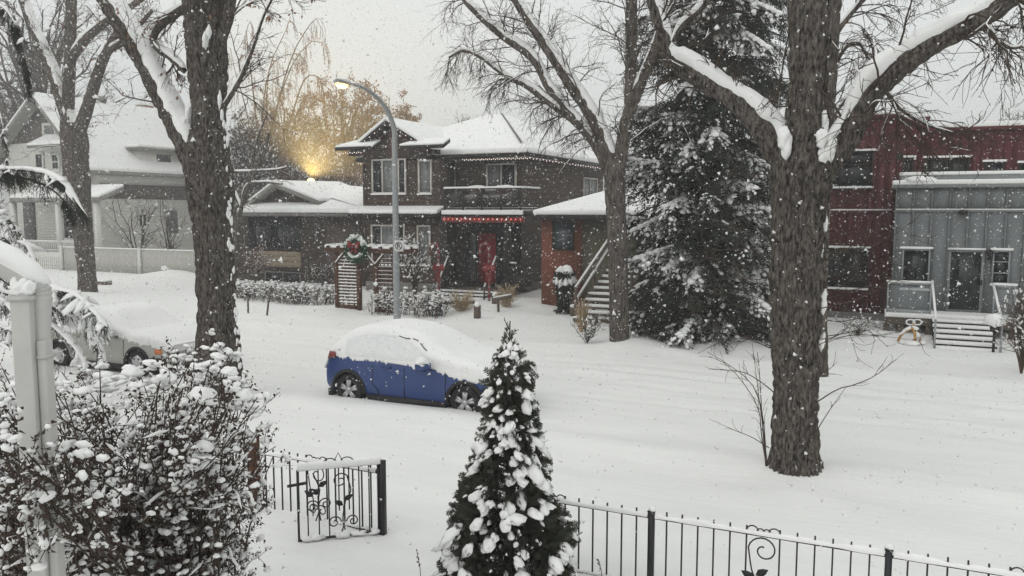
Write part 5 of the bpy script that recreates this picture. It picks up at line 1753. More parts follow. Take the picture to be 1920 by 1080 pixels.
ang = np.linspace(-.5, math.pi + .5, 11)
V = np.array([[gp_(u_, gt + .012) + gnrm * (.035 * math.cos(a)) + ez * (max(math.sin(a), -.25) ** 1 * h_ if math.sin(a) > 0 else math.sin(a) * .03) for a in ang] for u_, h_ in zip(xx, hh)])
i, j = np.meshgrid(np.arange(59), np.arange(10), indexing='ij')
F = np.stack([i * 11 + j, (i + 1) * 11 + j, (i + 1) * 11 + j + 1, i * 11 + j + 1], -1).reshape(-1, 4)
mb = MB().add(V.reshape(-1, 3), F)
mb.F.append(np.array([list(range(11))])); mb.F.append(np.array([list(range(59 * 11, 60 * 11))[::-1]]))
part('snow_on_top', mb, SNOW, gate, smooth=True)
lm = MB()
add_lumps(lm, [gp_(u_, gb0 - .01) for u_ in (.1, .3, .47, .52, .8, .9)], [(.08, .04, .04), (.1, .05, .03), (.06, .05, .07), (.06, .05, .06), (.1, .05, .04), (.08, .05, .05)], 2, np.tile(gdir, (6, 1)), 2)
part('snow_below', lm, SNOW, gate, smooth=True)

# ------------------------------------------------------------------ white porch column with downspout, gutter pipe with snow
DC = 3.9
def dpt_(px, py, dep): 
    d = ray(px, py)
    return CAM + d * (dep / (d @ FWDH))
ctop = dpt_(52, 545, DC)
cc = dpt_(55, 700, DC)
col = thing('porch_column', (cc[0], cc[1], -.3), 'square white porch column with downspout in the leafy bush', 'column')
wx = .047
R3, F3 = RIGHT, FWDH
ztop = ctop[2]
base = np.array([cc[0], cc[1], 0])
colm = MB().obox(base + (0, 0, (ztop - .5) / 2), R3 * wx, F3 * wx, np.array([0, 0, (ztop + .5) / 2]))
part('shaft', colm, COLP, col, bevel=.006)
part('collar', MB().obox(base + (0, 0, ztop - .035), R3 * (wx + .008), F3 * (wx + .008), np.array([0, 0, .012])), COLP, col)
lm = MB(); add_lumps(lm, [base + (0, 0, ztop), base - R3 * .025 + (0, 0, ztop + .02), base + R3 * .035 - F3 * .02 + (0, 0, ztop + .01)], [(.052, .052, .05), (.026, .03, .06), (.03, .026, .04)], 3, np.array([[1., 0, 0], [0, 1., 0], [1., .3, 0]]), 7)
part('snow_cap', lm, SNOW, col, smooth=True)
gut = thing('drain_pipe', dpt_(90, 700, DC + .08), 'snow covered white drain pipe bending down beside the porch column', 'drain pipe')
gp = catmull([dpt_(-160, 425, DC - .05), dpt_(-60, 470, DC), dpt_(20, 506, DC + .03), dpt_(60, 528, DC + .04), dpt_(76, 548, DC + .05), dpt_(79, 585, DC + .04), dpt_(80, 640, DC + .03)], 12)
gr = np.full(len(gp), .056)
k0 = int(len(gp) * .55)
gr[k0:] = .056 - .022 * np.linspace(0, 1, len(gp) - k0)
gr[k0 - 6:k0 + 14] += .004 * np.sin(np.arange(20) * 2.1)
part('pipe', MB().tube(gp, gr, 16), COLP, gut, smooth=True)
dsx = base + R3 * .072 + F3 * .02
part('downspout', MB().obox(dsx + (0, 0, (gp[-1][2] + .01 - .5) / 2), R3 * .024, F3 * .036, np.array([0, 0, (gp[-1][2] + .01 + .5) / 2])), COLP, gut, bevel=.012)
part('strap', MB().obox(dsx + (0, 0, 3.9 - (670 - 390) / 380), R3 * .028, F3 * .041, np.array([0, 0, .01])), COLP, gut)


def snow_cap(mb, path, rad, thick, seed=0, step=.06, wide=1.15, patch=0.0, k=11, bias=None):
    """Snow lying on the upper side of a limb: thickness and width wander along it."""
    Q = resample(np.c_[path, rad], step)
    if len(Q) < 4:
        return
    P, r = Q[:, :3], Q[:, 3]
    T = unit(np.gradient(P, axis=0))
    upv = np.array([0, 0, 1.0]) + (0 if bias is None else np.asarray(bias))
    U = upv - (T @ upv)[:, None] * T
    flat = np.clip(np.linalg.norm(U, axis=1), 0, 1)
    U = unit(U)
    Sd = np.cross(T, U)
    s = np.concatenate([[0], np.cumsum(np.linalg.norm(np.diff(P, axis=0), axis=1))])
    z = s * 0
    n1 = vnoise(np.c_[s * 2.2, z + seed, z], 3)
    n2 = vnoise(np.c_[s * 5.5, z + seed * 2.7, z], 5)
    n3 = vnoise(np.c_[s * 5.5, z + seed * 5.1, z + 9], 6)
    t = thick * (.5 + .7 * n1) * np.clip(flat * 2.0 - .3, 0, 1)
    if patch:
        t *= np.clip((vnoise(np.c_[s * 1.3, z + seed * 3.3, z + 4], 7) - patch) * 5, 0, 1)
    t *= np.clip(np.minimum(s, s[-1] - s) / min(.5, s[-1] * .3), 0, 1) ** .6
    wl_ = wide * (.75 + .5 * n2) * np.clip(t / thick * 4, 0, 1)
    wr_ = wide * (.75 + .5 * n3) * np.clip(t / thick * 4, 0, 1)
    a = np.linspace(-1, 1, k)
    ang = np.where(a[None] < 0, a[None] * wl_[:, None], a[None] * wr_[:, None])
    prof = np.clip(1 - np.abs(a) ** 2.6, 0, 1) ** .5
    rr = r[:, None] * np.where(np.abs(a) > .99, .93, 1.0)[None] + t[:, None] * prof[None] - (t[:, None] < 1e-3) * r[:, None] * .15
    V = P[:, None] + rr[..., None] * (np.cos(ang)[..., None] * U[:, None] + np.sin(ang)[..., None] * Sd[:, None])
    V += (fbm(V * 9, seed, 2)[..., None] - .5) * U[:, None] * thick * .3
    m = len(P)
    i, j = np.meshgrid(np.arange(m - 1), np.arange(k - 1), indexing='ij')
    F = np.stack([i * k + j, i * k + j + 1, (i + 1) * k + j + 1, (i + 1) * k + j], -1).reshape(-1, 4)
    mb.add(V.reshape(-1, 3), F)


lm = MB()
snow_cap(lm, gp[:k0 + 8], gr[:k0 + 8], .066, 3, .02, 1.25)
part('snow_cap', lm, SNOW, gut, smooth=True)


# ------------------------------------------------------------------ leafless trees drawn from measured limbs
def bark_tube(mb, path, rad, sides, step, amp, seed=0, fs=.055, fl=.26):
    Q = resample(np.c_[path, rad], step)
    P, r = Q[:, :3], Q[:, 3]
    T = unit(np.gradient(P, axis=0))
    ref = np.array([0.03, 1.0, 0.02])
    e1 = unit(ref - (T @ ref)[:, None] * T)
    e2 = np.cross(T, e1)
    th = np.arange(sides) * 2 * math.pi / sides
    D = np.cos(th)[None, :, None] * e1[:, None] + np.sin(th)[None, :, None] * e2[:, None]
    s = np.concatenate([[0], np.cumsum(np.linalg.norm(np.diff(P, axis=0), axis=1))])
    X = np.stack([np.cos(th)[None] * r[:, None] / fs, np.sin(th)[None] * r[:, None] / fs, np.repeat(s[:, None], sides, 1) / fl], -1)
    warp = (vnoise(X * .5 + 7, seed + 3) - .5) * 1.6
    X[..., 0] += warp
    X[..., 1] -= warp
    rid = np.exp(-((vnoise(X + seed * 11.3, seed) - .5) / .13) ** 2)       # narrow deep furrows between flat ridges
    rid = np.maximum(rid, .8 * np.exp(-((vnoise(X * np.array([1.7, 1.7, 1.5]) + seed * 3.1 + 40, seed + 21) - .5) / .11) ** 2))
    big = fbm(np.stack([np.cos(th)[None] * r[:, None] * 3, np.sin(th)[None] * r[:, None] * 3, np.repeat(s[:, None], sides, 1) * 1.3], -1) + seed, seed + 8, 2) - .5
    fine = vnoise(X * 2.7, seed + 5) - .5
    a = amp * np.clip(r / r.max(), .35, 1)[:, None]
    R = r[:, None] * (1 + .16 * big) - a * (rid - .3) * 1.5 + a * fine * .7
    V = P[:, None] + R[..., None] * D
    m = len(P)
    i, j = np.meshgrid(np.arange(m - 1), np.arange(sides), indexing='ij')
    F = np.stack([i * sides + j, i * sides + (j + 1) % sides, (i + 1) * sides + (j + 1) % sides, (i + 1) * sides + j], -1).reshape(-1, 4)
    mb.add(V.reshape(-1, 3), F)
    for row in (0, m - 1):
        mb.F.append(np.array([list(range(row * sides, (row + 1) * sides))]) + mb.n - m * sides)


WS = [1.0]


def limb3(pts, n0, k=8):
    out = []
    for q in pts:
        px, py, w_ = q[:3]
        dn = q[3] if len(q) > 3 else 0
        p = at(px, py, n0 + dn)
        out.append((*p, w_ / 2 / ppm(p) * WS[0]))
    return catmull(out, k)


def leafless_tree(label, n0, trunk, limbs, bark=BARK, sides=72, step=.035, amp=.022, snow=.13, twigs=(), group=None, leafy=None, fs=.055, fl=.26, seed=1, patch=.0, twm=TWIG):
    tr = limb3(trunk, n0)
    base = tr[0, :3]
    o = thing('bare_tree', (base[0], base[1], gz(base[0], base[1])), label, 'tree', group)
    mb = MB()
    bark_tube(mb, tr[:, :3], tr[:, 3], sides, step, amp, seed, fs, fl)
    part('trunk', mb, bark, o, smooth=True)
    sn = MB()
    PPs, RRs, ws = [], [], []
    for q, (pts, th_, nt) in enumerate(limbs):
        lb_ = limb3(pts, n0)
        mb = MB()
        sd_ = int(max(10, min(sides * .75, 60 * lb_[:, 3].max() / tr[:, 3].max())))
        bark_tube(mb, lb_[:, :3], lb_[:, 3], sd_, max(step, .05 if lb_[:, 3].max() < .12 else step), amp * min(1, lb_[:, 3].max() / tr[:, 3].max() * 1.5), seed + q + 1, fs, fl)
        part('limb', mb, bark, o, smooth=True)
        if th_:
            snow_cap(sn, lb_[:, :3], lb_[:, 3], th_, seed * 17 + q, .05, 1.05, patch if th_ < .1 else 0)
        if nt:
            R_ = resample(lb_, n=12)
            PPs.append(R_[:, :3]); RRs.append(R_[:, 3]); ws.append(nt)
    rng = np.random.default_rng(seed + 100)
    tw, lv, sn2 = MB(), MB(), MB()
    for P_, R_, (k1, L1, ang, up, k2, k3) in zip(PPs, RRs, ws):
        A_, AR = grow(P_[None], R_[None], k1, L1, ang, 8, .12, 1, .3, .008, up, .2, rng=rng, rmax=.02)
        B_, BR = grow(A_, AR, k2, (L1[0] * .35, L1[1] * .5), (.35, 1.0), 5, .15, 1, .6, .006, up, .22, rng=rng)
        C_, CR = grow(B_, BR, k3, (L1[0] * .15, L1[1] * .28), (.3, .9), 4, .15, 1, .7, .0045, up, .25, rng=rng)
        for X_, XR, sd_ in ((A_, AR, 5), (B_, BR, 3), (C_, CR, 3)):
            tw.add(*tubes(X_, XR, sd_))
        if leafy:
            m = rng.random(len(C_)) < leafy[0]
            for q in (2, 3):
                leaves(lv, C_[m, q], np.tile(np.array([0, 0, -1.0]), (m.sum(), 1)), leafy[1], rng, .7)
        m = rng.random(len(A_)) < .14
        for P1, R1 in zip(A_[m], AR[m]):
            snow_cap(sn2, P1, R1, .016, rng.integers(1, 999), .07, 1.3, .15, 6)
        m = rng.random(len(B_)) < .08
        for P1, R1 in zip(B_[m], BR[m]):
            snow_cap(sn2, P1, R1, .012, rng.integers(1, 999), .09, 1.4, .2, 5)
    if tw.n:
        part('twigs', tw, twm, o, kind='stuff')
    if lv.n:
        part('leaves', lv, RUST, o, kind='stuff')
    if sn.n:
        part('snow_cap', sn, SNOW, o, smooth=True)
    if sn2.n:
        part('snow_on_twigs', sn2, SNOW, o, smooth=True, kind='stuff')
    return o, sn


UP = (.35, 1.1)
# big trunk on the near boulevard, right
TR = 12.05
WS[0] = .97
tR, _ = leafless_tree('massive furrowed tree trunk right of centre with two snow laden limbs', TR,
    [(1490, 915, 132), (1490, 888, 108), (1491, 850, 91), (1491, 780, 84), (1492, 700, 86), (1493, 600, 92), (1496, 500, 98), (1499, 400, 100), (1502, 320, 112), (1508, 270, 90), (1511, 200, 70), (1514, 120, 72), (1516, 0, 78), (1520, -160, 74), (1524, -400, 66)],
    [([(1505, 360, 60), (1550, 310, 56), (1592, 250, 50), (1626, 185, 46), (1690, 122, 46), (1760, 75, 43), (1830, 40, 44), (1885, 4, 40), (1960, -60, 36), (2040, -150, 30)], .145, (26, (.8, 2.2), (.5, 1.3), -.10, 7, 4)),
     ([(1500, 345, 60), (1465, 285, 60), (1420, 225, 50), (1365, 180, 40), (1300, 140, 36), (1256, 108, 34), (1243, 60, 26), (1228, 15, 24), (1205, -60, 22)], .125, (20, (.7, 1.8), (.5, 1.3), -.04, 6, 3)),
     ([(1256, 95, 14), (1275, 55, 12), (1310, 20, 11), (1345, -20, 10), (1400, -80, 9)], .06, (8, (.5, 1.2), (.4, 1.0), .02, 5, 3)),
     ([(1538, 330, 14), (1555, 250, 9), (1548, 160, 7), (1560, 60, 6)], 0, (5, (.5, 1.1), (.4, 1.0), .05, 4, 2)),
     ([(1840, 40, 12), (1870, 75, 9), (1905, 90, 7), (1960, 60, 6)], .03, (5, (.5, 1.2), (.4, 1.0), .02, 4, 2)),
     ([(1640, 165, 14), (1665, 175, 10), (1690, 205, 8), (1740, 235, 6), (1790, 250, 4)], .02, (14, (.6, 1.3), (.3, 1.0), -.06, 6, 4))],
    sides=164, step=.032, amp=.052, fs=.08, fl=.30, seed=2)
# the sucker shoots at its foot and on its flanks
sk = MB()
def shoot(pts, r0, dn=0.0, br=4, L=(.15, .45)):
    P = np.array([at(px, py, TR + dn + d) for px, py, d in [(q if len(q) == 3 else (*q, 0)) for q in pts]])
    C = resample(catmull(P, 6), n=10)
    R = np.linspace(r0, r0 * .35, 10)
    sk.add(*tubes(C[None], R[None], 5))
    A_, AR = grow(C[None], R[None], br, L, (.3, .9), 5, .2, 1, .6, .004, .08)
    sk.add(*tubes(A_, AR, 3))
for pts, r0, b in (([(1438, 895), (1430, 800), (1424, 700), (1420, 660)], .012, 7), ([(1440, 890), (1428, 820), (1420, 760), (1370, 690), (1330, 668)], .010, 9), ([(1436, 850), (1430, 780), (1410, 720), (1360, 680), (1326, 660)], .010, 8),
                  ([(1442, 840), (1410, 820), (1380, 808), (1345, 792)], .008, 4), ([(1450, 735), (1425, 715), (1390, 697), (1328, 692)], .009, 8), ([(1526, 900), (1528, 820), (1530, 760), (1538, 690)], .010, 4),
                  ([(1530, 755), (1570, 730), (1600, 722), (1640, 705), (1680, 674)], .010, 8), ([(1530, 810), (1555, 770), (1585, 728)], .008, 3), ([(1440, 880), (1420, 720), (1410, 640)], .008, 5), ([(1532, 700), (1555, 692), (1570, 678)], .007, 3)):
    shoot(pts, r0, -.15, b)
for q in range(64):       # tangle of side shoots on both flanks
    sgn = -1 if q % 2 else 1
    y0 = RNG.uniform(300, 660)
    x0_ = 1492 + sgn * 44
    l_ = RNG.uniform(60, 190)
    shoot([(x0_ - sgn * 6, y0), (x0_ + sgn * l_ * .35, y0 - RNG.uniform(-8, 25)), (x0_ + sgn * l_ * .7, y0 - RNG.uniform(0, 45)), (x0_ + sgn * l_, y0 - RNG.uniform(-30, 80))], RNG.uniform(.004, .009), RNG.uniform(-.3, .3), 6, (.15, .55))
part('sucker_shoots', sk, TWIG, tR, kind='stuff')
lm = MB()
Pp = np.array([at(1491 + RNG.uniform(-48, 52), RNG.uniform(230, 860), TR - .40 - .05 * RNG.random()) for _ in range(1)])
cl = [at(1545 + RNG.uniform(-6, 10), y, TR - .1) for y in (425, 470, 560, 575, 640, 300, 240, 225)]
cl2 = [at(px, py, TR - .40) for px, py in ((1560, 278), (1545, 262), (1548, 290), (1472, 260), (1478, 275))]
for c_, s_ in list(zip(cl, [(.11, .045, .05)] * 8)) + list(zip(cl2, [(.16, .10, .10), (.12, .1, .1), (.1, .08, .08), (.14, .1, .1), (.14, .08, .08)])):
    lm = MB(); add_lumps(lm, [c_], [s_], 3, np.array([[.1, 0, 1.]]), int(abs(c_[2]) * 99))
    part('snow_clump', lm, SNOW, tR, smooth=True)

# big trunk on the near boulevard, left
TL = 12.0
WS[0] = .91
tL, _ = leafless_tree('large dark tree trunk left of the blue car with one snowy limb leaning left', TL,
    [(408, 790, 104), (408, 740, 96), (409, 660, 88), (407, 600, 80), (403, 500, 74), (399, 420, 76), (394, 350, 92), (390, 290, 86), (391, 230, 70), (390, 150, 74), (386, 70, 84), (384, 0, 86), (380, -140, 80), (376, -380, 70)],
    [([(400, 370, 60), (366, 300, 60), (336, 240, 52), (298, 165, 48), (262, 95, 46), (222, 30, 44), (185, -30, 42), (130, -130, 38)], .13, (16, (.7, 1.6), (.5, 1.2), .0, 6, 3)),
     ([(372, 5, 20), (330, 25, 19), (300, 48, 18), (288, 75, 17), (300, 95, 16), (322, 110, 15), (346, 133, 14)], .09, (10, (.5, 1.1), (.5, 1.2), -.03, 6, 3)),
     ([(408, 100, 26), (425, 40, 24), (440, -40, 20), (470, -140, 16)], 0, (14, (.9, 2.2), (.5, 1.2), -.02, 7, 3)),
     ([(420, 200, 12), (450, 150, 9), (475, 90, 7), (495, 30, 5), (520, -20, 4)], .03, (12, (.6, 1.4), (.4, 1.1), -.05, 6, 3))],
    sides=144, step=.038, amp=.050, fs=.08, fl=.30, seed=3, leafy=(.16, (.05, .10)))
lm = MB()
for px, py, sx, sz in ((386, 72, .06, .16), (392, 62, .05, .12), (412, 190, .035, .16), (416, 215, .03, .10), (352, 232, .13, .14), (358, 215, .09, .2)):
    p = at(px, py, TL - .38 if px > 380 else TL - .02)
    lm = MB(); add_lumps(lm, [p], [(sz, sx, sx)], 3, np.array([[.1, 0, 1.]]), px)
    part('snow_clump', lm, SNOW, tL, smooth=True)
lm = MB()
rr2 = np.random.default_rng(4)
for q in range(50):       # wind-packed snow down the right flank
    y = rr2.uniform(230, 700)
    x = np.interp(y, [200, 300, 420, 500, 600, 700], [424, 431, 436, 438, 446, 452]) + rr2.uniform(-9, 1)
    p = at(x, y, TL - .12 - rr2.uniform(0, .12))
    s_ = rr2.uniform(.012, .035)
    add_lumps(lm, [p], [(s_ * 2.4, s_, s_)], 2, np.array([[.05, 0, 1.]]), q)
part('packed_snow', lm, SNOW, tL, smooth=True, kind='stuff')

# forked tree on the far boulevard, centre
TCN = 21.0
WS[0] = .86
leafless_tree('tall bare tree forking above the stairs, limbs spreading left over the brown roof', TCN,
    [(1162, 672, 62), (1162, 655, 52), (1161, 620, 44), (1160, 550, 42), (1158, 450, 42), (1154, 370, 44), (1152, 320, 46), (1146, 290, 36)],
    [([(1152, 330, 38), (1138, 280, 36), (1112, 220, 32), (1066, 150, 27), (1020, 80, 23), (985, 30, 20), (960, -20, 18), (930, -100, 14)], .085, (26, (.8, 2.6), (.5, 1.2), -.03, 7, 3)),
     ([(1112, 262, 22), (1070, 215, 20), (1030, 165, 19), (1000, 110, 19), (940, 65, 18), (895, 25, 15), (868, -5, 13), (830, -70, 11)], .08, (26, (.8, 2.4), (.5, 1.2), -.06, 7, 3)),
     ([(1146, 345, 22), (1122, 285, 18), (1085, 235, 17), (1030, 192, 16), (985, 160, 13), (950, 145, 9), (905, 110, 8), (870, 95, 7), (842, 108, 5)], .075, (40, (.7, 1.9), (.5, 1.3), -.20, 7, 4)),
     ([(1154, 340, 34), (1166, 280, 30), (1178, 215, 28), (1200, 160, 26), (1220, 110, 22), (1238, 60, 20), (1262, 0, 16), (1290, -90, 12)], .05, (16, (.8, 2.0), (.5, 1.2), .0, 6, 3)),
     ([(1180, 205, 26), (1182, 150, 25), (1183, 80, 25), (1184, 0, 26), (1186, -120, 24)], 0, (24, (.9, 2.4), (.6, 1.3), -.02, 7, 3))],
    bark=BARKF, sides=84, step=.05, amp=.022, fs=.08, fl=.3, seed=5)

# thinner trunk right behind the massive elm
leafless_tree('slimmer bare tree directly behind the massive right trunk', 17.5,
    [(1540, 705, 30), (1541, 600, 24), (1543, 480, 24), (1546, 380, 25), (1550, 260, 26), (1558, 130, 28), (1566, 20, 26), (1574, -120, 22)],
    [([(1556, 160, 12), (1572, 110, 10), (1590, 85, 9), (1612, 82, 8), (1625, 105, 6), (1640, 120, 4)], .05, (14, (.5, 1.2), (.4, 1.1), -.1, 6, 3)),
     ([(1562, 70, 14), (1600, 20, 12), (1640, -20, 10), (1700, -60, 8)], .03, (16, (.8, 2.0), (.4, 1.1), -.12, 7, 3)),
     ([(1554, 230, 8), (1590, 180, 6), (1608, 150, 5), (1660, 110, 4)], .02, (10, (.5, 1.2), (.4, 1.1), .0, 5, 3))],
    bark=BARKF, sides=36, step=.06, amp=.015, fs=.07, fl=.3, seed=6)

# forked tree far left, before the white house
WS[0] = .76
leafless_tree('far left bare tree forking into three stems before the white house', 24.6,
    [(166, 568, 56), (165, 552, 46), (162, 500, 42), (154, 420, 46), (148, 340, 52), (142, 270, 56), (138, 232, 50)],
    [([(140, 260, 36), (122, 200, 36), (102, 140, 32), (78, 85, 30), (58, 40, 27), (42, -10, 24), (20, -90, 20)], .035, (22, (.8, 2.4), (.5, 1.2), .0, 7, 3)),
     ([(132, 330, 34), (126, 250, 32), (128, 190, 28), (131, 110, 27), (133, 40, 26), (135, -60, 24)], 0, (22, (.8, 2.4), (.5, 1.2), .0, 7, 3)),
     ([(146, 250, 34), (160, 215, 30), (175, 165, 28), (192, 115, 25), (212, 75, 20), (240, 20, 16), (262, -40, 12)], .05, (16, (.7, 1.9), (.5, 1.2), -.02, 6, 3)),
     ([(138, 105, 24), (160, 75, 22), (190, 48, 20), (225, 25, 17), (262, 0, 15), (310, -40, 12)], .10, (16, (.7, 1.9), (.5, 1.2), -.02, 6, 3)),
     ([(190, 118, 18), (205, 95, 17), (225, 82, 15), (250, 60, 13), (285, 20, 10)], .08, (10, (.6, 1.5), (.5, 1.2), .0, 6, 3))],
    bark=BARKF, sides=72, step=.06, amp=.024, fs=.1, fl=.35, seed=7, leafy=(.10, (.07, .14)))

# stray low branches before the dark brush (left of the bungalow), snow lined
leafless_tree('pale leaning small tree with snow lined low branches by the bungalow', 29.5,
    [(440, 560, 12), (442, 470, 11), (450, 400, 11), (470, 340, 10), (490, 300, 9), (505, 250, 7)],
    [([(452, 392, 8), (430, 330, 8), (470, 322, 7), (520, 318, 5), (540, 312, 3)], .07, (8, (.6, 1.4), (.4, 1.0), -.05, 5, 3)),
     ([(448, 420, 8), (460, 352, 6), (490, 342, 6), (530, 345, 4)], .07, (8, (.6, 1.4), (.4, 1.0), -.08, 5, 3)),
     ([(470, 340, 8), (480, 270, 6), (500, 215, 5)], .02, (10, (.8, 1.8), (.4, 1.0), -.05, 6, 3))],
    bark=BARKF, sides=16, step=.12, amp=.01, fs=.07, fl=.3, seed=8)


# ------------------------------------------------------------------ trees in the distance
def crown_tree(label, px, py_top, w_px, n0, name='distant_tree', cat='tree', tw=TWIG, leafm=None, leafn=0, snow=.1, k=(46, 9, 5), droop=.0, zb=1.5, shape=.8, group=None, leafs=(.12, .24), seed=1, lp=0.3, rad=.02):
    c = at(px, py_top, n0)
    zt = c[2]
    w_ = w_px / 2 / ppm(c)
    rng = np.random.default_rng(seed)
    o = thing(name, (c[0], n0, 0), label, cat, group)
    tk = np.array([(c[0] + rng.normal(0, .05) * t, n0, -.2 + (zt * .8) * t) for t in np.linspace(0, 1, 8)])
    tR_ = np.linspace(.024 * zt, .008 * zt, 8)
    part('trunk', MB().tube(tk, tR_, 10), BARKF, o, smooth=True)
    a = rng.uniform(0, 6.28, k[0])
    el = rng.uniform(.1, 1.35, k[0])
    t0 = rng.uniform(zb / zt, .75, k[0])
    st = np.array([c[0], n0, 0]) + np.c_[t0 * 0, t0 * 0, t0 * zt * .8]
    tip = np.c_[c[0] + np.cos(a) * np.cos(el * .95) * w_, n0 + np.sin(a) * np.cos(el * .95) * w_, zb + (zt - zb) * (.25 + .75 * np.sin(el)) * rng.uniform(.85, 1.0, k[0])]
    P = np.stack([st * (1 - t) + tip * t + np.array([0, 0, 1]) * (.12 * w_ * math.sin(t * 3.1)) + rng.normal(0, .04 * w_ * t, (k[0], 3)) for t in np.linspace(0, 1, 7)], 1)
    R = np.full((k[0], 7), .0065 * zt) * np.linspace(1, .3, 7)
    A_, AR = grow(P, R, k[1], (.16 * w_ + .3, .42 * w_ + .5), (.35, 1.0), 5, .25, 1, .6, rad * .6, droop, .2, rng=rng)
    B_, BR = grow(A_, AR, k[2], (.10 * w_ + .15, .22 * w_ + .25), (.35, 1.0), 3, .2, 1, .7, rad * .5, droop * 1.3, .22, rng=rng)
    mb = MB().add(*tubes(P, R, 5)).add(*tubes(A_, AR, 3)).add(*tubes(B_, BR, 3))
    part('crown', mb, tw, o)
    if leafm is not None:
        lv = MB()
        for q in range(leafn):
            m = rng.random(len(B_)) < lp
            u_ = rng.random((m.sum(), 1))
            leaves(lv, B_[m, 1] * u_ + B_[m, 2 * (q % 2)] * (1 - u_) + rng.normal(0, .05, (m.sum(), 3)), B_[m, 2] - B_[m, 0], leafs, rng)
        part('leaves', lv, leafm, o, kind='stuff')
    if snow:
        sn = MB()
        m = rng.random(len(B_)) < snow
        s = rng.uniform(.03, .07, m.sum())
        add_lumps(sn, B_[m, 1], np.stack([s * 2.4, s, s], -1), 1, B_[m, 2] - B_[m, 0], 2)
        m = rng.random(len(A_)) < snow * 1.5
        s = rng.uniform(.04, .08, m.sum())
        add_lumps(sn, A_[m, 2], np.stack([s * 3, s, s], -1), 1, A_[m, 3] - A_[m, 1], 3)
        part('snow', sn, SNOW, o, smooth=True, kind='stuff')
    return o


GB = 'trees standing behind the houses'
crown_tree('round crowned tree with rusty leaves behind the street lamp arm', 640, 142, 230, 62, leafm=RUST, leafn=12, snow=.3, k=(54, 9, 5), seed=11, group=GB, leafs=(.14, .30), lp=.55, tw=TWIGR)
crown_tree('smaller rusty leaved tree left of the brown house gable', 745, 172, 140, 64, leafm=RUST, leafn=11, snow=.3, k=(50, 10, 5), seed=12, group=GB, leafs=(.14, .30), lp=.55, tw=TWIGR)
crown_tree('tawny leaved tree behind the bungalow roof, left of the rusty crown', 535, 160, 190, 60, leafm=RUST, leafn=6, snow=.25, k=(50, 9, 5), seed=13, group=GB, leafs=(.12, .26), lp=.5, tw=TWIGR)
crown_tree('dense twiggy brush tree just right of the left trunk, flecked with snow', 466, 212, 120, 50, tw=TWIG, leafm=DEAD, leafn=7, snow=.5, k=(50, 9, 5), seed=14, zb=.4, group=GB, lp=.6, leafs=(.15, .3))
crown_tree('low snowy brush tree right behind the bungalow ridge', 600, 262, 130, 58, tw=TWIGR, leafm=DEAD, leafn=2, snow=.5, k=(36, 8, 5), seed=24, zb=.6, group=GB)
crown_tree('hazy pale treetop showing above the middle of the brown roof', 872, 208, 130, 85, snow=.2, k=(40, 8, 5), seed=15, group=GB, rad=.035)
crown_tree('hazy treetop behind the right slope of the brown roof', 1085, 238, 120, 80, snow=.2, k=(36, 8, 5), seed=16, group=GB, rad=.035)
crown_tree('bare upright tree far right above the red house roof', 1902, 188, 90, 62, snow=.1, k=(30, 8, 4), seed=17, zb=5, group=GB, rad=.03)
crown_tree('small bare tree left of the far right one above the red roof', 1850, 218, 50, 64, snow=.1, k=(20, 7, 4), seed=18, zb=5, group=GB, rad=.03)
crown_tree('brown leaved tree behind the white gable at the left edge', 20, 120, 260, 58, leafm=RUST, leafn=3, snow=.15, k=(44, 9, 4), seed=19, group=GB, leafs=(.2, .4))
crown_tree('brownish tree line crown above the white house roof ridge', 225, 192, 170, 72, leafm=RUST, leafn=2, snow=.15, k=(38, 8, 4), seed=20, group=GB, leafs=(.2, .4))
crown_tree('tall bare crown behind the far left forked tree', 60, -60, 330, 48, snow=.15, k=(40, 8, 4), seed=21, group=GB, zb=5)

# weeping birch with drooping whips
wb = at(500, 300, 52)
wo = thing('weeping_tree', (wb[0], 52, 0), 'thin weeping tree with drooping whips against the sky', 'tree')
rng = np.random.default_rng(31)
st = MB()
mains = []
for pts in ([(515, 360), (512, 250), (530, 160), (552, 95), (575, 55), (595, 34), (606, 60)], [(510, 360), (508, 250), (540, 140), (570, 90), (600, 72), (612, 100)], [(505, 360), (500, 230), (505, 130), (535, 60), (545, 30)], [(500, 360), (492, 240), (500, 150), (520, 110), (560, 100), (575, 120)], [(495, 350), (480, 220), (470, 130), (462, 60), (470, 40)], [(515, 300), (540, 240), (570, 150), (598, 145), (606, 170)], [(490, 340), (460, 200), (440, 130), (432, 90)]):
    P = np.array([at(px, py, 52 + rng.uniform(-1.5, 1.5)) for px, py in pts])
    C = resample(catmull(P, 6), n=14)
    mains.append(C)
    st.tube(C, np.linspace(.10, .018, 14), 6)
part('stems', st, BARKF, wo)
PP = np.stack(mains)
RR = np.tile(np.linspace(.07, .018, 14), (len(PP), 1))
A_, AR = grow(PP, RR, 26, (1.0, 2.6), (.3, .9), 8, .35, 1, .4, .014, -.55, .10, rng=rng)
B_, BR = grow(A_, AR, 4, (.5, 1.6), (.2, .6), 6, .2, 1, .8, .011, -.6, .10, rng=rng)
part('whips', MB().add(*tubes(A_, AR, 3)).add(*tubes(B_, BR, 3)), TWIGR, wo)
lv = MB()
m = rng.random(len(B_)) < .5
for q in (1, 3, 5):
    leaves(lv, B_[m, q], B_[m, q] - B_[m, q - 1], (.08, .2), rng, .3)
part('leaves', lv, RUST, wo, kind='stuff')

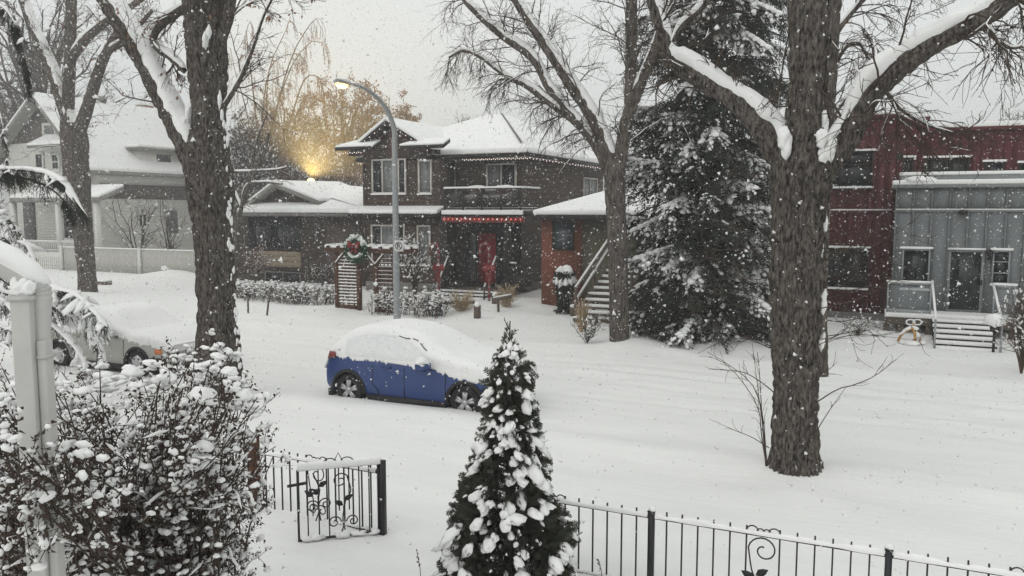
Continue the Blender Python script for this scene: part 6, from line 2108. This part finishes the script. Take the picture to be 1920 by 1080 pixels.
# ------------------------------------------------------------------ spruces
def needle_template(k, L, w, ang, seed, rows=None):
    """Twig of length 1 along +x bristling with k flat needles."""
    r = np.random.default_rng(seed)
    V, F = [], []
    V += [(0, .012, 0), (0, -.012, 0), (1, 0, 0)]
    F.append((0, 1, 2))
    for i in range(k):
        x = (i + .3) / k * .97
        a = i * 2.4 + r.uniform(-.3, .3)
        d = np.array([math.cos(ang), math.sin(ang) * math.cos(a), math.sin(ang) * math.sin(a) * .75 - .15])
        sdv = unit(np.cross(d, r.normal(0, 1, 3))) * w
        o = np.array([x, 0, 0])
        b = len(V)
        l = L * (1 - .45 * x) * r.uniform(.75, 1.2)
        V += [o + sdv, o - sdv, o + d * l]
        F.append((b, b + 1, b + 2))
    return np.array(V), np.array(F)


NT_FAR = [needle_template(6, .46, .075, .75, s) for s in range(3)]
NT_NEAR = [needle_template(22, .30, .034, .85, s + 9) for s in range(3)]


def bough(nd, wd, sn, P, spread, ntw, tl, rng, temp, snow=0.0, droop=.35, near=False, ssub=1):
    """One spruce bough: axis path P (k,3), flat fan of twigs, snow pads on top."""
    C = resample(P, n=12)
    T = unit(np.gradient(C, axis=0))
    L = np.linalg.norm(C[-1] - C[0])
    wd.add(*tubes(C[None], np.linspace(.018, .005, 12)[None] * (L / 1.6 + .3), 4))
    t = rng.uniform(.08, 1, ntw) ** .8
    f = t * 10.99
    i = f.astype(int)
    o = C[i] * (1 - (f - i))[:, None] + C[i + 1] * (f - i)[:, None]
    tg = T[i]
    sd_ = unit(np.cross(tg, np.array([0, 0, 1.0])))
    sg = np.where(rng.random(ntw) < .5, -1, 1)[:, None]
    d = unit(tg * rng.uniform(.5, 1.0, (ntw, 1)) + sd_ * sg * rng.uniform(.2, 1.0, (ntw, 1)) + np.array([0, 0, -1]) * rng.uniform(.0, droop * 2, (ntw, 1)))
    ln = tl * (1.15 - .75 * t) * (rng.uniform(.6, 1.3, ntw) if not near else rng.uniform(.25, 2.1, ntw)) * spread
    ln = np.maximum(ln, tl * .25)
    # each side twig carries a few needle sprays along itself
    n2 = 4
    q = np.repeat(np.arange(ntw), n2)
    u_ = np.tile(np.linspace(.0, .85, n2), ntw)
    sag = np.array([0, 0, -1.0]) * (u_ ** 2 * ln[q] * droop)[:, None]
    oo = o[q] + d[q] * (u_ * ln[q])[:, None] + sag
    dd = unit(d[q] + rng.normal(0, .35, (len(q), 3)) + np.array([0, 0, -droop]) * u_[:, None])
    sc_ = np.clip(ln[q] * .55, tl * .22, tl * .6)
    R = frames(dd, rng.uniform(0, 6.28, len(q))) * sc_[:, None, None]
    w_ = rng.integers(0, 3, len(q))
    for k in range(3):
        m = w_ == k
        if m.any():
            nd.add(*instance(temp[k][0], temp[k][1], R[m], oo[m]))
    if snow > 0:
        m = (rng.random(ntw) < snow) & (t > .2)
        for uu in ((.25, .6, .92) if near else (.25, .6, .95)):
            c = o[m] + d[m] * (uu * ln[m])[:, None] + np.array([0, 0, -1.0]) * (uu ** 2 * ln[m] * droop)[:, None] + np.array([0, 0, tl * .05])
            s = ln[m] * rng.uniform(.13, .31, m.sum()) * (1.15 - uu * .4)
            c = c + rng.normal(0, .03, c.shape)
            dirn = d[m] + np.array([0, 0, -droop * uu])
            add_lumps(sn, c, np.stack([s * 1.2, s * .75, s * .34 + .01], -1), ssub, dirn, int(rng.integers(1e6)))
        c = C[3:] if snow > .5 else C[:0]
        s = np.full(len(c), tl * .2)
        add_lumps(sn, c + np.array([0, 0, .02]), np.stack([s * 1.4, s * .8, s * .5], -1), ssub, T[3:3 + len(c)], int(rng.integers(1e6)))


def spruce(label, px, py_base, n0, r_base, height, nb, seed, rprof):
    rng = np.random.default_rng(seed)
    b = at(px, py_base, n0)
    o = thing('spruce_tree', (b[0], n0, 0), label, 'conifer')
    part('trunk', MB().tube([(b[0], n0, z) for z in np.linspace(-.2, height, 10)], np.linspace(.22, .03, 10), 12), BARKF, o, smooth=True)
    nd, wd, sn = MB(), MB(), MB()
    for k in range(nb):
        z = .25 + (height - .35) * (rng.random() ** 1.3)
        a = rng.uniform(0, 2 * math.pi)
        if math.sin(a - YAW) > .25 and rng.random() < .7: continue      # its far side is hidden by the near boughs
        rr = np.interp(z, rprof[0], rprof[1]) * rng.uniform(.72, 1.08)
        dr = np.array([math.cos(a), math.sin(a), 0])
        k_ = rng.uniform(.5, 1.2)
        P = np.array([np.array([b[0], n0, z]) + dr * rr * t + np.array([0, 0, rr * (.16 * t - .62 * k_ * t * t + .22 * t ** 3)]) for t in np.linspace(0, 1, 6)])
        P[:, 2] = np.maximum(P[:, 2], .12 + .1 * rng.random())
        heavy = rng.random()
        snw = (0.9 if heavy < .22 else .12 if heavy < .4 else .02) * (1.0 if z < 9 else .6)
        if math.sin(a - YAW) > .2: snw = 0
        bough(nd, wd, sn, P, 1.0, int(15 + 10 * rr), min(.2 + .22 * rr, .72), rng, NT_FAR, snw, .38)
    part('branches', wd, TWIG, o, kind='stuff')
    part('needles', nd, NEEDLE, o, kind='stuff')
    part('snow', sn, SNOW, o, smooth=True, kind='stuff')
    return o


NS = 24.0
spruce('tall broad dark spruce with snow patches between the two bare trunks', 1318, 640, NS, 2.4, 17.0, 580, 41, ([0, .6, 2, 4, 7, 10, 13, 17], [2.3, 2.85, 2.8, 2.7, 2.6, 2.4, 1.8, .2]))

# spruce at the left edge: only its near boughs reach into view
NSL = 10.4
rng = np.random.default_rng(77)
sb = at(-150, 700, NSL)
so = thing('spruce_tree', (sb[0], NSL, 0), 'spruce at the left edge with drooping boughs heavy with snow', 'conifer')
part('trunk', MB().tube([(sb[0], NSL, z) for z in np.linspace(-.2, 10, 10)], np.linspace(.22, .05, 10), 14), BARKF, so, smooth=True)
nd, wd, sn = MB(), MB(), MB()


def pb(pts, dn0=0.0):
    return catmull([at(px, py, NSL + dn0 + (q[0] if q else 0)) for px, py, *q in pts], 5)


def heavy_bough(pts, tl, ntw, snow_t, fing, droop=.9, dn=0.0, hang=0):
    P = pb(pts, dn)
    bough(nd, wd, sn, P, 1.0, int(ntw * .85), tl, rng, NT_NEAR, 0.0, droop, near=True, ssub=2)
    C = resample(P, n=16)
    hang = int(hang * 1.0)
    if hang:      # hanging side sprays
        cl_ = rng.uniform(.03, 1, 16)
        cL = rng.uniform(.1, .75, 16)
        ci = rng.integers(0, 16, hang)
        t = np.clip(cl_[ci] + rng.normal(0, .025, hang), 0, .999)
        f_ = t * 14.99
        q = C[f_.astype(int)] * (1 - f_ % 1)[:, None] + C[f_.astype(int) + 1] * (f_ % 1)[:, None] + rng.normal(0, .025, (hang, 3))
        L = cL[ci] * rng.uniform(.6, 1.2, hang) * tl * 2.6
        n2 = 6
        oo = np.repeat(q, n2, 0) + np.tile(np.linspace(0, 1, n2), hang)[:, None] * np.repeat(L, n2)[:, None] * np.array([0, 0, -1.]) + rng.normal(0, .02, (hang * n2, 3))
        dd = unit(np.tile(np.array([0, 0, -1.0]), (hang * n2, 1)) + rng.normal(0, .4, (hang * n2, 3)))
        nd.add(*instance(*NT_NEAR[0], frames(dd, rng.uniform(0, 6, hang * n2)) * (tl * .7), oo))
    if snow_t:
        snow_cap(sn, C, np.full(16, snow_t * .3), snow_t * .75, int(rng.integers(1, 999)), .03, 1.3, .22)
        k = int(fing * 1.8)
        t = rng.uniform(.05, 1, k)
        q = C[(t * 15).astype(int)]
        T = unit(np.gradient(C, axis=0))[(t * 15).astype(int)]
        sd_ = unit(np.cross(T, np.array([0, 0, 1.0]))) * np.where(rng.random(k) < .5, -1, 1)[:, None]
        D = unit(T * .7 + sd_ + np.array([0, 0, -1]) * rng.uniform(.3, 1.0, (k, 1)))
        D = unit(D + rng.normal(0, .55, (k, 3)))
        s = (.25 + 1.1 * rng.random(k) ** 2.0) * snow_t
        add_lumps(sn, q + D * (s * rng.uniform(.6, 2.4, k))[:, None], np.stack([s * 1.8, s * .65, s * .45], -1), 2, D, int(rng.integers(1e6)))


heavy_bough([(-80, 300), (-10, 318), (40, 318), (90, 328), (125, 350), (148, 385), (165, 410)], .17, 150, .085, 26, .8, 0, 110)
heavy_bough([(-80, 320, .2), (20, 330, .2), (80, 345, .2), (120, 375, .2), (140, 410, .2)], .17, 140, 0, 0, .9, 0, 90)
heavy_bough([(-70, -20), (0, 10), (25, 40), (45, 75), (62, 82)], .15, 110, .06, 12, .9, 0, 90)
heavy_bough([(20, 50, .15), (38, 90, .15), (50, 130, .15), (56, 175, .15)], .13, 90, .02, 3, 1.0, 0, 70)
heavy_bough([(-60, 170), (-10, 200), (5, 240), (12, 290), (15, 310)], .13, 90, .05, 8, 1.0, 0, 40)
for k, pts in enumerate((
        [(-60, 380), (0, 400), (30, 430), (60, 480), (70, 520)], [(-40, 430), (10, 450), (60, 500), (105, 560), (120, 600)], [(-40, 470), (40, 520), (110, 560), (165, 600), (190, 660)],
        [(0, 520), (60, 560), (130, 590), (180, 640), (200, 690)], [(-60, 520), (0, 560), (40, 610), (60, 650)], [(-40, 540), (60, 560), (140, 570), (185, 600), (205, 640)],
        [(20, 560), (80, 600), (130, 640), (165, 690)], [(-40, 600), (20, 620), (70, 640), (110, 680)], [(60, 540), (110, 545), (150, 560), (200, 615)])):
    heavy_bough(pts, .17, 100, .095, 22, .75, -.5 + .2 * (k % 4), 30)
# back boughs filling the rest of the tree
for k in range(34):
    z = rng.uniform(.4, 9.5)
    a = rng.uniform(0, 6.28)
    rr = np.interp(z, [0, 1, 5, 10], [1.9, 2.0, 1.5, .6]) * rng.uniform(.6, .85)
    dr = np.array([math.cos(a), math.sin(a), 0])
    if (dr @ RIGHT) > .55: rr *= .5
    P = np.array([np.array([sb[0], NSL, z]) + dr * rr * t + np.array([0, 0, rr * (.1 * t - .5 * t * t)]) for t in np.linspace(0, 1, 6)])
    bough(nd, wd, sn, P, 1.0, 22, .40, rng, NT_FAR, .4, .5, ssub=1)
part('branches', wd, TWIG, so, kind='stuff')
part('needles', nd, NEEDLE, so, kind='stuff')
part('snow', sn, SNOW, so, smooth=True, kind='stuff')

# ------------------------------------------------------------------ snow laden cedar in the front yard
rng = np.random.default_rng(5)
cb_ = gd(952, 1150)
NC = 6.7
cx = at(955, 1000, NC)[0]
ced = thing('cedar_tree', (cx, NC, 0), 'narrow pointed cedar in the front yard laden with lumps of snow', 'conifer')
zt = at(961, 602, NC)[2]
zlev = [at(955, py, NC)[2] for py in (640, 700, 760, 850, 930, 1000, 1080)]
halfw = [w_ / 2 / ppm(at(955, py, NC)) for w_, py in ((30, 640), (80, 700), (92, 760), (118, 850), (170, 930), (215, 1000), (245, 1080))]
zz = np.array([-.1] + zlev[::-1] + [zt])
ww = np.array([halfw[-1] * 1.12] + halfw[::-1] + [.012])
def crad(z): return np.interp(z, zz, ww)
part('trunk', MB().tube([(cx, NC, z) for z in np.linspace(-.2, zt * .93, 8)], np.linspace(.07, .012, 8), 8), BARK, ced)
# spray template: flat fern-like fan of scaly branchlets
V, F = [], []
def quad_(a, b, w0, w1):
    a, b = np.array(a, float), np.array(b, float)
    d = unit(b - a); s = np.array([-d[1], d[0], 0])
    k = len(V)
    V.extend([a + s * w0, a - s * w0, b - s * w1, b + s * w1]); F.append((k, k + 1, k + 2, k + 3))
quad_((0, 0, 0), (1, 0, .02), .035, .02)
for i in range(5):
    x = .12 + .17 * i
    L = .46 * (1 - .6 * x) * (1 if i % 2 else .85)
    for sg in (-1, 1):
        e = (x + L * .75, sg * L * .8, -.05 * i / 5)
        quad_((x, 0, .01), e, .05, .022)
        m_ = (x + L * .35, sg * L * .4, 0)
        quad_(m_, (m_[0] + L * .45, m_[1] + sg * L * .02, .03), .042, .018)
SPR = (np.array(V), np.array(F))
M = 5000
z = zt * (1 - np.sqrt(rng.random(M)) * 1.0) * .985 + .0
a = rng.uniform(0, 6.283, M)
lob = 1 + .16 * np.sin(a * 5 + z * 7) + .22 * (vnoise(np.c_[np.cos(a) * 1.6, np.sin(a) * 1.6, z * 3.5], 3) - .5) * 2
rr = crad(z) * lob * (.5 + .52 * np.sqrt(rng.random(M))) 
C = np.c_[cx + np.cos(a) * rr, NC + np.sin(a) * rr, z]
D = np.c_[np.cos(a), np.sin(a), rng.uniform(.1, 1.3, M)] + rng.normal(0, .28, (M, 3))
s = rng.uniform(.08, .15, M) * np.clip(crad(z) / .18, .45, 1)
vert = np.cross(np.c_[np.cos(a), np.sin(a), np.zeros(M)], np.array([0, 0, 1.0])) + rng.normal(0, .45, (M, 3))
R = frames(D, None, up=vert) * s[:, None, None]
part('foliage', MB().add(*instance(SPR[0], SPR[1], R, C - unit(D) * (s * .6)[:, None])), CEDAR, ced, kind='stuff')
# stems inside and the bare twiggy tip
tp = MB()
ti = np.array([[(cx, NC, zt - .34), (cx + .004, NC, zt - .15), (cx + .008, NC, zt)]])
TI = resample(ti[0], n=6)[None]
tp.add(*tubes(TI, np.full((1, 6), .006), 5))
A_, AR = grow(TI, np.full((1, 6), .006), 12, (.07, .16), (.3, .7), 4, .1, .9, .8, .004, .1, .1, rng=rng, lenfall=.3)
B_, BR = grow(A_, AR, 4, (.03, .07), (.4, .8), 3, .2, 1, .9, .004, .1, .1, rng=rng)
tp.add(*tubes(A_, AR, 4)).add(*tubes(B_, BR, 4))
A2 = np.stack([np.stack([np.full(90, cx), np.full(90, NC), z_ * .92], -1) + np.stack([np.cos(a_) * rr_ * t, np.sin(a_) * rr_ * t, .25 * rr_ * t], -1) for t in np.linspace(0, .8, 4) for z_, a_, rr_ in [(zt * (1 - np.sqrt(np.linspace(.02, 1, 90))), np.arange(90) * 2.4, crad(zt * (1 - np.sqrt(np.linspace(.02, 1, 90)))))]], 1)
tp.add(*tubes(A2, np.full((90, 4), .012), 4))
part('twigs', tp, TWIG, ced, kind='stuff')
# snow lumps on the outer surface
sn = MB()
M = 520
z = zt * (1 - rng.random(M) ** .62) * .97 + .02
a = rng.uniform(0, 6.283, M)
lob = 1 + .16 * np.sin(a * 5 + z * 7) + .22 * (vnoise(np.c_[np.cos(a) * 1.6, np.sin(a) * 1.6, z * 3.5], 3) - .5) * 2
rr = crad(z) * lob * rng.uniform(.86, 1.04, M)
s = (.013 + .055 * rng.random(M) ** 2.3) * np.clip(crad(z) / .28, .68, 1.05)
C = np.c_[cx + np.cos(a) * rr, NC + np.sin(a) * rr, z]
D = np.c_[np.cos(a), np.sin(a), -rng.uniform(.1, 1.3, M)] + rng.normal(0, .25, (M, 3))
add_lumps(sn, C, np.stack([s * rng.uniform(1.1, 2.0, M), s * rng.uniform(.7, 1.1, M), s * .75], -1), 2, D, 8)
# several lumps joined into drooping pads
for k in range(46):
    zc = zt * (1 - rng.random() ** .62) * .93 + .05
    ac = rng.uniform(0, 6.283)
    r0 = crad(zc) * (1 + .16 * math.sin(ac * 5 + zc * 7))
    n_ = int(rng.integers(3, 7))
    da = rng.normal(0, .055, n_) / max(r0, .12)
    dz = rng.normal(0, .06, n_)
    c = np.c_[cx + np.cos(ac + da) * (crad(zc + dz) * .99), NC + np.sin(ac + da) * (crad(zc + dz) * .99), zc + dz]
    s = rng.uniform(.02, .055, n_) * np.clip(r0 / .3, .6, 1.0)
    d = np.c_[np.cos(ac + da), np.sin(ac + da), np.full(n_, -.7)] + rng.normal(0, .3, (n_, 3))
    add_lumps(sn, c, np.stack([s * 1.35, s, s * .72], -1), 3, d, 100 + k)
part('snow', sn, SNOW, ced, smooth=True, kind='stuff')

# added globe and spot imitating a window pane reflection, half hidden by bungalow roof
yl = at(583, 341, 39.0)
yo = thing('added_glow', (yl[0], 39.0, 0), 'added yellow globe just behind the bungalow roof, imitating a window pane reflection', 'added glow')
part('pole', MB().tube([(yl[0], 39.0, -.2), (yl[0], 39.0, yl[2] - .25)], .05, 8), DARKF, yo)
part('globe', MB().add(ICO[3][0] * .24 + yl, ICO[3][1]), mat('added glow globe', (1, .8, .4), .4, .02, 5, emit=((1.0, .74, .26), 2.2)), yo, smooth=True)
yd = bpy.data.lights.new('added_glow_light', 'SPOT')  # added spot that gives the haze its warm halo
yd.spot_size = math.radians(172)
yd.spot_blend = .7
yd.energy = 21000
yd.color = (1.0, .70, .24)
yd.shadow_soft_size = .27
yb_ = bpy.data.objects.new('added_glow_light', yd)
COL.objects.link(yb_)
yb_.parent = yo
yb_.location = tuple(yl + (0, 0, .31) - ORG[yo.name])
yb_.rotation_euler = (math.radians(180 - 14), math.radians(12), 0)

# little dry stems poking from the snow
for px, py, top, lab in ((790, 1095, 1035, 'dry seed stem poking from the snow left of the cedar'), (1130, 1092, 1050, 'rusty seed stem before the fence right of the cedar')):
    g = gd(px, py)
    t_ = at(px - 8, top, g[1])
    stm = MB().tube([(g[0], g[1], -.1), (g[0] * .5 + t_[0] * .5 + .01, g[1], t_[2] * .5), t_], .004, 5)
    pl_ = thing('dry_stem', (g[0], g[1], 0), lab, 'plant', 'dry stems in the near snow')
    part('stem', stm, DEAD, pl_)
    lv = MB()
    c = np.array([g + (t_ - g) * u_ for u_ in np.linspace(.5, 1, 14)])
    leaves(lv, c, np.tile(np.array([0, 0, 1.0]), (14, 1)), (.015, .035), rng, .8)
    part('seed_heads', lv, DEAD, pl_)
q = gd(1098, 1120)

# ------------------------------------------------------------------ leafy bush with withered leaves and snow, lower left
rng = np.random.default_rng(9)
outline = [(-160, 700), (-40, 668), (60, 690), (130, 700), (200, 668), (280, 668), (330, 655), (400, 632), (440, 650), (470, 690), (505, 740), (520, 800), (505, 860), (470, 930), (430, 1000), (400, 1080), (380, 1200)]
ox = np.array([p[0] for p in outline], float); oy = np.array([p[1] for p in outline], float)
def bush_inside(px, py):
    top = np.interp(px, ox[:12], oy[:12])
    rgt = np.interp(py, [632, 690, 740, 800, 860, 930, 1000, 1080, 1300], [455, 488, 522, 540, 528, 490, 450, 412, 355])
    edge = (vnoise(np.c_[px / 22.0, py / 22.0, px * 0], 4) - .5) * 46
    return (py > top + edge) & (px < rgt + edge)
B0 = dpt_(250, 1000, 6.0)
bush = thing('leafy_bush', (B0[0], B0[1], 0), 'large rounded bush of withered dark leaves loaded with snow, lower left corner', 'bush')
# clusters of twigs scattered through the body (depth 4.4 to 7.2 m)
def bush_pts(M):
    out = []
    while sum(map(len, out)) < M:
        k = 4 * M
        px = rng.uniform(-160, 530, k); py = rng.uniform(625, 1250, k)
        dep = rng.uniform(4.6, 7.2, k)
        u_ = np.abs(dep - 5.9) / 1.35
        m = bush_inside(px, py) & (u_ < 1.0) & bush_inside(px + 45 * u_ ** 3, py - 60 * u_ ** 3)
        m &= ~((dep < 4.75) & (px < 140) & (py < 815))
        d = np.array([ray(x, y) for x, y in zip(px[m], py[m])])
        P = CAM + d * (dep[m] / (d @ FWDH))[:, None]
        out.append(P[P[:, 2] > .02])
    return np.vstack(out)[:M]
roots = np.array([[B0[0], B0[1], -.1]]) + np.c_[rng.normal(0, .45, 90), rng.normal(0, .45, 90), np.zeros(90)]
E_ = bush_pts(496)
fx = rng.uniform(10, 125, 24); fy = rng.uniform(838, 965, 24)
E_ = np.vstack([E_, [dpt_(x, y, d_) for x, y, d_ in zip(fx, fy, rng.uniform(3.4, 3.72, 24))]])
rt = roots[rng.integers(0, 90, 520)]
stp = np.stack([rt * (1 - t) + E_ * t + np.array([0, 0, 1.0]) * (math.sin(t * 3.14) * .28) + rng.normal(0, .03, (520, 3)) * (0 < t < 1) for t in np.linspace(0, 1, 9)], 1)
stR = np.full((520, 9), .012) * np.linspace(1, .3, 9)
A_, AR = grow(stp, stR, 8, (.18, .45), (.4, 1.1), 5, .35, 1, .6, .0028, -.02, .25, rng=rng)
B_, BR = grow(A_, AR, 2, (.08, .2), (.4, 1.1), 3, .3, 1, .8, .002, -.05, .25, rng=rng)
part('stems', MB().add(*tubes(stp, stR, 5)).add(*tubes(A_, AR, 3)).add(*tubes(B_, BR, 3)), TWIG, bush)
# withered curled leaves hanging from the twigs
LV = np.array([(0, 0, 0), (.3, -.27, .04), (.3, 0, -.03), (.3, .27, .06), (.7, -.2, -.05), (.7, 0, -.13), (.7, .2, -.02), (1, 0, -.22)])
LF = np.array([(0, 1, 5), (0, 5, 3), (1, 7, 5), (5, 7, 3)])
tips = np.vstack([A_[:, 2], A_[:, 3], A_[:, 4], (A_[:, 3] + A_[:, 4]) / 2, B_[:, 1], (B_[:, 1] + B_[:, 2]) / 2, B_[:, 2]])
tips = np.vstack([tips, tips[rng.random(len(tips)) < .5] + rng.normal(0, .02, 3)])
keep = rng.random(len(tips)) < .84
tips = tips[keep]
M = len(tips)
D = unit(np.array([0, 0, -.55]) + rng.normal(0, .7, (M, 3)))
s = rng.uniform(.018, .041, M)
part('leaves', MB().add(*instance(LV, LF, frames(D, rng.uniform(0, 6.28, M)) * s[:, None, None], tips + rng.normal(0, .01, (M, 3)))), DEAD, bush, kind='stuff')
# snow on leaves: small pads, and larger lumps towards the top and the outside
sn = MB()
m = rng.random(M) < .15
c = tips[m]
ss_ = s[m] * rng.uniform(.4, .95, m.sum())
add_lumps(sn, c + (0, 0, .008), np.stack([ss_ * 1.3, ss_ * .95, ss_ * .75], -1), 1, D[m] * np.array([1, 1, .5]), 3)
px_ = bush_pts(170)
up_ = np.clip(px_[:, 2] / 2.6, 0, 1)
ss_ = (.014 + .034 * rng.random(len(px_)) ** 2.2) * (.45 + .65 * up_)
add_lumps(sn, px_, np.stack([ss_ * 1.4, ss_, ss_ * .75], -1), 2, None, 6)
# snow lying along the twigs
for q in rng.permutation(len(A_))[:1500]:
    d_ = A_[q, -1] - A_[q, 0]
    if abs(d_[2]) < .75 * np.linalg.norm(d_) and np.linalg.norm(A_[q, 0] - CAM) > 4.5:
        snow_cap(sn, A_[q], AR[q] + .003, rng.uniform(.012, .028), int(q), .055, 1.15, .12, 6)
# pillows along the top of the crown
k = 46
tx = rng.uniform(-150, 500, k)
ty = np.interp(tx, ox[:12], oy[:12]) + rng.uniform(14, 95, k)
td = rng.uniform(5.2, 6.8, k)
tp_ = np.repeat(np.array([dpt_(x, y, d_) for x, y, d_ in zip(tx, ty, td)]), 5, 0) + rng.normal(0, 1, (k * 5, 3)) * np.array([.055, .055, .018])
k *= 5
ss_ = .016 + .036 * rng.random(k) ** 1.4
add_lumps(sn, tp_, np.stack([ss_ * 1.5, ss_ * 1.15, ss_ * .7], -1), 2, None, 12)
big = [(372, 868, .13), (98, 925, .09), (165, 925, .1), (215, 905, .07), (380, 745, .13), (120, 838, .10), (310, 712, .12), (95, 955, .06), (60, 760, .08), (455, 745, .09), (250, 700, .09), (430, 700, .08)]
tp_ = np.array([dpt_(x, y, 5.0) for x, y, _ in big])
ss_ = np.array([b_[2] for b_ in big]) * .55
add_lumps(sn, tp_, np.stack([ss_ * 1.15, ss_ * .9, ss_ * .85], -1), 3, None, 21)
part('snow', sn, SNOW, bush, smooth=True, kind='stuff')

# ------------------------------------------------------------------ falling snow through the whole street
rng = np.random.default_rng(99)
M = 165000
C = np.c_[rng.uniform(-48, 26, M), rng.uniform(1.6, 33, M), rng.uniform(0.1, 13.5, M)]
dist = np.linalg.norm(C - CAM, axis=1)
m = (dist > 5.2) & (C[:, 0] < C[:, 1] * .15 + 4) & (C[:, 0] > -C[:, 1] * 1.55 - 4)
C, dist = C[m], dist[m]
M = len(C)
s = .0065 + .0105 * rng.random(M) ** 2.8
oc = np.array([(1, 1, 1), (-1, -1, 1), (-1, 1, -1), (1, -1, -1.)]) * .85
of = np.array([(0, 2, 1), (0, 1, 3), (0, 3, 2), (1, 2, 3)])
sh = rng.uniform(.55, 1.3, (M, 3)) * s[:, None]
R = frames(rng.normal(0, 1, (M, 3)), rng.uniform(0, 6, M)) * sh[:, None, :]
solo('falling_snow', MB().add(*instance(oc, of, R, C)), SNOW, (0, 0, 0), kind='stuff', smooth=True)

# ------------------------------------------------------------------ haze of the snowfall
hz = bpy.data.materials.new('snowfall haze')
hz.use_nodes = True
hn, hl = hz.node_tree.nodes, hz.node_tree.links
hn.remove(hn['Principled BSDF'])
pv = hn.new('ShaderNodeVolumePrincipled')
pv.inputs['Color'].default_value = (.93, .93, .92, 1)
pv.inputs['Density'].default_value = .0031
pv.inputs['Anisotropy'].default_value = .2
hl.new(pv.outputs[0], hn['Material Output'].inputs['Volume'])
solo('haze', MB().box(-440, 440, -80, 480, -1.5, 17.5), hz, (0, 0, 0), kind='stuff')
